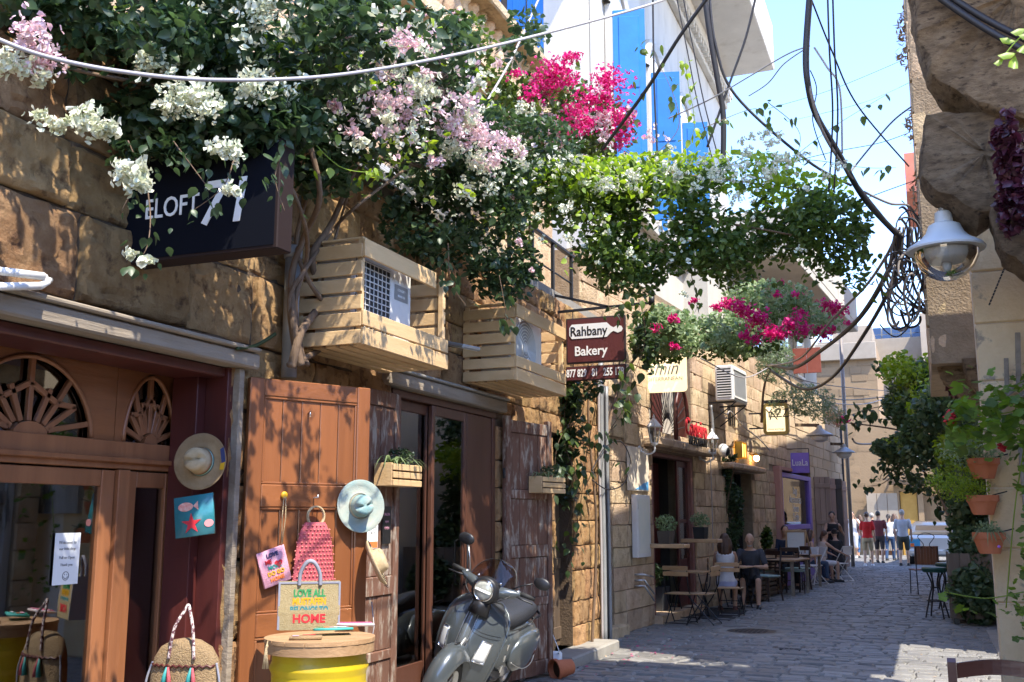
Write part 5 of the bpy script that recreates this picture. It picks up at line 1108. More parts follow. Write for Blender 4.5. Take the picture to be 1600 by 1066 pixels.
# stone pier with the pots and the bay above
Xp = W(1546, 800, Y=9.55).x
pier = MB(); pier.box(Xp+.02, 1.6, 9.57, 10.15, -.1, 4.7, b=0); pier = tag(pier.build('stone_pier', M_['plaster_c']), 'sunlit pale stone pier at the right edge holding the flower pots', 'pier')
FP = T((0, 9.57, 0)) @ Rot(R(-90), 'Z')             # x -> -Y (towards the camera), y -> +X
rd = random.Random(2); z = 0
for h in (.42, .48, .44, .5, .46, .44, .5, .46, .5, .48):
    mb = MB(FP); zz = min(z+h, 4.7); mb.box(-.05, .02+rd.uniform(-.01, .01), Xp, Xp+rd.choice((.42, .55, .65)), z+.003, zz-.003, b=.015); mb.build('stone', M_['stone_pier'] if 'stone_pier' in M_ else M_.setdefault('stone_pier', mk('stone_pier', (.60, .43, .24), (.76, .59, .36), 3, .9, 1.2, 25, orand=.06, c3=(.33, .27, .20), s3=3, t3=.6)), pier); z = zz
Xb = W(1441, 430, Y=10.5).x; Zb = W(1500, 566, Y=10.5).z
bay = MB(); bay.box(Xb+.03, 1.32, 10.53, 13.49, Zb, 9, b=0); bay = tag(bay.build('upper_bay', M_['mortar']), 'overhanging stone bay of the upper floor at the right above the pots', 'building')
FBY = T((0, 10.53, 0)) @ Rot(R(-90), 'Z')
stones(bay, FBY, layout(Xb, 1.3, Zb, 9, (.32, .40), (.3, .5), [], 33, .022), M_['stone_mid'], 'mid', .1, 80, n=10, jit=.012)
FBX = T((Xb+.03, 0, 0)) @ Rot(R(180), 'Z')
stones(bay, FBX, layout(-13.49, -10.53, Zb, 9, (.36, .46), (.45, .7), [], 34, .02), M_['stone_mid'], 'mid', .1, 100, n=10, jit=.012)
# stepped corbel stones under the bay
def corbel(outline, Y0, th, label_parent, mat, name='corbel_stone', seed=0, amp=.05):
    pts = [W(px, py, Y=Y0) for px, py in outline]; poly = []
    for i in range(len(pts)):
        a, c = pts[i], pts[(i+1) % len(pts)]; n = max(1, int((c-a).length/.045))
        for k in range(n): q = a.lerp(c, k/n); poly.append((q.x, q.z))
    cx_ = sum(p[0] for p in poly)/len(poly); cz_ = sum(p[1] for p in poly)/len(poly); rings = []
    nz = 8
    def ringat(y, sh): 
        out = []
        for (x, z) in poly:
            q = Vector((x, y, z)); d = noise.noise(q*3.1+Vector((seed, 0, 0)))*amp*1.4+noise.noise(q*9)*amp*.5
            v = Vector((x-cx_, z-cz_)); v = v*sh + v.normalized()*d
            out.append((cx_+v.x, y+noise.noise(q*5+Vector((9, seed, 0)))*amp*.9+noise.noise(q*14+Vector((9, seed, 0)))*amp*.5, cz_+v.y))
        return out
    for f_, sh in ((0, .12), (0, .3), (0, .5), (0, .65), (0, .8), (0, .92), (.02, .975), (.07, 1.0), (.35, 1.01), (.65, 1.01), (.92, 1.0), (1, .93)): rings.append(ringat(Y0+th*f_, sh))
    b = MB(); b.loft(rings); return b.build(name, mat, label_parent, 'auto')
sm = mk('corbel_rock', (.20, .125, .062), (.38, .255, .14), 8, .95, 6, 34, c3=(.085, .05, .026), s3=11, t3=.54, orand=.12, brough=.85, contrast=.14, edge3=.12, stretch=(1, 1, 2.4))
cb = thing('balcony_corbel', 'big rounded double stone corbel overhead in the top right corner', 'corbel', W(1520, 200, Y=8.4))
corbel([(1400, -160), (1424, 0), (1437, 58), (1455, 104), (1487, 137), (1530, 160), (1560, 172), (1610, 178), (1760, 178), (1760, -160)], 8.3, .55, cb, sm, seed=1)
corbel([(1443, 176), (1448, 272), (1464, 299), (1496, 326), (1530, 342), (1553, 330), (1570, 300), (1640, 300), (1640, 186), (1540, 168)], 8.45, .5, cb, sm, seed=2)
corbel([(1562, 300), (1550, 330), (1556, 370), (1572, 398), (1610, 425), (1700, 430), (1700, 300)], 8.35, .45, cb, sm, seed=3)
cb2 = thing('lower_corbel', 'stepped pair of corbel stones beneath the bay above the red flower', 'corbel', W(1500, 590, Y=10.5))
corbel([(1462, 556), (1470, 592), (1498, 612), (1530, 640), (1560, 650), (1600, 650), (1600, 556)], 10.75, .5, cb2, sm, seed=4, amp=.03)
corbel([(1504, 560), (1510, 590), (1532, 618), (1600, 622), (1600, 560)], 10.48, .26, cb2, sm, seed=5, amp=.03)
bl_ = MB(); bl_.box(-.35, 3, 6.9, 9.3, 6.75, 6.95, b=.01); tag(bl_.build('balcony_slab', M_['stone_mid']), 'stone balcony slab resting on the corbel in the top right corner', 'balcony')
for k, (a_, c_) in enumerate((((1445, -20), (1620, 90)), ((1462, -20), (1620, 70)))):
    A = W(*a_, Y=8.2); B = W(*c_, Y=8.2); b = MB(); b.tube(catmull([A, A.lerp(B, .5)+Vector((0, 0, -.03)), B]), .028, 8); tag(b.build('cable', M_['cable_b'], None, True), ('upper' if k else 'lower')+' thick black cable crossing the big corbel at top right', 'cable')
# street lamp under the corbel
P = W(1478, 392, D=8.3); lm = thing('street_lamp', 'white bell shaped street lamp with a clear bowl under the corbel', 'street lamp', P)
wm = mk('lamp_white', (.60, .60, .58), rough=.42); ML = T(P) @ Matrix.Diagonal((1.28, 1.28, 1.28, 1))
b = MB(ML); b.lathe([(.232, 0), (.236, .012), (.225, .028), (.15, .075), (.115, .115), (.095, .165), (.055, .185), (.05, .25), (.035, .26)], 40); b.build('shade', wm, lm, 'auto')
b = MB(ML); b.lathe([(.195, -.002), (.19, -.05), (.16, -.11), (.11, -.16), (.05, -.19), (.003, -.197)], 36, cap=False); b.build('bowl', glassmat('bowl_glass', (.86, .86, .84), .10), lm, True)
b = MB(ML); b.lathe([(.17, -.004), (.15, -.05), (.10, -.075), (.003, -.08)], 30, cap=False); b.build('reflector', wm, lm, True)
b = MB(ML); b.ell((.0, 0, -.09), (.03, .03, .05)); b.build('bulb', wm, lm, True)
b = MB(); b.tube(catmull([P+Vector((0, 0, .32)), P+Vector((-.01, .03, .42)), P+Vector((.0, .4, .50)), P+Vector((.05, 2.2, .52))]), .024, 8); b.build('arm', M_['steel_grey'], lm, True)
# right window frame with weathered wood, bracket and chain
wf = thing('wooden_window', 'weathered wooden window sill and frame at the right edge above the pots', 'window', W(1585, 610, Y=9.3))
for (p0, p1, w_) in (((1562, 622), (1640, 570), .05), ((1560, 640), (1640, 590), .04), ((1572, 560), (1574, 628), .035), ((1590, 520), (1592, 610), .04)):
    b = MB(); b.bar(W(*p0, Y=9.42), W(*p1, Y=9.42), w_, w_); b.build('frame_piece', M_['beam_wood'], wf)
b = MB(); b.box(W(1582, 590, Y=9.5).x, 1.6, 9.46, 9.56, W(1590, 800, Y=9.46).z, W(1590, 690, Y=9.46).z); b.build('shutter_board', M_['grey_door'], wf)
ch = thing('hanging_chain', 'thin chain hanging from a white bracket under the corbel', 'chain', W(1580, 395, Y=9.3))
b = MB(); A = W(1568, 396, Y=9.3); B = W(1610, 388, Y=9.3); b.tube([A, B], .016, 8); b.build('bracket', M_['plastic_w'], ch, True)
A = W(1578, 398, Y=9.3); B = W(1545, 478, Y=9.3)
for k in range(16): b = MB(); p0 = A.lerp(B, k/16); p1 = A.lerp(B, (k+.8)/16); b.tube([p0, p1], .007, 5); b.build('chain_link', M_['iron'], ch)
# hanging pots
def tpot(px, py, Wd, H, label, Y=9.9, rz=0):
    P = W(px, py, Y=Y); Mq = T(P) @ Rot(R(rz), 'Z'); p = thing('flower_pot', label, 'flower pot', M=Mq, group='terracotta pots hung on the pier')
    b = MB(Mq); n = 28
    def rg(w_, z, fl=0): return [(w_*math.cos(a_)*(1-fl*.06*math.cos(a_*7)), .62*w_*math.sin(a_)*(1-fl*.06*math.cos(a_*7)), z) for a_ in [i*2*math.pi/n for i in range(n)]]
    b.loft([rg(Wd*.30, -H), rg(Wd*.33, -H*.9, 1), rg(Wd*.43, -H*.4, 1), rg(Wd*.47, -.055, .6), rg(Wd*.5, -.05), rg(Wd*.51, 0), rg(Wd*.46, 0), rg(Wd*.44, -.04)]); b.build('pot_body', M_['terracotta'], p, 'auto')
    b = MB(Mq); b.loft([rg(Wd*.44, -.035), rg(.001, -.03)]); b.build('soil', M_['old_dark'], p)
    b = MB(Mq); b.tube([(Wd*.3, 0, .0), (Wd*.75, .0, .03)], .006, 6); b.build('hook', M_['iron'], p)
    return p, P
p1, P1 = tpot(1536, 716, .25, .17, 'highest of the three terracotta pots hanging on the pier', Y=9.35)
p2, P2 = tpot(1535, 774, .25, .16, 'middle terracotta pot hanging on the pier under bright lime leaves', 9.4)
p3, P3 = tpot(1545, 832, .25, .17, 'lowest terracotta pot on the pier with a fringe of spider plant', 9.3)
q1 = thing('potted_plant', 'pale flowering plant spilling from the highest pier pot', 'plant', P1); LEAFQ.append((q1, P1+Vector((-.10, -.0, .06)), (.26, .14, .14), 460, .034, M_['leaf_pale']))
q2 = thing('potted_plant', 'bright lime feathery plant in the middle pier pot', 'plant', P2); LEAFQ.append((q2, P2+Vector((-.17, 0, .11)), (.27, .16, .17), 2200, .019, M_['leaf_lime']))
q3 = thing('potted_plant', 'striped spider plant in the lowest pier pot', 'plant', P3)
spiky(P3+Vector((0, 0, -.01)), 26, .26, M_['leaf_pale'], parent=q3, w_=.009, seed=4, up=.55); LEAFQ.append((q3, P3+Vector((0, 0, .05)), (.10, .08, .06), 120, .025, M_['leaf_pale']))
b = MB(); b.ell(P3+Vector((.06, -.12, -.11)), (.012, .012, .012), 8, 5); b.build('violet_flower', mk('violet', (.40, .15, .60), rough=.6), q3, True)
# red geranium and big leaves near the camera
gm = thing('geranium_plant', 'large leaved green geranium reaching in from the right edge with red bloom', 'plant', W(1580, 650, Y=8.6))
for (px, py, r_) in ((1483, 655, .04), (1567, 700, .03), (1486, 648, .03)):
    P = W(px, py, Y=9.0); b = MB(); rd = random.Random(px)
    for k in range(14): q = P+Vector((rd.uniform(-r_, r_), rd.uniform(-r_, r_), rd.uniform(-r_, r_))); b.ell(q, (.016, .016, .012), 6, 4)
    b.build('red_bloom', redm, gm, True, kind='stuff')
BIGLEAF = []
def bigleaf_mesh():
    b = MB(); n = 20; pts = []
    for i in range(n): a_ = i*2*math.pi/n; r_ = .5*(1+.16*math.cos(a_*5)) if i else .12; pts.append((r_*math.cos(a_), r_*math.sin(a_), .06*math.cos(a_*2)-.04))
    b.add([(0, 0, .03)]+pts, [(0, i+1, (i+1) % n+1) for i in range(n)]); return b
blm = bigleaf_mesh().mesh('leaf', True, mk('leaf_geranium', (.07, .14, .02), (.17, .25, .035), 9, .5, orand=.4, transl=.4))
rd = random.Random(12)
for k in range(290):
    t = rd.random()
    if k < 205: px, py = 1608-rd.random()**1.2*125, 612+rd.gauss(42, 30)
    elif k < 268: px, py = 1606-abs(rd.gauss(0, 14)), rd.uniform(680, 1000)
    else: px, py = rd.uniform(1470, 1600), rd.uniform(915, 968) if k % 2 else rd.uniform(560, 620)
    P = W(px, py, Y=rd.uniform(8.5, 9.2)); s_ = rd.uniform(.05, .12)*(1 if k < 205 else .75)
    link('leaf', blm, gm, T(P) @ Rot(rd.uniform(0, 6.3), 'Z') @ Rot(rd.uniform(.2, 1.25), 'X') @ Matrix.Diagonal((s_, s_, s_, 1)))
for (p0, p1, p2) in (((1600, 640), (1545, 650), (1486, 658)), ((1600, 700), (1585, 800), (1572, 950)), ((1600, 925), (1540, 935), (1475, 925)), ((1596, 620), (1560, 680), (1500, 700))):
    b = MB(); b.tube(catmull([W(*p0, Y=9), W(*p1, Y=9), W(*p2, Y=9)]), .005, 5); b.build('stem', M_['leaf_lime'], gm, True)
tl = thing('leafy_sprig', 'bright green sprig hanging into the top right corner', 'plant', W(1590, 70, Y=7))
for k, (px, py, s_, a_) in enumerate(((1590, 48, .11, 20), (1573, 62, .09, -20), (1598, 75, .12, 50), (1572, 85, .12, 10), (1585, 98, .14, 70), (1603, 55, .10, 0), (1560, 96, .09, 35))):
    b = MB(T(W(px, py, Y=7)) @ Rot(R(20), 'Z') @ Rot(R(60), 'X') @ Rot(R(a_), 'Z')); b.add([(-.5*s_, 0, 0), (-.2*s_, .22*s_, -.02), (.25*s_, .2*s_, -.02), (.6*s_, 0, 0), (.25*s_, -.2*s_, -.02), (-.2*s_, -.22*s_, -.02), (0, 0, .015)], [(6, 1, 0), (6, 2, 1), (6, 3, 2), (6, 4, 3), (6, 5, 4), (6, 0, 5)]); b.build('leaf', M_['leaf_lime'], tl, True)
b = MB(); b.tube(catmull([W(1620, 40, Y=7), W(1590, 62, Y=7), W(1565, 92, Y=7)]), .005, 5); b.build('stem', M_['leaf_lime'], tl, True)
# foreground chair back
cc = mk('chair_brown', (.07, .022, .014), (.12, .04, .024), 8, .3, .2, 30, stretch=(.1, 1, 1), coat=.3)
A = W(1487, 1040, Y=5.6); ch1 = thing('dining_chair', 'dark brown wooden chair back cut off by the bottom right corner', 'chair', (A.x+.2, 5.7, 0))
zt_ = A.z+.02
b = MB(); b.loft([[(A.x-.02, 5.58+y, z) for y, z in ((-.02, 0), (.02, 0), (.02, zt_), (0, zt_+.018), (-.02, zt_))], [(A.x+.02, 5.58+y, z) for y, z in ((-.02, 0), (.02, 0), (.02, zt_), (0, zt_+.018), (-.02, zt_))]]); b.build('back_post', cc, ch1)
b = MB(); b.loft([[(A.x+.42, 5.58+y, z) for y, z in ((-.02, 0), (.02, 0), (.02, zt_), (0, zt_+.018), (-.02, zt_))], [(A.x+.46, 5.58+y, z) for y, z in ((-.02, 0), (.02, 0), (.02, zt_), (0, zt_+.018), (-.02, zt_))]]); b.build('back_post', cc, ch1)
b = MB(); b.loft([[(A.x+.021+.398*u, 5.58+y+.03*math.sin(u*math.pi), z+.022*math.sin(u*math.pi)) for u in [i/10 for i in range(11)]] for y, z in ((-.012, zt_-.075), (-.012, zt_-.005), (.012, zt_-.005), (.012, zt_-.075), (-.012, zt_-.075))], False, close=False); b.build('top_rail', cc, ch1)
b = MB(); b.box(A.x+.03, A.x+.41, 5.575, 5.595, zt_-.30, zt_-.25); b.build('back_rail', cc, ch1)
b = MB(); b.box(A.x-.01, A.x+.45, 5.18, 5.62, .43, .46, b=.01); b.build('seat', cc, ch1)
for x in (A.x, A.x+.44): b = MB(); b.box(x-.02, x+.02, 5.19, 5.23, 0, .43); b.build('leg', cc, ch1)
# bar stools, planter, wooden chairs
def stool(px, py, label, h=.78, Y=None):
    P = W(px, py, Z=0); s_ = thing('bar_stool', label, 'bar stool', P, group='green topped bar stools')
    b = MB(T(P)); b.lathe([(.17, h-.08), (.19, h-.06), (.195, h-.02), (.18, h), (.01, h+.012)], 28); b.build('seat', mk('green_vinyl', (.02, .075, .06), rough=.35) if 'green_vinyl' not in bpy.data.materials else bpy.data.materials['green_vinyl'], s_, 'auto')
    for k in range(4):
        a_ = k*math.pi/2+.5; c_, d_ = math.cos(a_), math.sin(a_); b = MB(T(P)); b.tube(catmull([(.13*c_, .13*d_, h-.08), (.06*c_, .06*d_, h*.66), (.11*c_, .11*d_, h*.42), (.20*c_, .20*d_, 0)]), .013, 7); b.build('leg', M_['iron'], s_, True)
    for rr, z in ((.14, h*.34), (.075, h*.60)): b = MB(T(P)); b.tube([(rr*math.cos(t), rr*math.sin(t), z) for t in [i*math.pi/12 for i in range(25)]], .009, 6, False); b.build('foot_ring', M_['iron'], s_, True)
stool(1465, 966, 'nearer green topped bar stool with curved iron legs', .80); stool(1484, 952, 'farther green topped bar stool against the wooden planter', .80)
def woodchair(px, py, rz, label, W_=.44, sh=.46, bh=.92, D=None):
    P = W(px, py, Z=0); Mq = T(P) @ Rot(R(rz), 'Z'); c_ = thing('slat_back_chair', label, 'chair', M=Mq); wd = mk('slat_red', (.20, .075, .035), (.30, .12, .06), 8, .5, .3, 30, stretch=(1, 1, .1), orand=.1) if 'slat_red' not in bpy.data.materials else bpy.data.materials['slat_red']
    for k in range(8): b = MB(Mq); b.box(-W_/2+k*W_/8+.003, -W_/2+(k+1)*W_/8-.003, -.01, .012, sh+.12, bh); b.build('back_slat', wd, c_)
    for k in range(6): b = MB(Mq); b.box(-W_/2, W_/2, .03+k*.065, .088+k*.065, sh, sh+.02); b.build('seat_slat', wd, c_)
    for x in (-W_/2+.02, W_/2-.02):
        b = MB(Mq); b.tube([(x, -.02, 0), (x, 0, sh), (x, -.02, bh-.02)], .011, 6); b.build('leg', M_['iron'], c_); b = MB(Mq); b.tube([(x, .42, 0), (x, .38, sh)], .011, 6); b.build('leg', M_['iron'], c_)
    b = MB(Mq); b.tube(catmull([(-.13, -.02, bh-.05), (-.06, -.03, bh+.03), (-.17, -.03, bh+.20), (0, -.03, bh+.27), (.17, -.03, bh+.20), (.06, -.03, bh+.03), (.13, -.02, bh-.05)]), .008, 6); b.build('wire_loop', M_['iron'], c_, True)
woodchair(1452, 930, 20, 'red brown slatted chair with a heart shaped wire loop by the car', .50, .5, 1.0)
c2p = W(1536, 960, Z=0); Mq = T(c2p) @ Rot(R(60), 'Z'); c2 = thing('folding_chair', 'orange slatted folding chair half hidden in ivy by the pier', 'chair', M=Mq)
for k in range(5): b = MB(Mq); b.box(-.20+k*.08, -.126+k*.08, 0, .015, .86, 1.14, b=.006); b.build('back_slat', mk('orange_wood', (.50, .24, .08), (.60, .32, .12), 8, .5) if 'orange_wood' not in bpy.data.materials else bpy.data.materials['orange_wood'], c2)
for x in (-.18, .18): b = MB(Mq); b.tube([(x, -.15, 0), (x, -.01, 1.15)], .010, 6); b.build('leg', M_['iron'], c2); b = MB(Mq); b.tube([(x, .35, 0), (x, -.02, .8)], .010, 6); b.build('leg', M_['iron'], c2)
b = MB(Mq); b.box(-.2, .2, 0, .36, .50, .52); b.build('seat', M_['iron'], c2)
A = W(1488, 975, Z=0); B_ = W(1540, 985, Z=0); plw = mk('planter_grey', (.13, .10, .075), (.22, .17, .13), 8, .8, .5, 30, stretch=(1, 1, .1), orand=.15)
pb_ = thing('wooden_planter', 'tall brown wooden planter box full of ivy behind the bar stools', 'planter', (A.x+.4, A.y, 0))
for k in range(6): b = MB(); b.box(A.x+.02+k*.15, A.x+.165+k*.15, A.y, A.y+.03, .08, 1.05); b.build('plank', plw, pb_)
for k in range(6): b = MB(); b.box(A.x-.01, A.x+.02, A.y+.0+k*.17, A.y+.165+k*.17, .08, 1.05); b.build('plank', plw, pb_)
b = MB(); b.box(A.x+.03, A.x+.92, A.y+.04, A.y+1.0, .1, 1.0, b=0); b.build('soil', M_['old_dark'], pb_)
for x in (A.x+.03, A.x+.8): b = MB(); b.box(x, x+.08, A.y+.01, A.y+.09, 0, .08); b.build('foot', M_['black'], pb_)
# kerb strip along the right
kb_ = MB(); kb_.box(.86, 1.3, 10.2, 40, -.05, .03, b=.01); kb_.box(W(1540, 985, Z=0).x, 1.3, 9.6, 16.5, -.05, .02, b=.01); kb_.build('pale_edging', M_['concrete'], pave)
# ================================================================ parked cars
def carbox(b, rings): b.loft(rings)
cr = thing('parked_car', 'cream car parked facing away with a blue stripe behind the bar stools', 'car', W(1450, 882, Z=0)); P = W(1455, 884, Z=0)
Mc = T((P.x+.15, P.y+.3, 0)); cream = mk('car_cream', (.62, .46, .30), rough=.25, coat=.8); wht = mk('car_white', (.70, .68, .64), rough=.3, coat=.7)
def rr4(w_, z0, z1, y, r_=.12): return [(x, y, z) for x, z in ((-w_+r_, z0), (w_-r_, z0), (w_, z0+r_), (w_, z1-r_), (w_-r_*1.4, z1), (-w_+r_*1.4, z1), (-w_, z1-r_), (-w_, z0+r_))]
b = MB(Mc); b.loft([rr4(.80, .35, .90, 0), rr4(.88, .28, 1.0, .15), rr4(.9, .25, 1.02, 2.2), rr4(.88, .28, .95, 4.0), rr4(.75, .4, .8, 4.3)]); b.build('body', wht, cr, 'auto')
b = MB(Mc); b.loft([rr4(.78, .9, 1.10, .25), rr4(.74, .95, 1.38, .65), rr4(.72, .95, 1.46, 1.2), rr4(.70, .95, 1.44, 2.6), rr4(.72, .9, 1.0, 3.3)]); b.build('cabin', cream, cr, 'auto')
b = MB(Mc); b.prism([(-.60, 1.06), (.60, 1.06), (.56, 1.32), (-.56, 1.32)], -.345, -.33, Rot(R(90), 'X')); b.build('rear_window', mk('rear_cream', (.60, .40, .25), rough=.2), cr)
b = MB(Mc); b.box(-.92, .92, -.10, .1, .34, .52, b=.04); b.build('bumper', wht, cr)
b = MB(Mc); b.box(-.86, -.45, -.02, .0, .58, .86, b=.02); b.build('blue_graphic', mk('car_blue', (.03, .30, .55), rough=.3), cr); 
for x in (-.70, .70): b = MB(Mc); b.box(x-.06, x+.06, -.03, -.005, .6, .72, b=.01); b.build('tail_light', orange, cr)
for x in (-.78, .78):
    for y in (.75, 3.4): b = MB(Mc); b.lathe([(.12, -.11), (.29, -.11), (.31, -.05), (.31, .05), (.29, .11), (.12, .11)], 20, T((x, y, .31)) @ Rot(R(90), 'Y')); b.build('wheel', rub, cr, 'auto')
P = W(1447, 862, Z=0); vn = thing('white_van', 'white van lettered NAOUR beyond the cream car with blue roof board', 'van', P); Mv = T((P.x-.2, P.y, 0)) @ Rot(R(-6), 'Z') 
b = MB(Mv); b.loft([rr4(.95, .35, 1.9, 0), rr4(1.0, .3, 2.05, .2), rr4(1.0, .3, 2.05, 4), rr4(.9, .3, 1.4, 4.8)]); b.build('body', wht, vn, 'auto')
text('NAOUR', .34, Mv @ T((-.15, -.02, 1.72)) @ TX_CAM, mk('van_blue', (.08, .15, .35), rough=.5), vn)
b = MB(Mv); b.prism([(-.55, 1.0), (-.05, 1.0), (-.05, 1.5), (-.45, 1.5)], -.02, .04, TX_CAM); b.build('rear_window', M_['black'], vn)
b = MB(Mv); b.box(-1.0, .2, -.1, .3, 2.28, 2.45, b=.07); b.build('roof_board', mk('cyan_paint', (.02, .42, .62), rough=.4), vn); b = MB(Mv); b.box(-.8, -.7, 0, .1, 2.04, 2.3); b.build('roof_post', M_['iron'], vn)
for x in (-.85, .85): b = MB(Mv); b.lathe([(.12, -.11), (.33, -.11), (.34, .11), (.12, .11)], 18, T((x, .8, .34)) @ Rot(R(90), 'Y')); b.build('wheel', rub, vn, 'auto')
# ================================================================ far end of the street
eb = MB(); YF = 47; x0 = W(1290, 700, Y=YF).x; x1 = W(1377, 700, Y=YF).x; zt_ = W(1340, 535, Y=YF).z
hole = (W(1368, 760, Y=YF).x, W(1415, 760, Y=YF).x, -1, W(1390, 752, Y=YF).z)
eb.box(x0-8, x1+.0, YF+.2, YF+8, -.1, zt_, b=0); eb.box(x1+.0, 14, YF+.2, YF+6, -.1, W(1400, 700, Y=YF).z+1.2, b=0)
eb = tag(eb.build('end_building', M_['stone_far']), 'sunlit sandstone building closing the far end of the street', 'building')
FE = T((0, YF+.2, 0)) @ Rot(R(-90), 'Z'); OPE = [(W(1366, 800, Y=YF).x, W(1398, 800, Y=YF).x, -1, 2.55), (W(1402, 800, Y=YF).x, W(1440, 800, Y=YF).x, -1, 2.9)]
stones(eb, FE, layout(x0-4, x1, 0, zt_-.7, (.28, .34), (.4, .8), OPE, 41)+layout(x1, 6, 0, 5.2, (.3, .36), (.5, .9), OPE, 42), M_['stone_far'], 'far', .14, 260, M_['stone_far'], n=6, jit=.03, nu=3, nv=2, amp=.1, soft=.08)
b = MB(); b.box(x0-4, x1+.02, YF-.05, YF+.3, zt_-.75, zt_, b=.02); b.build('parapet', M_['plaster_far'], eb)
for (o_, nm, mt_) in ((OPE[0], 'door', M_['door_wood']), (OPE[1], 'door', mk('ochre_door', (.40, .22, .04), (.5, .3, .07), 5, .6))):
    b = MB(); b.box(o_[0]+.15, o_[1]-.15, YF-.02, YF+.1, 0, o_[3]-.25); b.build(nm, mt_, eb)
    b = MB(); b.box(o_[0]-.1, o_[0]+.12, YF-.12, YF+.1, 0, o_[3]); b.box(o_[1]-.12, o_[1]+.1, YF-.12, YF+.1, 0, o_[3]); b.box(o_[0]+.121, o_[1]-.121, YF-.12, YF+.1, o_[3]-.2, o_[3]); b.build('door_surround', M_['stone_far'], eb)
b = MB(); b.box(OPE[1][0]-.3, OPE[1][1]+2.5, YF-.5, YF, 2.95, 3.15); b.build('awning_board', M_['old_dark'], eb)
for k in range(3): b = MB(); x = OPE[1][0]-1.2+k*.42; b.box(x, x+.40, YF-.15, YF-.02, .2, 2.6); b.build('shutter_board', M_['plaster_far'], eb)
text('70', .9, T((W(1418, 716, Y=YF).x, YF-.18, W(1418, 716, Y=YF).z)) @ TX_CAM, M_['white'], eb)
# building behind with solar panels
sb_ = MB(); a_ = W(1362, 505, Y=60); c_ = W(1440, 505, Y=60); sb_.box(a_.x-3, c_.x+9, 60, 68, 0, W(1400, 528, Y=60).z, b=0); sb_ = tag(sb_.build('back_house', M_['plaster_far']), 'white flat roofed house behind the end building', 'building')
sp_ = thing('solar_array', 'row of dark solar panels on the white roof at the end of the street', 'solar panels', (a_.x, 60, a_.z)); zz0 = W(1400, 533, Y=60).z; zz1 = W(1400, 507, Y=60.6).z
pv = mk('solar', (.02, .035, .07), rough=.2, coat=.5)
for r_ in range(2):
    for k in range(8):
        x = a_.x+k*(c_.x+1.5-a_.x)/8; b = MB(); wd = (c_.x+1.5-a_.x)/8-.08; u0, u1 = r_/2, (r_+1)/2-.04
        b.add([(x, 60+1.2*u0, zz0+(zz1-zz0)*u0), (x+wd, 60+1.2*u0, zz0+(zz1-zz0)*u0), (x+wd, 60+1.2*u1, zz0+(zz1-zz0)*u1), (x, 60+1.2*u1, zz0+(zz1-zz0)*u1)], [(0, 1, 2, 3)]); b.build('panel', pv, sp_)
b = MB(); b.box(a_.x-.1, c_.x+1.5, 61.3, 61.5, zz0-.1, zz1-.05); b.build('frame', M_['steel_grey'], sp_)
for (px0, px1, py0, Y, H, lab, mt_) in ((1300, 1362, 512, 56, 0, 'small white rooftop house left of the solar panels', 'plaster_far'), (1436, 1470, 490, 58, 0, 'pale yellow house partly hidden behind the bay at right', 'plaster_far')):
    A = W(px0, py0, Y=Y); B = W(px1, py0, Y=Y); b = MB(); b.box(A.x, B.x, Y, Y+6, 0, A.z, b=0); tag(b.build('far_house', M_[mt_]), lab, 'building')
rh = MB(); A = W(1412, 240, Y=30); B = W(1440, 240, Y=30); rh.box(A.x, B.x+.6, 30, 34, W(1412, 300, Y=30).z, A.z, b=0); tag(rh.build('red_wall', mk('red_plaster', (.45, .14, .09), (.55, .20, .13), 2, .8)), 'red painted upper wall corner showing past the bay', 'building')
# white modern building above the cafes
wbX = -3.2
A = W(1170, 430, X=-3.6)
wb = MB(FB); wb.box(-7, -.6, 6.2, 18.0, 5.21, 8.2, b=0); wb = tag(wb.build('white_upper_house', M_['plaster_w']), 'white modern house with a big balcony above the far cafes', 'building')
b = MB(FB); b.box(-1.2, .9, 7.6, 17.2, 7.4, 7.62, b=.02); b.build('balcony_slab', M_['plaster_w'], wb); b = MB(FB); b.box(.75, .9, 7.6, 17.2, 7.621, 8.5, b=.02); b.build('balcony_wall', M_['plaster_w'], wb)
b = MB(FB); b.box(-1.2, .749, 7.6, 7.75, 7.621, 8.5, b=.02); b.build('balcony_wall', M_['plaster_w'], wb)
for s0_ in (9.2, 12.4, 14.6):
    wfm = fbox('window_frame', wb, -.59, -.50, s0_, s0_+1.1, 5.7, 6.9, M_['white'], M=FB); fbox('pane', wfm, -.499, -.495, s0_+.08, s0_+1.02, 5.78, 6.82, M_['glass_mirror'], b=0, M=FB)
shm = mk('shutter_brown', (.22, .05, .03), (.30, .08, .05), 6, .6)
for k in range(2):
    A = W(1238+k*22, 545, Y=27); fr_ = MB(); fr_.box(A.x, A.x+.34, 27, 27.05, W(1240, 584, Y=27).z, W(1240, 545, Y=27).z); tag(fr_.build('brown_shutter', shm), ('left' if k == 0 else 'right')+' half of the reddish brown shutter screen on the white house', 'shutter')
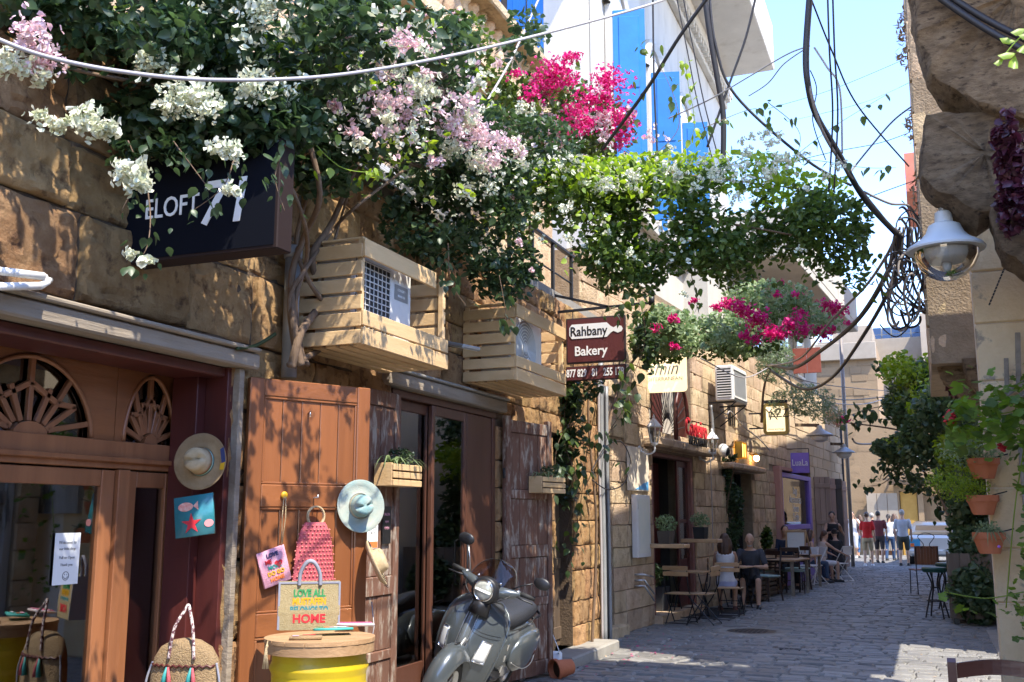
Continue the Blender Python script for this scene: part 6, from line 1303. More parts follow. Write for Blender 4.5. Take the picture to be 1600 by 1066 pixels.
# ================================================================ ornate white house with blue shutters
ow = MB(); OX, OY = -4.62, 14.9
ow.box(-14, OX, OY, 27.5, 5.0, 17, b=0); ow = tag(ow.build('ornate_house', M_['plaster_w']), 'tall ornate white house with blue shutters and an overhanging eave', 'building')
def ob(name, x0_, x1_, y0_, y1_, z0_, z1_, mat=M_['plaster_w'], par=ow, b=.02): mb = MB(); mb.box(x0_, x1_, y0_, y1_, z0_, z1_, b=b); return mb.build(name, mat, par)
a_ = W(1205, 60, X=-3.0)
A = W(1210, 110, X=-3.05); ob('eave', OX+.001, -3.05, 13.2, A.y, A.z, A.z+1.3)
ob('cornice', OX+.001, OX+.30, OY, 27.4, A.z-.30, A.z-.001); ob('cornice', OX+.001, OX+.16, OY, 27.4, A.z-.55, A.z-.301)
for k in range(44): ob('dentil', OX+.161, OX+.28, OY+.1+k*.28, OY+.22+k*.28, A.z-.46, A.z-.31, b=.005)
# pilaster at the corner and mouldings
ob('pilaster', OX-.75, OX-.35, OY-.10, OY-.001, 5, 17); ob('corner_pilaster', OX+.001, OX+.07, OY+.02, OY+.55, 5, 12.4)
bl_ = M_['blue']
def blueleaf(M, Wd, H, name, par, slats=False):
    mb = MB(M); mb.box(-.02, .02, 0, Wd, 0, H, b=.006); o = mb.build(name, bl_, par)
    for (z0_, z1_) in ((.12, H*.45), (H*.52, H-.12)):
        mb = MB(M); mb.box(-.035, .035, .09, Wd-.09, z0_, z1_, b=.02); mb.build('panel', bl_, o)
# window on the -Y face
A = W(742, -30, Y=OY-.02); B = W(832, 170, Y=OY-.02)
wn = thing('blue_window', 'blue shuttered window high on the white wall behind the balustrade', 'window', (A.x, OY, B.z))
for k, x in enumerate((A.x, A.x+.62, A.x+.98)):
    Mq = T((x, OY-.06, B.z-.5)) @ Rot(R(-90), 'Z'); blueleaf(Mq, .33 if k else .5, A.z-B.z+1.2, 'shutter_leaf', wn)
mb = MB(); mb.box(A.x+.50, A.x+.62, OY-.05, OY-.01, B.z, A.z+.6); mb.build('dark_gap', M_['interior'], wn)
# tall arched windows on the street face with open blue shutters
wk = 0
for y0_, lab in ((15.9, 'first tall arched window with blue shutters on the white street face'), (18.6, 'second arched blue shuttered window on the white street face'), (21.4, 'third arched blue shuttered window farther along the white house')):
    z0_, z1_ = 7.2, 10.3
    wn = thing('arched_window', lab, 'window', (OX, y0_, z0_), group='arched windows of the white house')
    ob('recess', OX+.001, OX+.02, y0_, y0_+1.1, z0_, z1_, M_['interior_w'], wn)
    mb = MB(); n = 14; cy = y0_+.55
    mb.loft([[(OX+xx, cy+rr*math.cos(math.pi*i/n), z1_+rr*math.sin(math.pi*i/n)) for i in range(n+1)] for xx, rr in ((.001, .58), (.10, .58), (.14, .70), (.10, .80), (.001, .80))], False, close=False); mb.build('arch_moulding', M_['plaster_w'], wn, 'auto')
    mb = MB(); mb.loft([[(OX+xx, cy+rr*math.cos(math.pi*i/n), z1_+rr*math.sin(math.pi*i/n)) for i in range(n+1)] for xx, rr in ((.05, .01), (.05, .57))], False, close=False); mb.build('fanlight', M_['plastic_w'], wn)
    for yy in (y0_-.12, y0_+1.101): ob('jamb', OX+.001, OX+.12, yy, yy+.12, z0_, z1_, M_['plaster_w'], wn)
    for s_, yy, ang in ((1, y0_, 75), (-1, y0_+1.1, -70)):
        Mq = T((OX+.12, yy, z0_)) @ Rot(R(180+ang if s_ < 0 else -ang), 'Z'); blueleaf(Mq, .55, z1_-z0_-.1, 'shutter_leaf', wn)
ob('string_course', OX+.001, OX+.18, OY, 27.4, 6.9, 7.15)
# block that carries it, far side of the street beyond
# ================================================================ cafe furniture
bw = mk('bistro_wood', (.42, .25, .12), (.56, .36, .19), 8, .5, .3, 40, orand=.1)
iron = M_['iron']
def bistro_chair(M, label, group='wooden slat folding cafe chairs'):
    c = thing('bistro_chair', label, 'chair', M=M, group=group)   # local: y forward, back at y = 0
    for k in range(2): b = MB(M); b.box(-.20, .20, -.03-.01*k, -.012-.01*k, .72+.085*k, .785+.085*k, b=.006); b.build('back_slat', bw, c)
    for k in range(5): b = MB(M); b.box(-.20, .20, .03+k*.075, .095+k*.075, .445, .463, b=.004); b.build('seat_slat', bw, c)
    for x in (-.185, .185):
        b = MB(M); b.tube([(x, -.03, .88), (x, 0, .60), (x, .10, .40), (x, .38, .012)], .009, 6); b.build('leg', iron, c); b = MB(M); b.tube([(x*.9, .37, .44), (x*.9, .20, .26), (x*.9, -.04, .012)], .009, 6); b.build('leg', iron, c)
    for y, z in ((.36, .03), (-.03, .03), (.2, .25)): b = MB(M); b.tube([(-.185, y, z), (.185, y, z)], .007, 6); b.build('stretcher', iron, c)
    return c
def bistro_table(M, label, w_=.6, d=.6):
    t = thing('bistro_table', label, 'table', M=M, group='small wooden slat cafe tables')
    for k in range(7): b = MB(M); b.box(-w_/2, w_/2, -d/2+k*d/7+.003, -d/2+(k+1)*d/7-.003, .72, .74, b=.004); b.build('top_slat', bw, t)
    for s_ in (-1, 1):
        for x in (-.22, .22): b = MB(M); b.tube([(x, -.24*s_, .01), (x, .22*s_, .71)], .010, 6); b.build('leg', iron, t)
    for y in (-.24, .24): b = MB(M); b.tube([(-.22, y, .03), (.22, y, .03)], .008, 6); b.build('stretcher', iron, t)
def G(px, py): p = W(px, py, Z=0); return p
def FG(px, py, rz): return T(G(px, py)) @ Rot(R(rz), 'Z')
bistro_chair(FG(1058, 977, -8), 'nearest slatted folding chair with its back to the street corner pier')
bistro_table(FG(1080, 966, -8), 'nearer small slatted table with nobody at it')
bistro_chair(FG(1118, 977, 80), 'slatted folding chair with crossed legs turned side on at the empty table')
bistro_chair(FG(1092, 951, 175), 'slatted folding chair on the far side of the empty table')
bistro_table(FG(1150, 952, -8), 'slatted table between the seated man and woman', .6, .6)
bistro_chair(FG(1139, 965, 0), 'slatted folding chair the woman in white is sitting on')
bistro_chair(FG(1105, 940, 110), 'slatted folding chair by the wall behind the seated woman')
bistro_chair(FG(1168, 944, 172), 'slatted folding chair under the seated man')
b = MB(); A = [W(*p, Z=0) for p in ((1042, 963), (1140, 971), (1170, 955), (1090, 948))]; b.add([(p.x, p.y, .012) for p in A]+[(p.x, p.y, .0) for p in A], [(0, 1, 2, 3), (0, 4, 5, 1), (1, 5, 6, 2), (2, 6, 7, 3), (3, 7, 4, 0)]); tag(b.build('floor_mat', M_['matte_black']), 'black rectangular mat on the cobbles under the cafe chairs', 'mat')
for (px0, px1, py, n, lab, Y_) in ((1010, 1062, 853, .5, 'nearer wooden ledge shelf with a flower pot by the cafe door', 1.1), (1064, 1117, 845, .5, 'farther wooden ledge shelf with a flower pot by the cafe door', 3.2)):
    s_, z_ = fr(FB, (px0+px1)/2, py, .25); b = MB(FB); b.box(0, .62, s_-.14, s_+.14, z_-.03, z_+.03, b=.008); o = tag(b.build('wall_shelf', bw), lab, 'shelf')
    b = MB(FB @ T((.30, s_, z_+.031))); b.loft([[(x*k, y*k, z) for x, y in ((-.10, -.11), (.10, -.11), (.10, .11), (-.10, .11))] for z, k in ((0, .85), (.19, 1), (.19, .9), (.16, .88))]); pt = thing('square_pot', 'dark square pot with pale green flowering plant on the '+('nearer' if py > 850 else 'farther')+' cafe ledge', 'flower pot', M=FB @ T((.30, s_, z_+.031))); b.build('pot_body', M_['matte_black'] if py < 850 else M_['interior'], pt)
    q = thing('potted_plant', 'pale leaved flowering plant on the '+('nearer' if py > 850 else 'farther')+' cafe ledge', 'plant', FB @ Vector((.3, s_, z_+.22))); LEAFQ.append((q, FB @ Vector((.30, s_, z_+.33)), (.17, .17, .14), 330, .04, M_['leaf_pale']))
P = G(1027, 966); pt = thing('square_pot', 'large dark grey floor pot beside the cafe doorway', 'flower pot', P); Mq = T(P) @ Rot(R(-5), 'Z'); b = MB(Mq); b.loft([[(x*k, y*k, z) for x, y in ((-.17, -.17), (.17, -.17), (.17, .17), (-.17, .17))] for z, k in ((.08, .78), (.50, 1), (.50, .9), (.46, .88))]); b.build('pot_body', mk('pot_slate', (.045, .05, .06), rough=.6), pt)
b = MB(Mq); b.box(-.15, .15, -.15, .15, 0, .078, b=.01); b.build('wood_block', bw, pt)
q = thing('potted_plant', 'dark green bushy plant in the floor pot by the cafe door', 'plant', P+Vector((0, 0, .5))); LEAFQ.append((q, P+Vector((0, 0, .68)), (.20, .20, .19), 500, .045, M_['leaf_dark']))
# dark dining chairs
dk = mk('dark_chair', (.030, .016, .012), (.06, .03, .02), 8, .35); seatg = mk('seat_pale', (.30, .40, .36), rough=.6)
def cafe_chair(M, label):
    c = thing('cafe_chair', label, 'chair', M=M, group='dark wooden cafe chairs with pale seats')
    b = MB(M); b.box(-.21, .21, 0, .40, .45, .49, b=.012); b.build('seat', seatg, c)
    for x in (-.19, .19):
        b = MB(M); b.tube(catmull([(x, -.06, 0), (x, .0, .30), (x, .0, .55), (x, -.06, .95)]), .018, 6); b.build('back_leg', dk, c); b = MB(M); b.tube([(x, .38, 0), (x, .37, .45)], .016, 6); b.build('front_leg', dk, c)
        b = MB(M); b.tube([(x, -.03, .18), (x, .37, .20)], .010, 6); b.build('stretcher', dk, c)
    for z in (.60, .72, .86): b = MB(M); b.box(-.18, .18, -.055-.06*(z-.6), -.035-.06*(z-.6), z, z+(.09 if z > .8 else .04), b=.005); b.build('back_rail', dk, c)
    return c
def cafe_table(M, label, w_=.75, d=.75, mat=None):
    t = thing('wooden_table', label, 'table', M=M)
    for k in range(6): b = MB(M); b.box(-w_/2, w_/2, -d/2+k*d/6+.003, -d/2+(k+1)*d/6-.003, .70, .735, b=.005); b.build('top_board', mat or brown, t)
    for x in (-w_/2+.06, w_/2-.06):
        for y in (-d/2+.06, d/2-.06): b = MB(M); b.box(x-.03, x+.03, y-.03, y+.03, 0, .699); b.build('leg', M_['beam_wood'], t)
cafe_chair(FG(1208, 938, 150), 'dark cafe chair with pale seat right behind the seated man')
cafe_chair(FG(1254, 921, 160), 'dark cafe chair with pale seat below the white easel board')
cafe_chair(FG(1237, 926, 200), 'dark cafe chair with pale seat left of the easel board')
cafe_chair(FG(1204, 930, 60), 'dark cafe chair tucked in at the wall side of the long table')
cafe_table(FG(1222, 929, -8), 'brown wooden table behind the seated man', .9, 1.3)
cafe_table(FG(1247, 918, -8), 'brown wooden table carrying the white easel board', .9, 1.1)
for k, (px, py) in enumerate(((1196, 941), (1208, 934), (1220, 927))):
    M = FG(px, py, -8); b = MB(M); 
    cr_ = thing('pallet_bench', ('nearest', 'middle', 'farthest')[k]+' slatted pallet bench along the cafe wall beside the tables', 'bench', M=M)
    for j in range(5): b = MB(M); b.box(-.35, -.05, -.5, .5, .05+j*.09, .11+j*.09, b=.006); b.build('slat', M_['old_dark'], cr_)
es = thing('easel_board', 'white menu board on a wooden easel standing on the table', 'menu board', G(1247, 918)+Vector((0, 0, .74)))
A = W(1231, 862, Y=24.4); B = W(1262, 832, Y=24.4); b = MB(); b.box(A.x, B.x-.08, 24.4, 24.43, A.z, B.z); b.build('board', M_['plastic_w'], es)
for x in (A.x-.04, B.x-.08): b = MB(); b.bar((x, 24.4, A.z-.03), (x+.03, 24.42, B.z+.05), .04, .03); b.build('side_post', bw, es)
b = MB(); b.bar((B.x+.02, 24.7, A.z-.05), (B.x-.05, 24.42, B.z+.05), .03, .03); b.build('rear_leg', bw, es); b = MB(); b.box(A.x-.04, B.x-.05, 24.39, 24.44, B.z+.001, B.z+.05); b.build('top_rail', bw, es)
whm = mk('white_enamel', (.74, .73, .70), rough=.35)
def white_chair(M, label):
    c = thing('white_folding_chair', label, 'chair', M=M, group='white metal folding chairs'); b = MB(M); b.box(-.19, .19, .02, .38, .43, .455, b=.01); b.build('seat', whm, c)
    b = MB(M); b.box(-.19, .19, -.09, -.075, .66, .86, b=.006); b.build('backrest', whm, c)
    for x in (-.21, .21): b = MB(M); b.tube([(x, -.10, .86), (x, .42, .0)], .012, 6); b.build('leg', whm, c); b = MB(M); b.tube([(x, .34, .45), (x, -.10, 0)], .012, 6); b.build('leg', whm, c)
    for y, z in ((-.10, .87), (.40, .02), (-.09, .02)): b = MB(M); b.tube([(-.21, y, z), (.21, y, z)], .012, 6); b.build('cross_tube', whm, c)
white_chair(FG(1281, 912, 130), 'white folding chair turned side on left of the black dressed sitter'); white_chair(FG(1322, 909, 60), 'white folding chair under the sitter dressed in black')
white_chair(FG(1266, 913, 170), 'white folding chair partly hidden behind the side on one')
# ================================================================ people
skin_l = mk('skin_light', (.52, .31, .21), (.58, .36, .25), 8, .55, transl=0); skin_t = mk('skin_tan', (.42, .24, .16), (.50, .30, .20), 8, .55)
def cl(n, c): 
    return bpy.data.materials.get('wear_'+n) or mk('wear_'+n, c, tuple(x*.82 for x in c), 14, .85, .5, 60)
HAIR = {'brown': mk('hair_brown', (.055, .028, .016), (.11, .055, .03), 20, .5, .6, 60, stretch=(1, 1, .2)), 'black': mk('hair_black', (.014, .010, .009), (.03, .022, .018), 20, .45, .5, 60, stretch=(1, 1, .2)), 'grey': mk('hair_grey', (.30, .28, .26), (.45, .43, .40), 20, .6, .5, 60)}
def V(*a): return Vector(a)
def capsule(b, p, q, r0, r1, n=12):
    p = V(*p); q = V(*q); d = (q-p); L_ = d.length; d = d/L_ if L_ else V(0, 0, 1)
    pts = [p-d*r0*.85, p-d*r0*.5, p, p.lerp(q, .33), p.lerp(q, .66), q, q+d*r1*.5, q+d*r1*.85]; m1 = max(r0, r1)
    b.tube(pts, [r0*.5, r0*.86, r0, r0*.67+r1*.33+.004, r0*.33+r1*.67+.002, r1, r1*.86, r1*.5], n)
def remesh(o, vox, sm=3):
    m = o.modifiers.new('remesh', 'REMESH'); m.mode = 'VOXEL'; m.voxel_size = vox; m.use_smooth_shade = True
    s_ = o.modifiers.new('smooth', 'SMOOTH'); s_.factor = .5; s_.iterations = sm
def person(label, P, rz, pose='stand', h=1.68, sex='f', skin=skin_l, top=None, bottom=None, sleeve=.5, legl=.55, hair=('black', 'long'), arms=None, lean=0., head=(0, 0), shoes=None, step=.0, vox=.016, beard=False, extra=None, shoe_c=None):
    k = h/1.70; M = T(P) @ Rot(R(rz), 'Z') @ Matrix.Diagonal((k, k, k, 1)); M = T(P) @ Rot(R(rz), 'Z')
    o = thing('person', label, 'person', M=M)
    S_ = lambda v: V(*v)*k
    hw = .185 if sex == 'm' else .155
    hip = .90 if pose != 'sit' else .52
    ly = math.sin(lean); lz = math.cos(lean)
    def sp(t, y=0, x=0): return V(x, t*ly+y*lz, hip+t*lz-y*ly)       # point up the spine
    sh = {s_: sp(.50, 0, s_*hw) for s_ in (-1, 1)}
    if arms is None: arms = {s_: ((s_*.06, .02, -.28), (s_*.05, .10, -.50)) for s_ in (-1, 1)}
    el = {s_: sh[s_]+V(*arms[s_][0]) for s_ in (-1, 1)}; wr = {s_: sh[s_]+V(*arms[s_][1]) for s_ in (-1, 1)}
    hp = {s_: V(s_*.095, 0, hip-.02) for s_ in (-1, 1)}
    if pose == 'sit': kn = {s_: V(s_*.14, .42, .50) for s_ in (-1, 1)}; an = {s_: V(s_*.13, .42+.06*s_*step*10, .08) for s_ in (-1, 1)}
    else: kn = {s_: V(s_*.10, .03+s_*step*.5, .48) for s_ in (-1, 1)}; an = {s_: V(s_*.10, -.03+s_*step, .08+abs(step)*(.12 if s_ < 0 else 0)) for s_ in (-1, 1)}
    f_ = 1.0 if sex == 'm' else .9
    def torso(b, g=0, t0=-.10, t1=.54):
        pr = [(-.12, .13, .10), (-.06, .165 if sex == 'f' else .16, .118), (.02, .165 if sex == 'f' else .158, .115), (.14, .125*(1.12 if sex == 'm' else 1), .095 if sex == 'f' else .112), (.26, .14*(1.08 if sex == 'm' else 1), .105), (.38, .155*f_*1.06, .112), (.47, .165*f_*1.08, .095), (.53, .11, .075), (.56, .06, .06)]
        rings = []
        for t, rx, ry in pr:
            if t < t0-.03 or t > t1+.03: continue
            rings.append([S_(sp(t, (ry+g)*math.sin(a_)-.0, (rx+g)*math.cos(a_))) for a_ in [i*2*math.pi/18 for i in range(18)]])
        b.loft(rings)
    hd = sp(.72, .02)+V(head[0]*.04, head[1]*.05, 0)
    b = MB(M); torso(b)
    capsule(b, S_(sp(.50)), S_(hd+V(0, -.01, -.05)), .058*k*f_*1.05, .05*k)
    Mh = T(S_(hd)) @ Rot(-head[0], 'Z') @ Rot(-head[1]-lean*.5, 'X')
    b.ell((0, 0, .015*k), (.075*k, .092*k, .108*k), 20, 14, Mh); b.ell((0, .028*k, -.055*k), (.055*k, .062*k, .055*k), 14, 10, Mh)
    b.ell((0, .098*k, -.012*k), (.012*k, .020*k, .024*k), 8, 6, Mh); b.ell((0, .086*k, -.052*k), (.026*k, .012*k, .010*k), 8, 6, Mh)
    for s_ in (-1, 1): b.ell((s_*.078*k, -.005*k, -.005*k), (.010*k, .022*k, .030*k), 8, 6, Mh)
    for s_ in (-1, 1):
        capsule(b, S_(sh[s_]), S_(el[s_]), .046*k*f_, .036*k*f_); capsule(b, S_(el[s_]), S_(wr[s_]), .037*k*f_, .024*k)
        d = (wr[s_]-el[s_]).normalized(); hc = wr[s_]+d*.055; sd = d.cross(V(0, 0, 1) if abs(d.z) < .9 else V(0, 1, 0)).normalized()
        b.bar(S_(wr[s_]), S_(wr[s_]+d*.095), .072*k, .026*k, up=sd.cross(d)[:])
        for j in range(4):
            o_ = sd*(-.027+.018*j); L_ = (.066, .078, .072, .056)[j]; cur = sd.cross(d)*(-.012)
            b.tube([S_(wr[s_]+d*.088+o_), S_(wr[s_]+d*(.09+L_*.5)+o_+cur*.5), S_(wr[s_]+d*(.09+L_)+o_+cur*2.2)], [.0095*k, .009*k, .007*k], 6)
        b.tube([S_(wr[s_]+d*.03+sd*.03), S_(wr[s_]+d*.06+sd*.052), S_(wr[s_]+d*.09+sd*.055)], [.012*k, .010*k, .008*k], 6)
        capsule(b, S_(hp[s_]), S_(kn[s_]), .085*k*f_, .056*k*f_); capsule(b, S_(kn[s_]), S_(an[s_]), .056*k*f_, .038*k)
        capsule(b, S_(kn[s_].lerp(an[s_], .15)+V(0, -.02, 0)), S_(kn[s_].lerp(an[s_], .45)+V(0, -.015, 0)), .048*k*f_, .042*k)
        capsule(b, S_(an[s_]+V(0, -.02, -.03)), S_(an[s_]+V(s_*.01, .14, -.05)), .036*k, .026*k)
    body = b.build('body', skin, o, True); remesh(body, vox)
    if top:
        b = MB(M); torso(b, .012, -.04, .52)
        for s_ in (-1, 1):
            if sleeve > 0: capsule(b, S_(sh[s_]), S_(sh[s_].lerp(el[s_], min(1, sleeve*1.6))), .060*k, .055*k if sleeve < 1 else .046*k)
            if sleeve >= 1: capsule(b, S_(el[s_]), S_(el[s_].lerp(wr[s_], .9)), .046*k, .034*k)
            else: capsule(b, S_(sh[s_]+V(-s_*.07, 0, -.02)), S_(sh[s_]+V(-s_*.04, 0, -.0)), .05*k, .045*k)
        t_ = b.build('shirt' if sleeve > 0 else 'vest_top', top, o, True); remesh(t_, vox)
    if bottom:
        b = MB(M); torso(b, .014, -.12, .03)
        for s_ in (-1, 1):
            e = hp[s_].lerp(kn[s_], min(1, legl/.5)); capsule(b, S_(hp[s_]), S_(e), .098*k*f_, (.085-.02*min(1, legl/.5))*k*f_+.004)
            if legl > .5: capsule(b, S_(kn[s_]), S_(kn[s_].lerp(an[s_], min(1, (legl-.5)/.5))), .066*k*f_, .058*k)
        t_ = b.build('trousers' if legl > .7 else 'shorts', bottom, o, True); remesh(t_, vox)
    hm = HAIR.get(hair[0])
    if hair[1] != 'bald':
        b = MB(M); b.ell((0, -.022*k, .040*k), (.086*k, .092*k, .098*k), 16, 12, Mh)
        if hair[1] == 'long':
            for j in range(7):
                a_ = -.1+math.pi*(j/6)*1.05; x = .075*math.cos(a_); y = -.02-.065*math.sin(a_)
                p0 = S_(hd+V(x, y, .03)); b.tube([p0, p0+V(x*.35, -.03, -.12)*k, p0+V(x*.2, -.035, -.24)*k, p0+V(x*.15, -.02, -.33)*k], [.036*k, .040*k, .036*k, .012*k], 8)
        if hair[1] == 'bun': b.ell((0, -.11*k, .06*k), (.045*k, .045*k, .045*k), 10, 8, Mh)
        if hair[1] == 'tail': b.tube([S_(hd+V(0, -.09, .04)), S_(hd+V(0, -.13, -.06)), S_(hd+V(0, -.11, -.2))], [.03*k, .035*k, .012*k], 8)
        t_ = b.build('hair', hm, o, True); remesh(t_, vox*.9, 2)
    if beard:
        b = MB(M); b.ell((0, .048*k, -.078*k), (.050*k, .048*k, .036*k), 14, 10, Mh); t_ = b.build('beard', HAIR['grey'], o, True); remesh(t_, .009, 1)
    for s_ in (-1, 1): b = MB(M); b.ell((s_*.030*k, .090*k, .012*k), (.010*k, .006*k, .006*k), 8, 6, Mh); b.build('eye', M_['black'], o, True)
    for s_ in (-1, 1):
        b = MB(M); a_ = an[s_]; capsule(b, S_(a_+V(0, -.03, -.035)), S_(a_+V(s_*.012, .14, -.05)), .045*k, .038*k); b.box((a_.x-.045)*k, (a_.x+.05)*k, (a_.y-.075)*k, (a_.y+.185)*k, max(0, (a_.z-.085)*k), (a_.z-.06)*k, b=.01)
        t_ = b.build('shoe', shoe_c or M_['black'], o, True); remesh(t_, max(.011, vox*.8), 2)
    return o, M
navyc = cl('slate', (.055, .06, .075)); whitec = cl('white', (.70, .70, .72)); blackc = cl('black', (.018, .018, .02)); lilac = cl('lilac', (.50, .52, .70))
person('long haired woman in a white sleeveless top seated with her back to the camera', G(1136, 957), 8, 'sit', 1.64, 'f', skin_t, whitec, lilac, 0, .35, ('brown', 'long'), {-1: ((-.05, .12, -.26), (.03, .34, -.22)), 1: ((.06, .12, -.26), (.0, .34, -.22))}, .06, vox=.011, shoe_c=cl('sandal', (.12, .05, .04)))
person('bald bearded man in a dark grey t-shirt and black shorts seated facing the street', G(1176, 949), 186, 'sit', 1.66, 'm', skin_l, navyc, blackc, .45, .46, ('black', 'bald'), {-1: ((-.10, .10, -.28), (.10, .30, -.26)), 1: ((.10, .10, -.28), (-.10, .30, -.26))}, .20, head=(.0, .35), vox=.011, beard=True)
person('man in a navy shirt seated behind the table by the purple shop window', G(1230, 919), 200, 'sit', 1.75, 'm', skin_t, cl('navy', (.02, .03, .06)), blackc, .5, .9, ('black', 'short'))
person('dark haired woman in a pink top seated side on beside the easel board', G(1265, 911), -70, 'sit', 1.62, 'f', skin_t, cl('pink', (.55, .35, .32)), cl('denim', (.06, .095, .16)), 0, .9, ('brown', 'long'), lean=.1)
person('woman with bare arm reaching forward seated behind the white folding chair', G(1284, 910), -50, 'sit', 1.60, 'f', skin_l, cl('beige', (.60, .48, .40)), whitec, 0, .4, ('brown', 'tail'), {-1: ((-.08, .16, -.2), (.0, .38, -.3)), 1: ((.06, .2, -.15), (.08, .48, -.28))}, .2)
o, Mx = person('person in black seated on the white folding chair reading white papers', G(1311, 907), 40, 'sit', 1.62, 'f', skin_t, blackc, blackc, .5, .9, ('black', 'bun'), {-1: ((-.10, .12, -.26), (-.05, .34, -.25)), 1: ((.08, .12, -.26), (.0, .34, -.25))}, .12, head=(.2, .3))
b = MB(Mx); b.add([(-.30, .30, .62), (-.02, .42, .60), (-.04, .38, .86), (-.32, .26, .88)], [(0, 1, 2, 3)]); b.add([(-.26, .33, .46), (-.06, .40, .44), (-.04, .40, .60), (-.28, .33, .62)], [(0, 1, 2, 3)]); tag(b.build('paper_sheets', whitec), 'loose white papers held by the seated person in black', 'papers')
person('young woman in a black vest top and jeans standing by the white chairs', G(1305, 905), 195, 'stand', 1.70, 'f', skin_l, blackc, cl('denim', (.06, .095, .16)), 0, 1, ('black', 'tail'), {-1: ((-.10, .05, -.25), (-.02, .20, -.10)), 1: ((.10, .08, -.24), (-.12, .20, -.18))}, .05, head=(.3, .35), vox=.014, shoe_c=whitec)
person('man in a white t-shirt raising a hand to his face near the corner pipe', G(1335, 872), 170, 'stand', 1.78, 'm', skin_t, whitec, whitec, .5, .6, ('black', 'short'), {-1: ((-.12, .10, -.20), (.02, .25, .10)), 1: ((.06, .02, -.28), (.05, .06, -.5))}, shoe_c=whitec)
person('dark haired woman with a blue bag walking half hidden behind the red top', G(1347, 872), -10, 'walk', 1.64, 'f', skin_t, cl('dusty', (.20, .12, .12)), cl('blueskirt', (.08, .18, .35)), .5, .8, ('brown', 'long'), step=.1)
person('woman in a red cropped top and khaki shorts walking away', G(1358, 885), -5, 'walk', 1.72, 'f', skin_l, cl('red', (.60, .015, .015)), cl('khaki', (.42, .33, .20)), .45, .42, ('brown', 'bun'), step=.10, shoe_c=whitec)
person('man in a maroon shirt and dark shorts walking away', G(1376, 880), -8, 'walk', 1.76, 'm', skin_t, cl('maroon', (.13, .025, .03)), cl('darkshort', (.04, .03, .03)), .5, .48, ('black', 'short'), step=-.12)
person('woman in a white blouse and blue jeans walking away', G(1392, 876), -12, 'walk', 1.66, 'f', skin_t, whitec, cl('jeans', (.03, .07, .16)), .7, 1, ('black', 'tail'), step=.14)
person('fair haired woman in a beige top walking between the red top and the maroon shirt', G(1366, 878), -6, 'walk', 1.70, 'f', skin_l, cl('sand', (.40, .33, .25)), cl('sandb', (.30, .26, .2)), .5, .9, ('grey', 'short'), step=.08)
person('woman in dark clothes walking between the white blouse and the grey shirt', G(1401, 874), -12, 'walk', 1.68, 'f', skin_t, cl('ink', (.02, .025, .05)), cl('inkb', (.03, .04, .08)), .5, 1, ('brown', 'long'), step=-.08)
person('grey haired man in a pale blue grey shirt and dark green shorts walking away', G(1414, 884), -6, 'walk', 1.80, 'm', skin_l, cl('palegrey', (.48, .52, .58)), cl('olive', (.05, .06, .05)), .5, .45, ('grey', 'short'), step=.10)
# ================================================================ vines, flowers, cables
def leaf_verts(n, size, pos, rs, shape='heart', up=.35):
    """n leaves at pos (n,3); returns V, F of folded heart shaped leaves"""
    if shape == 'heart': base = np.array([(-.42, 0, 0), (-.18, .34, -.05), (.20, .28, -.07), (.62, 0, -.10), (.20, -.28, -.07), (-.18, -.34, -.05), (.05, 0, .06)]); fc = np.array([(6, 1, 0), (6, 2, 1), (6, 3, 2), (6, 4, 3), (6, 5, 4), (6, 0, 5)])
    elif shape == 'petal': base = np.array([(0, 0, 0), (.45, .28, .12), (.62, 0, .24), (.45, -.28, .12), (-.48, .30, .12), (-.62, 0, .24), (-.30, -.36, .16), (.05, .52, .22), (-.05, -.55, .22)]); fc = np.array([(0, 1, 2), (0, 2, 3), (0, 4, 5), (0, 5, 6), (0, 7, 4), (0, 3, 8)])
    else: base = np.array([(-.5, 0, 0), (0, .14, 0), (.5, 0, -.05), (0, -.14, 0)]); fc = np.array([(0, 2, 1), (0, 3, 2)])
    nrm = rs.normal(size=(n, 3)); nrm[:, 2] += up*3; nrm /= np.linalg.norm(nrm, axis=1)[:, None]
    t = rs.normal(size=(n, 3)); t[:, 2] -= .6; t -= nrm*(t*nrm).sum(1)[:, None]; t /= np.linalg.norm(t, axis=1)[:, None]; bt = np.cross(nrm, t)
    s_ = size*rs.uniform(.55, 1.25, n)
    V_ = pos[:, None, :] + s_[:, None, None]*(base[None, :, 0, None]*t[:, None, :]+base[None, :, 1, None]*bt[:, None, :]+base[None, :, 2, None]*nrm[:, None, :])
    m = len(base); F_ = (fc[None]+(np.arange(n)*m)[:, None, None]).reshape(-1, 3); return V_.reshape(-1, 3), F_
def noise3(P_, sc_, seed):      # cheap smooth noise from summed sines
    r_ = np.random.default_rng(seed); out = np.zeros(len(P_))
    for k in range(6): w_ = r_.normal(size=3)*sc_; out += np.sin(P_ @ w_+r_.uniform(0, 6.3))
    return out/3
def cloud(n, c, rad, rs, clump=2.5, thr=-.15, seed=0, shell=0):
    out = []; need = n; c = np.array(c); rad = np.array(rad); tries = 0
    while need > 0 and tries < 12:
        p = rs.normal(size=(need*2, 3)); p /= np.linalg.norm(p, axis=1)[:, None]; p *= (rs.random(len(p))**(1/(3-shell)))[:, None]
        q = c+p*rad; keep = noise3(q, clump, seed) > thr+.5*(np.linalg.norm(p, axis=1)**4); q = q[keep][:need]; out.append(q); need -= len(q); tries += 1
    return np.concatenate(out)
rs = np.random.default_rng(11)
for (q, c, rad, n, sz, m_) in LEAFQ:
    pos = cloud(n, c, rad, rs, 18, -.6, 3); sh_ = 'heart'; V_, F_ = leaf_verts(n, sz, pos, rs, sh_, .3)
    link('foliage', fast_mesh('foliage', V_, F_, m_), q, kind='stuff')
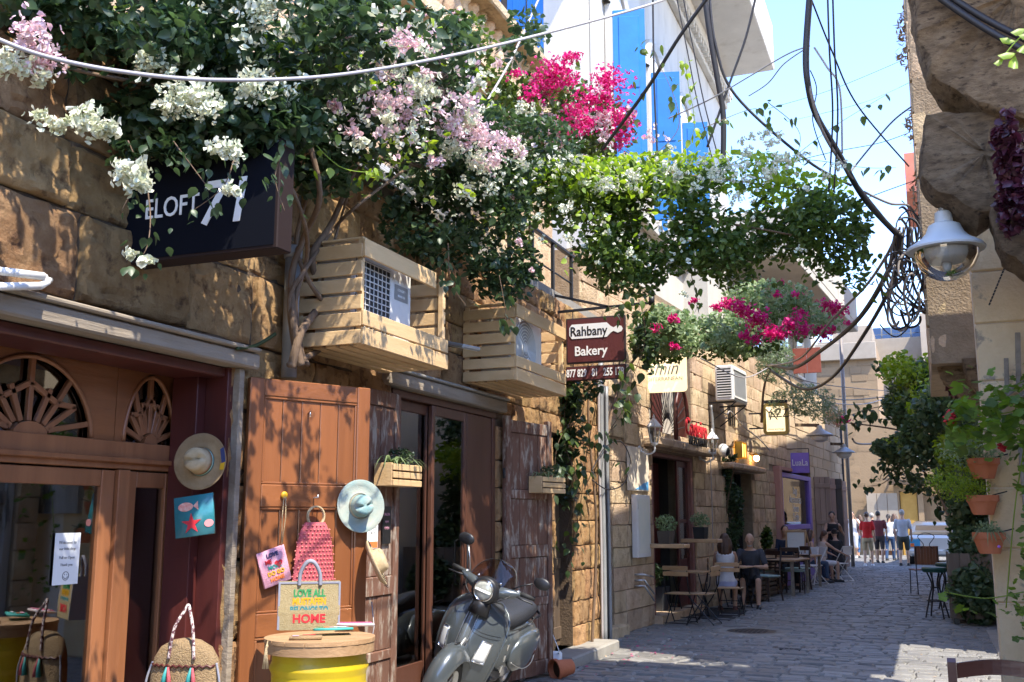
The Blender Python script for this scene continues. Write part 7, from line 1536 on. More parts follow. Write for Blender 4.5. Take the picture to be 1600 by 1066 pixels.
def foliage(par, blobs, size, mat, seed, shape='heart', name='foliage', clump=2.6, thr=-.15, up=.35):
    """blobs: (px, py, depth, rx_px, ry_px, rz_m, n)"""
    r_ = np.random.default_rng(seed); P_ = []
    Rm_ = np.array([_r, _f, _u])          # rows: right, forward, up
    for (px, py, D, rx, ry, rz, n) in blobs:
        c = np.array(W(px, py, D=D)); loc = cloud(n, (0, 0, 0), (rx/1600*D, rz, ry/1600*D), r_, clump, -9, seed)
        P_.append(c+loc @ Rm_)
    P_ = np.concatenate(P_); k = noise3(P_, clump*1.6, seed+1)+.6*noise3(P_, clump*4, seed+2) > thr; P_ = P_[k]
    V_, F_ = leaf_verts(len(P_), size, P_, r_, shape, up)
    return link(name, fast_mesh(name, V_, F_, mat), par, kind='stuff')
def flower_cluster(par, px, py, D, r_px, n, mat, size=.035, seed=0):
    r_ = np.random.default_rng(seed); c = np.array(W(px, py, D=D)); s_ = r_px/1600*D
    P_ = c+r_.normal(size=(n, 3))*np.array([s_*.55, s_*.5, s_*.42]); V_, F_ = leaf_verts(n, size, P_, r_, 'petal', .1)
    return link('flower_cluster', fast_mesh('flower_cluster', V_, F_, mat), par, kind='stuff')
def stem(par, pts, r0, r1=None, n=7, name='stem', mat=None, k=8):
    c = catmull(pts, k); m = len(c); b = MB(); b.tube(c, [r0+((r1 if r1 is not None else r0)-r0)*i/(m-1) for i in range(m)], n); return b.build(name, mat or M_['bark'], par, True)
LM = []
for k in range(3):
    V_, F_ = leaf_verts(1, 1.0, np.zeros((1, 3)), np.random.default_rng(90+k), 'heart', 6); LM.append(V_)
def leafmesh(mat):
    b = MB(); b.add([(-.42, 0, 0), (-.30, .26, -.02), (-.05, .36, -.05), (.22, .26, -.07), (.62, 0, -.12), (.22, -.26, -.07), (-.05, -.36, -.05), (-.30, -.26, -.02), (.05, 0, .05)], [(8, (i+1) % 8, i) for i in range(8)]); return b.mesh('leaf', True, mat)
LFM = {k: leafmesh(M_[k]) for k in ('leaf', 'leaf_dark', 'leaf_lime')}
def sprig(par, pts, n, size, key='leaf', seed=0, spread=.05, r=.004):
    rd = random.Random(seed); c = catmull([W(px, py, D=D) for px, py, D in pts], 10); stem(par, [W(px, py, D=D) for px, py, D in pts], r, r*.4, 5, 'twig', M_['bark'] if key != 'leaf_lime' else M_['leaf_lime'])
    for k in range(n):
        p = c[min(len(c)-1, int(rd.random()*len(c)))]+Vector((rd.gauss(0, spread), rd.gauss(0, spread), rd.gauss(-.02, spread*.8))); s_ = size*rd.uniform(.6, 1.2)
        link('leaf', LFM[key], par, T(p) @ Rot(rd.uniform(0, 6.3), 'Z') @ Rot(rd.uniform(.5, 1.4), 'Y') @ Rot(rd.uniform(-.8, .8), 'X') @ Matrix.Diagonal((s_, s_, s_, 1)))
# --- big bougainvillea rooted by the drain pipe
bg_ = thing('bougainvillea_vine', 'huge white flowering bougainvillea vine spreading across the street from the stems by the drain pipe', 'vine', (-3.75, 5.8, 2.5))
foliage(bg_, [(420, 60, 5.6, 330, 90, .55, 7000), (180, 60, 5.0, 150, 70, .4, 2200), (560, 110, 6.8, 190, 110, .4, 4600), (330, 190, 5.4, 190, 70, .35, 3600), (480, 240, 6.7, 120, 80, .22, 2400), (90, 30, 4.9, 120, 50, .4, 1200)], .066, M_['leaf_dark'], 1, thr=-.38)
foliage(bg_, [(200, -170, 5.2, 380, 170, .9, 6500), (820, 60, 7.8, 40, 40, .5, 200)], .07, M_['leaf_dark'], 8, thr=-.25)  # first clump lies above the view, added to shade the left shopfront
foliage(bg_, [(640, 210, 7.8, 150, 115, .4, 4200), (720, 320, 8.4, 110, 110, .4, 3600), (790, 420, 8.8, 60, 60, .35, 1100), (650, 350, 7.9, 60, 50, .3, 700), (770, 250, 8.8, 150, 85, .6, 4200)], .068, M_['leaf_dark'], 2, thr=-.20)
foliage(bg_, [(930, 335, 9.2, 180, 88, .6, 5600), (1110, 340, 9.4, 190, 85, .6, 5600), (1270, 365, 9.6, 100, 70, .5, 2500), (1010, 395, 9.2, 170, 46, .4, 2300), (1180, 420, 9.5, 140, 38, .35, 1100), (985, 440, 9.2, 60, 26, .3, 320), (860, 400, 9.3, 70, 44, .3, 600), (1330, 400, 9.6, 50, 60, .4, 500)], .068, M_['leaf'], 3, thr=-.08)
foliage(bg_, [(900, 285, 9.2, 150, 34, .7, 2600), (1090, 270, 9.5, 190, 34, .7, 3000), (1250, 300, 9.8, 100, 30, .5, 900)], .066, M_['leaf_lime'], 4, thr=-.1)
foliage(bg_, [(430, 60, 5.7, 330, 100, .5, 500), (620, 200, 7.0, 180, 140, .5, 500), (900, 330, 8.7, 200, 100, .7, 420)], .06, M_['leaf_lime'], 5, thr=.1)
foliage(bg_, [(300, 235, 4.75, 110, 22, .08, 420), (400, 260, 4.8, 40, 50, .08, 260), (200, 250, 4.6, 30, 40, .08, 130)], .05, M_['leaf_dark'], 63, thr=-.2)
foliage(bg_, [(620, 130, 6.4, 170, 130, .3, 300), (400, 60, 5.2, 300, 70, .3, 330), (760, 230, 8.0, 120, 70, .3, 300), (1000, 265, 8.7, 260, 26, .4, 330), (1000, 350, 8.7, 250, 80, .3, 160)], .044, M_['petal_white'], 61, 'petal', 'petals', thr=-.1)
foliage(bg_, [(300, 235, 4.75, 110, 22, .08, 420), (400, 260, 4.8, 40, 50, .08, 260), (200, 250, 4.6, 30, 40, .08, 130)], .05, M_['leaf_dark'], 63, thr=-.2)
foliage(bg_, [(620, 130, 6.4, 150, 120, .3, 260), (800, 220, 8.6, 120, 60, .3, 200)], .044, M_['petal_pink'], 62, 'petal', 'petals', thr=0)
wf = [(50, 55, 4.9, 30), (75, 100, 5.0, 22), (20, 95, 4.9, 26), (62, 118, 5.0, 18), (290, 150, 5.3, 34), (320, 165, 5.3, 26), (260, 165, 5.3, 20), (395, 135, 5.6, 30), (440, 145, 5.8, 24), (235, 95, 5.4, 24), (255, 100, 5.5, 22), (205, 275, 4.6, 24), (220, 285, 4.6, 18), (190, 262, 4.7, 12), (356, 296, 4.9, 9), (368, 300, 4.9, 9), (90, 195, 4.9, 18), (120, 190, 4.9, 20), (135, 175, 4.9, 16), (160, 205, 4.9, 18), (175, 200, 4.9, 14), (345, 235, 5.2, 18), (365, 240, 5.2, 14), (400, 30, 5.7, 20), (415, 10, 5.7, 20), (380, 5, 5.8, 14), (230, 408, 4.5, 8), (205, 398, 4.5, 8), (60, 180, 4.9, 12)]
rd = random.Random(5)
for k in range(88):
    t = rd.random(); wf.append((540+t*240+rd.gauss(0, 25), 20+t*225+rd.gauss(0, 35), 6.4+t*1.6, rd.uniform(9, 22)))
for k in range(34): wf.append((rd.uniform(740, 1260), rd.gauss(262, 22), 8.9+rd.uniform(0, .8), rd.uniform(6, 15)))
for k in range(14): wf.append((rd.uniform(800, 1290), rd.uniform(285, 460), 8.4+rd.uniform(0, .8), rd.uniform(4, 8)))
for k in range(10): wf.append((rd.uniform(1150, 1330), rd.uniform(205, 290), 9.3, rd.uniform(5, 10)))
for k, (px, py, D, r_) in enumerate(wf):
    n = int(8+r_*r_*.11); mat = M_['petal_pink'] if (k < 2 or (540 < px < 830 and rd.random() < .42)) else M_['petal_white']
    flower_cluster(bg_, px, py, D-(.55 if D < 8 else .75), r_, n, mat, .036, 100+k)
for k in range(20): flower_cluster(bg_, rd.uniform(430, 760), rd.uniform(0, 230), 5.9, rd.uniform(10, 20), 18, M_['petal_pink'] if k % 2 else M_['petal_white'], .038, 900+k)
# stems
X_ = -3.72
for k, (pts, r0, r1) in enumerate(((((455, 575), (470, 520), (500, 470), (488, 400), (520, 345), (560, 250)), .030, .018), (((470, 572), (458, 500), (456, 430), (475, 370), (500, 300), (470, 180)), .028, .016), (((480, 570), (470, 545), (462, 470), (480, 400), (470, 330), (420, 220)), .020, .012),
        (((452, 570), (500, 545), (520, 500), (478, 430), (465, 360), (520, 200)), .022, .012), (((462, 560), (452, 470), (478, 420), (520, 360), (560, 320), (640, 260)), .016, .010), (((485, 500), (510, 420), (530, 350), (545, 300)), .012, .008))):
    stem(bg_, [W(px, py, X=X_+.05*math.sin(i*2+k)+(.0 if py > 330 else .3)) for i, (px, py) in enumerate(pts)], r0, r1)
stem(bg_, [W(560, 240, D=7.3), W(760, 280, D=8.8), W(960, 320, D=9.5), W(1200, 360, D=9.3), W(1340, 390, D=9.6)], .02, .006); stem(bg_, [W(420, 210, D=6.0), W(300, 150, D=5.4), W(120, 110, D=4.9), W(20, 80, D=4.8)], .016, .006)
stem(bg_, [W(640, 230, D=8.0), W(800, 230, D=9.0), W(1050, 270, D=9.2), W(1290, 300, D=9.7)], .016, .005)
# loose sprigs of separate leaves
sp_list = [(((1150, 300, 9.3), (1220, 260, 9.3), (1300, 200, 9.3), (1385, 148, 9.3)), 14, .085, 'leaf'), (((1180, 260, 9.3), (1260, 250, 9.3), (1350, 262, 9.3), (1400, 262, 9.3)), 16, .085, 'leaf'), (((1000, 260, 9.2), (1060, 200, 9.2), (1040, 120, 9.2), (1000, 70, 9.2)), 26, .085, 'leaf'), (((1060, 250, 9.5), (1085, 200, 9.5), (1075, 130, 9.5), (1070, 90, 9.5)), 34, .075, 'leaf_lime'),
    (((1100, 200, 9.3), (1180, 170, 9.3), (1200, 200, 9.3)), 16, .085, 'leaf'), (((1200, 160, 9.3), (1250, 210, 9.3), (1230, 280, 9.3)), 10, .08, 'leaf'), (((230, 290, 4.7), (235, 340, 4.6), (230, 385, 4.5), (215, 410, 4.5)), 26, .05, 'leaf_dark'), (((370, 230, 4.8), (350, 290, 4.7), (300, 330, 4.7)), 26, .05, 'leaf_dark'), (((270, 220, 4.7), (300, 260, 4.7), (330, 300, 4.7)), 22, .055, 'leaf_dark'), (((440, 240, 4.8), (430, 280, 4.8), (445, 330, 4.8)), 22, .055, 'leaf_dark'), (((200, 220, 4.6), (215, 270, 4.6), (190, 330, 4.6)), 16, .055, 'leaf_dark'),
    (((470, 200, 5.5), (530, 260, 5.6), (590, 270, 5.7)), 14, .06, 'leaf_lime'), (((430, 60, 5.6), (470, 120, 5.6), (480, 180, 5.6)), 8, .07, 'leaf_lime'), (((200, 20, 5.0), (230, 60, 5.0), (190, 80, 5.0)), 12, .10, 'leaf'), (((215, 0, 5.0), (255, 30, 5.0), (240, 60, 5.0)), 10, .10, 'leaf'), (((780, 430, 8), (790, 490, 8), (785, 520, 8)), 14, .08, 'leaf_dark'),
    (((1330, 380, 9.6), (1370, 420, 9.6), (1380, 460, 9.6)), 14, .08, 'leaf'), (((700, 380, 7.5), (705, 440, 7.5), (730, 480, 7.5)), 18, .075, 'leaf_dark'), (((1080, 430, 9), (1090, 470, 9), (1085, 490, 9)), 10, .08, 'leaf')]
for k, (pts, n, sz, key) in enumerate(sp_list): sprig(bg_, pts, n, sz, key, k, .045)
# --- magenta bougainvillea behind
mg = thing('magenta_bougainvillea', 'bright magenta bougainvillea climbing in front of the blue shuttered house', 'vine', (-4.3, 11.5, 4.2))
foliage(mg, [(860, 190, 11.2, 110, 70, .7, 2600), (930, 200, 11.5, 70, 60, .6, 1200), (760, 160, 10.4, 90, 70, .6, 1800), (720, 80, 9.6, 60, 60, .5, 700), (860, 250, 11.0, 130, 40, .6, 1500)], .075, M_['leaf'], 21, thr=-.1)
rd = random.Random(8)
mgf = [(885, 90, 11, 10), (900, 88, 11, 10), (870, 105, 11, 22), (858, 120, 11, 26), (880, 125, 11, 24), (845, 140, 11, 22), (950, 120, 11.3, 22), (955, 130, 11.3, 24), (900, 170, 11, 22), (960, 180, 11.3, 26), (970, 205, 11.3, 22), (965, 225, 11.3, 16), (925, 160, 11.2, 24), (830, 150, 10.8, 18), (940, 150, 11.3, 24), (890, 200, 11, 18), (805, 115, 10.6, 10), (978, 190, 11.4, 18), (915, 195, 11, 20)]
for k, (px, py, D, r_) in enumerate(mgf): flower_cluster(mg, px, py, D-.6, r_, int(12+r_*r_*.22), M_['petal_magenta'], .040, 300+k)
for k in range(40): flower_cluster(mg, rd.gauss(870, 60), rd.gauss(195, 30), 10.6, rd.uniform(8, 16), 14, M_['petal_pink'], .055, 400+k)
for k in range(10): flower_cluster(mg, rd.gauss(720, 25), rd.gauss(65, 25), 9.4, rd.uniform(8, 14), 12, M_['petal_pink'], .05, 460+k)
stem(mg, [Vector((-4.3, 11.5, 4.2)), W(830, 260, D=10.8), W(900, 180, D=11.2)], .02, .01)
for k, pts in enumerate((((880, 200, 10.5), (900, 150, 10.5), (890, 95, 10.5)), ((930, 230, 10.6), (990, 180, 10.6), (1000, 120, 10.6)), ((800, 200, 10), (860, 160, 10.4), (830, 140, 10.4)))): sprig(mg, pts, 12, .085, 'leaf', 60+k)
# --- second bougainvillea over the cafe
sg = thing('small_bougainvillea', 'pale green bougainvillea with magenta flowers over the cafe fan window', 'vine', (-3.8, 15, 3.2))
foliage(sg, [(1060, 520, 14.5, 80, 38, .6, 2600), (1150, 520, 15.5, 80, 40, .6, 2400), (1230, 500, 16.5, 70, 36, .6, 1700), (1200, 462, 16, 70, 26, .5, 1100), (1030, 500, 14.2, 40, 26, .4, 700), (1270, 505, 17, 50, 20, .4, 500)], .085, M_['leaf_pale'], 31, thr=-.15)
foliage(sg, [(1040, 530, 14.8, 60, 40, .5, 1300), (1140, 530, 15.8, 90, 36, .5, 1300), (1200, 490, 16.2, 90, 36, .6, 900)], .085, M_['leaf'], 32, thr=-.1)
rd = random.Random(9)
sf = [(1025, 513, 14, 9), (1052, 497, 14, 8), (1054, 540, 14, 7), (1120, 478, 15, 9), (1135, 475, 15, 10), (1150, 480, 15, 12), (1165, 488, 15, 14), (1180, 497, 15, 16), (1190, 500, 15, 14), (1165, 525, 15, 10), (1180, 530, 15, 9), (1205, 520, 15.6, 14), (1220, 522, 15.6, 12), (1235, 505, 15.6, 14), (1255, 515, 16, 12), (1250, 490, 16, 10), (1290, 475, 16.5, 8), (1305, 480, 16.5, 14), (1310, 487, 16.5, 12), (1290, 525, 16.5, 10), (1280, 516, 16.5, 8), (1245, 460, 16, 6), (1222, 440, 16, 4), (1325, 505, 16.5, 5), (1300, 515, 16.5, 6), (1214, 462, 16, 4), (1085, 470, 15, 5)]
for k, (px, py, D, r_) in enumerate(sf): flower_cluster(sg, px, py, D-.5, r_, int(10+r_*r_*.3), M_['petal_magenta'], .06, 500+k)
stem(sg, [FB @ Vector((.05, -.9, 2.6)), FB @ Vector((.1, -.3, 3.6)), W(1040, 520, D=14.6), W(1150, 520, D=15.6), W(1290, 500, D=17)], .025, .008)
# --- vine on the pipes by the bakery sign
pv_ = thing('wall_creeper', 'heart leaved creeper hanging on the pipes under the bakery sign', 'vine', (-3.8, 12.4, 0))
for k, (pts, n, sz) in enumerate(((((1000, 470, 11.5), (1008, 530, 11.4), (985, 600, 11.4), (975, 640, 11.4)), 44, .11), (((970, 590, 11.4), (985, 620, 11.4), (950, 680, 11.4), (940, 740, 11.5)), 34, .12), (((950, 480, 11.5), (1000, 500, 11.6), (1035, 560, 11.8)), 30, .10), (((890, 600, 12), (880, 680, 12), (900, 760, 12), (880, 850, 12)), 56, .11), (((905, 610, 12.2), (890, 660, 12), (870, 700, 11.8), (865, 780, 11.7)), 40, .11), (((930, 640, 12), (915, 720, 12), (905, 800, 12), (885, 880, 12)), 34, .11))):
    sprig(pv_, pts, n, sz, 'leaf_dark' if k % 3 else 'leaf', 200+k, .08, .006)
foliage(pv_, [(885, 700, 12.2, 36, 90, .2, 900), (1012, 540, 11.6, 24, 50, .3, 420), (880, 620, 12.1, 30, 30, .2, 300), (900, 600, 12, 50, 30, .2, 260)], .09, M_['leaf_dark'], 41, thr=-.1)
stem(pv_, [FA @ Vector((.05, 12.2, 0)), FA @ Vector((.10, 12.3, 1.5)), FA @ Vector((.08, 12.1, 3)), FA @ Vector((.2, 12.4, 4.2))], .02, .012)
# --- creeper round the arched doorway, grey hanging shrub, small plants
ac_ = thing('door_creeper', 'small leaved creeper growing up the left side of the arched doorway', 'vine', FB @ Vector((.05, 5.1, 0)))
foliage(ac_, [(1135, 760, 19.8, 12, 60, .12, 900), (1150, 800, 19.8, 14, 45, .12, 700), (1140, 850, 19.6, 14, 24, .15, 400), (1150, 720, 19.8, 10, 10, .12, 120)], .075, M_['leaf_dark'], 51, thr=-.3)
stem(ac_, [W(1135, 905, D=19.7), W(1135, 800, D=19.7), W(1150, 720, D=19.7)], .015, .01)
hs = thing('hanging_shrub', 'grey green feathery shrub hanging from the wall top over the gold sign', 'shrub', W(1215, 580, D=21))
foliage(hs, [(1212, 570, 21, 30, 45, .5, 2600), (1255, 625, 22, 50, 26, .5, 2200), (1210, 620, 21, 16, 30, .3, 700), (1290, 645, 24, 30, 18, .4, 600)], .10, M_['leaf_grey'], 52, 'blade', thr=-.25)
stem(hs, [W(1190, 660, D=21.3), W(1195, 600, D=21), W(1215, 560, D=21)], .03, .015)
db = thing('dried_vine', 'dried brown twigs with one fading pink flower head by the corner pipe', 'vine', W(1310, 650, D=29))
foliage(db, [(1308, 650, 29, 18, 18, .4, 700)], .12, mk('dry_leaf', (.32, .22, .13), (.45, .33, .22), 3, .8, isl=True), 53, 'blade', thr=-.3); flower_cluster(db, 1320, 657, 28.8, 8, 40, M_['petal_magenta'], .10, 61)
sl_ = thing('potted_plant', 'small leafy plant on the pallet bench by the purple shopfront', 'plant', W(1200, 850, D=21)); foliage(sl_, [(1198, 842, 21.5, 8, 20, .15, 400)], .09, M_['leaf'], 54, thr=-.5)
# --- ivy tree on the right
it = thing('ivy_tree', 'tall climbing ivy mass on the right with branches reaching over the street', 'tree', (1.2, 17, 0))
foliage(it, [(1440, 620, 20, 60, 60, 1.0, 4200), (1470, 700, 19, 60, 80, 1.0, 4600), (1420, 720, 21, 40, 50, .8, 1500), (1520, 800, 17, 34, 90, .6, 2600), (1480, 770, 19, 26, 30, .6, 800), (1480, 640, 17, 50, 40, .7, 1800), (1520, 930, 15.5, 36, 50, .5, 1800), (1515, 870, 16, 26, 50, .5, 1300), (1395, 700, 21, 35, 16, .5, 500)], .13, M_['leaf_ivy'], 71, thr=-.25)
foliage(it, [(1425, 590, 20.3, 56, 44, .8, 1700), (1465, 625, 18.6, 50, 40, .7, 1200), (1420, 680, 20.2, 40, 30, .4, 500), (1500, 700, 16.4, 40, 40, .4, 500)], .12, M_['leaf_lime'], 72, thr=-.05)  # sunlight on the upper ivy is put in as lime leaf colour
for k, (pts, n) in enumerate(((((1420, 640, 21), (1380, 635, 21), (1340, 645, 21), (1310, 655, 21)), 38), (((1420, 660, 21), (1370, 655, 21), (1330, 665, 21)), 30), (((1420, 700, 21), (1400, 715, 21), (1375, 745, 21)), 24), (((1410, 730, 21), (1380, 755, 21), (1355, 760, 21)), 24), (((1420, 590, 21), (1390, 580, 21), (1365, 572, 21)), 18), (((1430, 560, 21), (1400, 600, 21), (1370, 570, 21)), 10), (((1460, 780, 20), (1470, 800, 20), (1480, 810, 20)), 14))): sprig(it, pts, n, .16, 'leaf_dark', 300+k, .10, .012)
for k, pts in enumerate((((1515, 960, 16), (1500, 850, 17), (1480, 740, 18.5), (1450, 640, 20), (1425, 560, 20.5)), ((1500, 850, 17), (1460, 760, 19), (1420, 720, 21), (1380, 750, 21)), ((1480, 740, 18.5), (1430, 680, 20.5), (1320, 660, 21)))): stem(it, [W(px, py, D=D) for px, py, D in pts], .06 if k == 0 else .03, .012, name='trunk' if k == 0 else 'branch')
# --- purple trailing plants at right
for lab, blobs, sd in (('purple leaved trailing plant hanging beside the street lamp', [(1572, 230, 7.6, 14, 60, .15, 260), (1580, 320, 7.6, 18, 50, .15, 260), (1560, 215, 7.6, 10, 14, .1, 50), (1590, 280, 7.6, 10, 80, .15, 240)], 81), ('reddish purple trailing plant hanging from the lower corbel above the red bloom', [(1478, 575, 10.5, 10, 16, .12, 150), (1495, 600, 10.4, 14, 22, .12, 220), (1508, 625, 10.4, 12, 18, .12, 160)], 82)):
    pp_ = thing('trailing_plant', lab, 'plant', W(blobs[0][0], blobs[0][1], D=blobs[0][2])); foliage(pp_, blobs, .085, M_['leaf_purple'], sd, thr=-.5)
    stem(pp_, [W(blobs[0][0]+2, blobs[0][1]-60, D=blobs[0][2]), W(blobs[0][0], blobs[0][1], D=blobs[0][2]), W(blobs[1][0], blobs[1][1]+30, D=blobs[1][2])], .006, .003)
wt = thing('wall_weeds', 'dry pale weeds clinging to the edge of the bay against the sky', 'weeds', W(1420, 120, Y=10.5)); r_ = 0
foliage(wt, [(1416, 60, 11.2, 7, 60, .3, 260), (1428, 170, 11.2, 7, 60, .3, 220), (1440, 300, 11.2, 8, 60, .3, 220)], .10, bpy.data.materials['dry_leaf'], 83, 'blade', thr=-.3)
# --- fallen leaves and petals on the ground
fl_ = np.random.default_rng(77); n = 170; P_ = np.stack([fl_.uniform(-3.8, .8, n), fl_.uniform(9.5, 20, n), np.full(n, .012)], 1); V_, F_ = leaf_verts(n, .035, P_, fl_, 'heart', 4); lt = link('fallen_leaves', fast_mesh('fallen_leaves', V_, F_, bpy.data.materials['dry_leaf'])); lt['kind'] = 'stuff'; lt['label'] = 'dry leaves and petals scattered over the cobbles'
# ================================================================ cables
def cable(pts, r, mat, label, group='cables strung over the street', k=10, name='overhead_cable'):
    b = MB(); b.tube(catmull([W(px, py, D=D) for px, py, D in pts], k), r, 7); return tag(b.build(name, M_[mat], None, True), label, 'cable', group)
cable([(-40, 45, 3.6), (60, 85, 3.7), (190, 112, 3.9), (340, 125, 4.2), (520, 118, 4.7), (700, 88, 5.3), (860, 50, 6.0), (1000, 12, 6.8), (1080, -15, 7.2)], 0.0085, 'cable_w', 'thick pale cable sweeping across the top from the left edge')
cable([(850, -20, 9), (800, 90, 8.5), (760, 160, 8.2)], .010, 'cable_w', 'pale cable dropping in front of the balustrade')
cable([(1110, -10, 9), (1060, 60, 9.2), (1010, 140, 9.5), (940, 235, 10)], .017, 'cable_b', 'black cable running down left across the blue shutters')
cable([(1100, -10, 10), (1110, 60, 10), (1122, 130, 10), (1130, 180, 10), (1130, 250, 10)], .028, 'cable_b', 'thick black cable bundle hanging beside the eave')
cable([(1108, -10, 10.05), (1118, 70, 10), (1150, 150, 10), (1260, 250, 10), (1330, 290, 10.2)], .014, 'cable_b', 'black cable slanting from the eave bundle to the right')
cable([(1182, -10, 10), (1165, 60, 10), (1140, 130, 10), (1105, 230, 10)], .012, 'cable_b', 'black cable crossing in front of the eave underside')
cable([(1020, -10, 9.5), (1022, 130, 9.5), (1028, 260, 9.5)], .009, 'cable_b', 'thin dark cable hanging straight before the arched window')
for k, x in enumerate((1056, 1066)): cable([(x, -10, 10), (x+18, 80, 10), (x+34, 160, 10), (x+60, 260, 10)], .006, 'cable_b', ('left' if k == 0 else 'right')+' one of two fine cables beside the white arch')
cable([(1265, -10, 9), (1259, 80, 9), (1262, 130, 9), (1275, 180, 9.1), (1310, 240, 9.3), (1350, 310, 9.6), (1400, 365, 10)], .028, 'cable_b', 'thickest twisted black cable curving down through the sky')
cable([(1268, -10, 9), (1262, 90, 9.02), (1268, 150, 9), (1290, 215, 9.15), (1340, 290, 9.5), (1398, 362, 10)], .014, 'cable_g', 'grey strand twisted along the thickest black cable')
for k, x in enumerate((1293, 1301)): cable([(x, -10, 8.5), (x+3, 80, 8.6), (x+8, 180, 8.8), (x+2, 300, 9)], .008, 'cable_b', ('left' if k == 0 else 'right')+' of two straight cables hanging in the middle of the sky')
cable([(1268, 0, 9), (1300, 80, 9.2), (1340, 165, 9.5), (1420, 260, 10)], .008, 'cable_b', 'thin black cable slanting to the red wall corner')
cable([(1265, 72, 9), (1230, 85, 9.3), (1170, 120, 9.7), (1110, 155, 10), (1045, 185, 10.5)], .007, 'cable_w', 'white cable slanting down left below the eave')
cable([(1262, 74, 9), (1225, 100, 9.3), (1200, 130, 9.6), (1170, 150, 9.8)], .006, 'cable_w', 'second white cable looping under the eave corner')
cable([(1272, 74, 9), (1292, 105, 9), (1312, 140, 9), (1316, 240, 9.2)], .009, 'cable_w', 'short white cable bending down to a grey connector')
cable([(1450, 150, 11), (1400, 185, 11), (1360, 230, 11), (1320, 280, 10.5)], .010, 'cable_g', 'dark cable from the bay down left over the sky')
cable([(1450, 195, 12), (1380, 222, 12), (1300, 238, 12), (1200, 262, 12)], .004, 'cable_b', 'fine wire crossing the sky below the bay cable')
cable([(1450, 275, 12), (1380, 300, 12), (1300, 330, 12)], .005, 'cable_b', 'fine wire low in the sky near the lamp')
cable([(1350, 300, 9.8), (1390, 318, 10), (1420, 322, 10.2), (1436, 350, 10.3)], .012, 'cable_g', 'curved grey cable joining the knot beside the lamp')
cable([(1420, 90, 14), (1300, 140, 14), (1200, 170, 14)], .003, 'cable_b', 'faint wire high in the sky right of the eave')
cable([(1440, 120, 14), (1350, 160, 14), (1230, 190, 14)], .003, 'cable_g', 'faint grey wire under the highest faint wire')
cable([(1290, 250, 9.2), (1270, 190, 9.1), (1276, 140, 9.05), (1266, 110, 9)], .005, 'cable_b', 'curly thin black wire looped round the thickest cable')
cable([(1405, 365, 10), (1390, 420, 11), (1340, 500, 13), (1280, 550, 16), (1240, 575, 18), (1205, 570, 20)], .030, 'cable_b', 'thick cable sagging from the knot to the hanging shrub')
cable([(1408, 368, 10), (1400, 430, 11), (1352, 520, 13), (1300, 590, 16), (1255, 608, 18), (1205, 580, 20)], .024, 'cable_b', 'lower thick cable sagging from the knot to the hanging shrub')
cable([(1404, 360, 10), (1385, 400, 10.6), (1350, 450, 12), (1300, 500, 14), (1250, 560, 17), (1200, 572, 20)], .016, 'cable_g', 'upper grey cable from the knot past the magenta flowers')
cable([(1200, 575, 20), (1260, 610, 24), (1330, 625, 30), (1440, 612, 36)], .016, 'cable_b', 'dark cable running on to the end building')
cable([(1200, 570, 20), (1280, 600, 26), (1400, 612, 36)], .012, 'cable_b', 'thinner dark cable above the one to the end building')
cable([(1275, 628, 25), (1330, 632, 30), (1370, 627, 34), (1440, 600, 36)], .014, 'cable_w', 'white cable low between the far corner and the end building')
cable([(1332, 686, 31), (1345, 694, 33), (1400, 692, 38), (1460, 690, 40)], .03, 'cable_b', 'black cable sagging along the end building above the doors')
cable([(1095, 560, 15), (1160, 590, 18), (1200, 575, 20)], .010, 'cable_w', 'pale wire from the white air conditioner to the shrub')
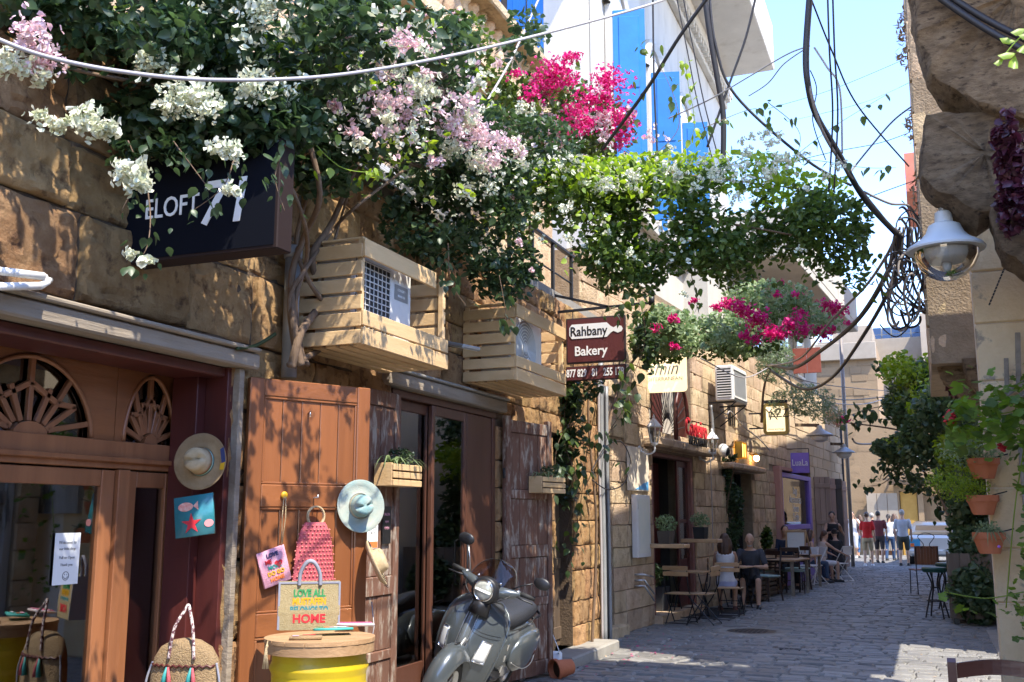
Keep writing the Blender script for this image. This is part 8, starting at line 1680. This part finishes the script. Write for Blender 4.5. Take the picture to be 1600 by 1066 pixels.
# knot of coiled cables by the lamp
kt = thing('cable_knot', 'tangled knot of coiled cables hanging against the sky left of the street lamp', 'cables', W(1405, 400, D=10))
rd = random.Random(31)
for k in range(34):
    cx_, cy_ = rd.gauss(1412, 14), rd.uniform(350, 500); rx, ry = rd.uniform(12, 38), rd.uniform(14, 55); t0 = rd.uniform(0, 6.3); D = rd.uniform(9.8, 10.4); ln = rd.uniform(2, 6.0)
    pts = [W(min(cx_+rx*math.cos(t0+t)*(.8+.2*math.sin(t*2)), 1452), cy_+ry*math.sin(t0+t), D=D+.1*math.sin(t)) for t in [i*ln/12 for i in range(13)]]
    b = MB(); b.tube(catmull(pts, 3), rd.choice((.005, .007, .010, .013)), 6); b.build('cable_loop', M_[rd.choice(('cable_b', 'cable_b', 'cable_g', 'cable_w'))], kt, True)
for k in range(6):
    b = MB(); x0_ = 1400+k*6; b.tube(catmull([W(x0_, 355, D=10), W(x0_-8+k*3, 400, D=10.1), W(x0_-10+k*7, 450, D=10.3), W(1445+k*2, 490, D=10.8)], 6), .012, 6); b.build('cable_strand', M_['cable_b' if k % 2 else 'cable_g'], kt, True)
for (pts, r_, m_, lab) in (((((925, 735), (945, 700), (970, 690), (985, 720), (975, 755), (950, 765), (925, 750))), .008, 'cable_b', 'black cable loop hanging on the pale wall beside the sea poster'), (((370, 545), (400, 540), (430, 522)), .012, 'leaf_dark', 'green twine tied between the lintel and the drain pipe')):
    b = MB(); b.tube(catmull([W(px, py, X=-3.78) for px, py in pts], 8), r_, 6); tag(b.build('cable_loop' if r_ < .01 else 'twine', M_[m_], None, True), lab, 'cable')
r2 = np.random.default_rng(5); n = 420; yy = r2.uniform(9, 34, n); xx = -3.95+np.abs(r2.normal(size=n))*.22; xx[yy > 14.5] += (yy[yy > 14.5]-14.5)*.0734
P_ = np.stack([xx, yy, np.full(n, .014)], 1); V_, F_ = leaf_verts(n, .030, P_, r2, 'heart', 4); lt = link('wall_foot_litter', fast_mesh('wall_foot_litter', V_, F_, bpy.data.materials['dry_leaf'])); lt['kind'] = 'stuff'; lt['label'] = 'dry leaf litter gathered along the foot of the left walls'
n = 60; P_ = np.stack([r2.normal(-3.5, .35, n), r2.normal(12.2, .8, n), np.full(n, .016)], 1); V_, F_ = leaf_verts(n, .04, P_, r2, 'heart', 4); lt = link('fallen_petals', fast_mesh('fallen_petals', V_, F_, M_['petal_magenta'])); lt['kind'] = 'stuff'; lt['label'] = 'fallen magenta petals by the door step near the tipped pot'
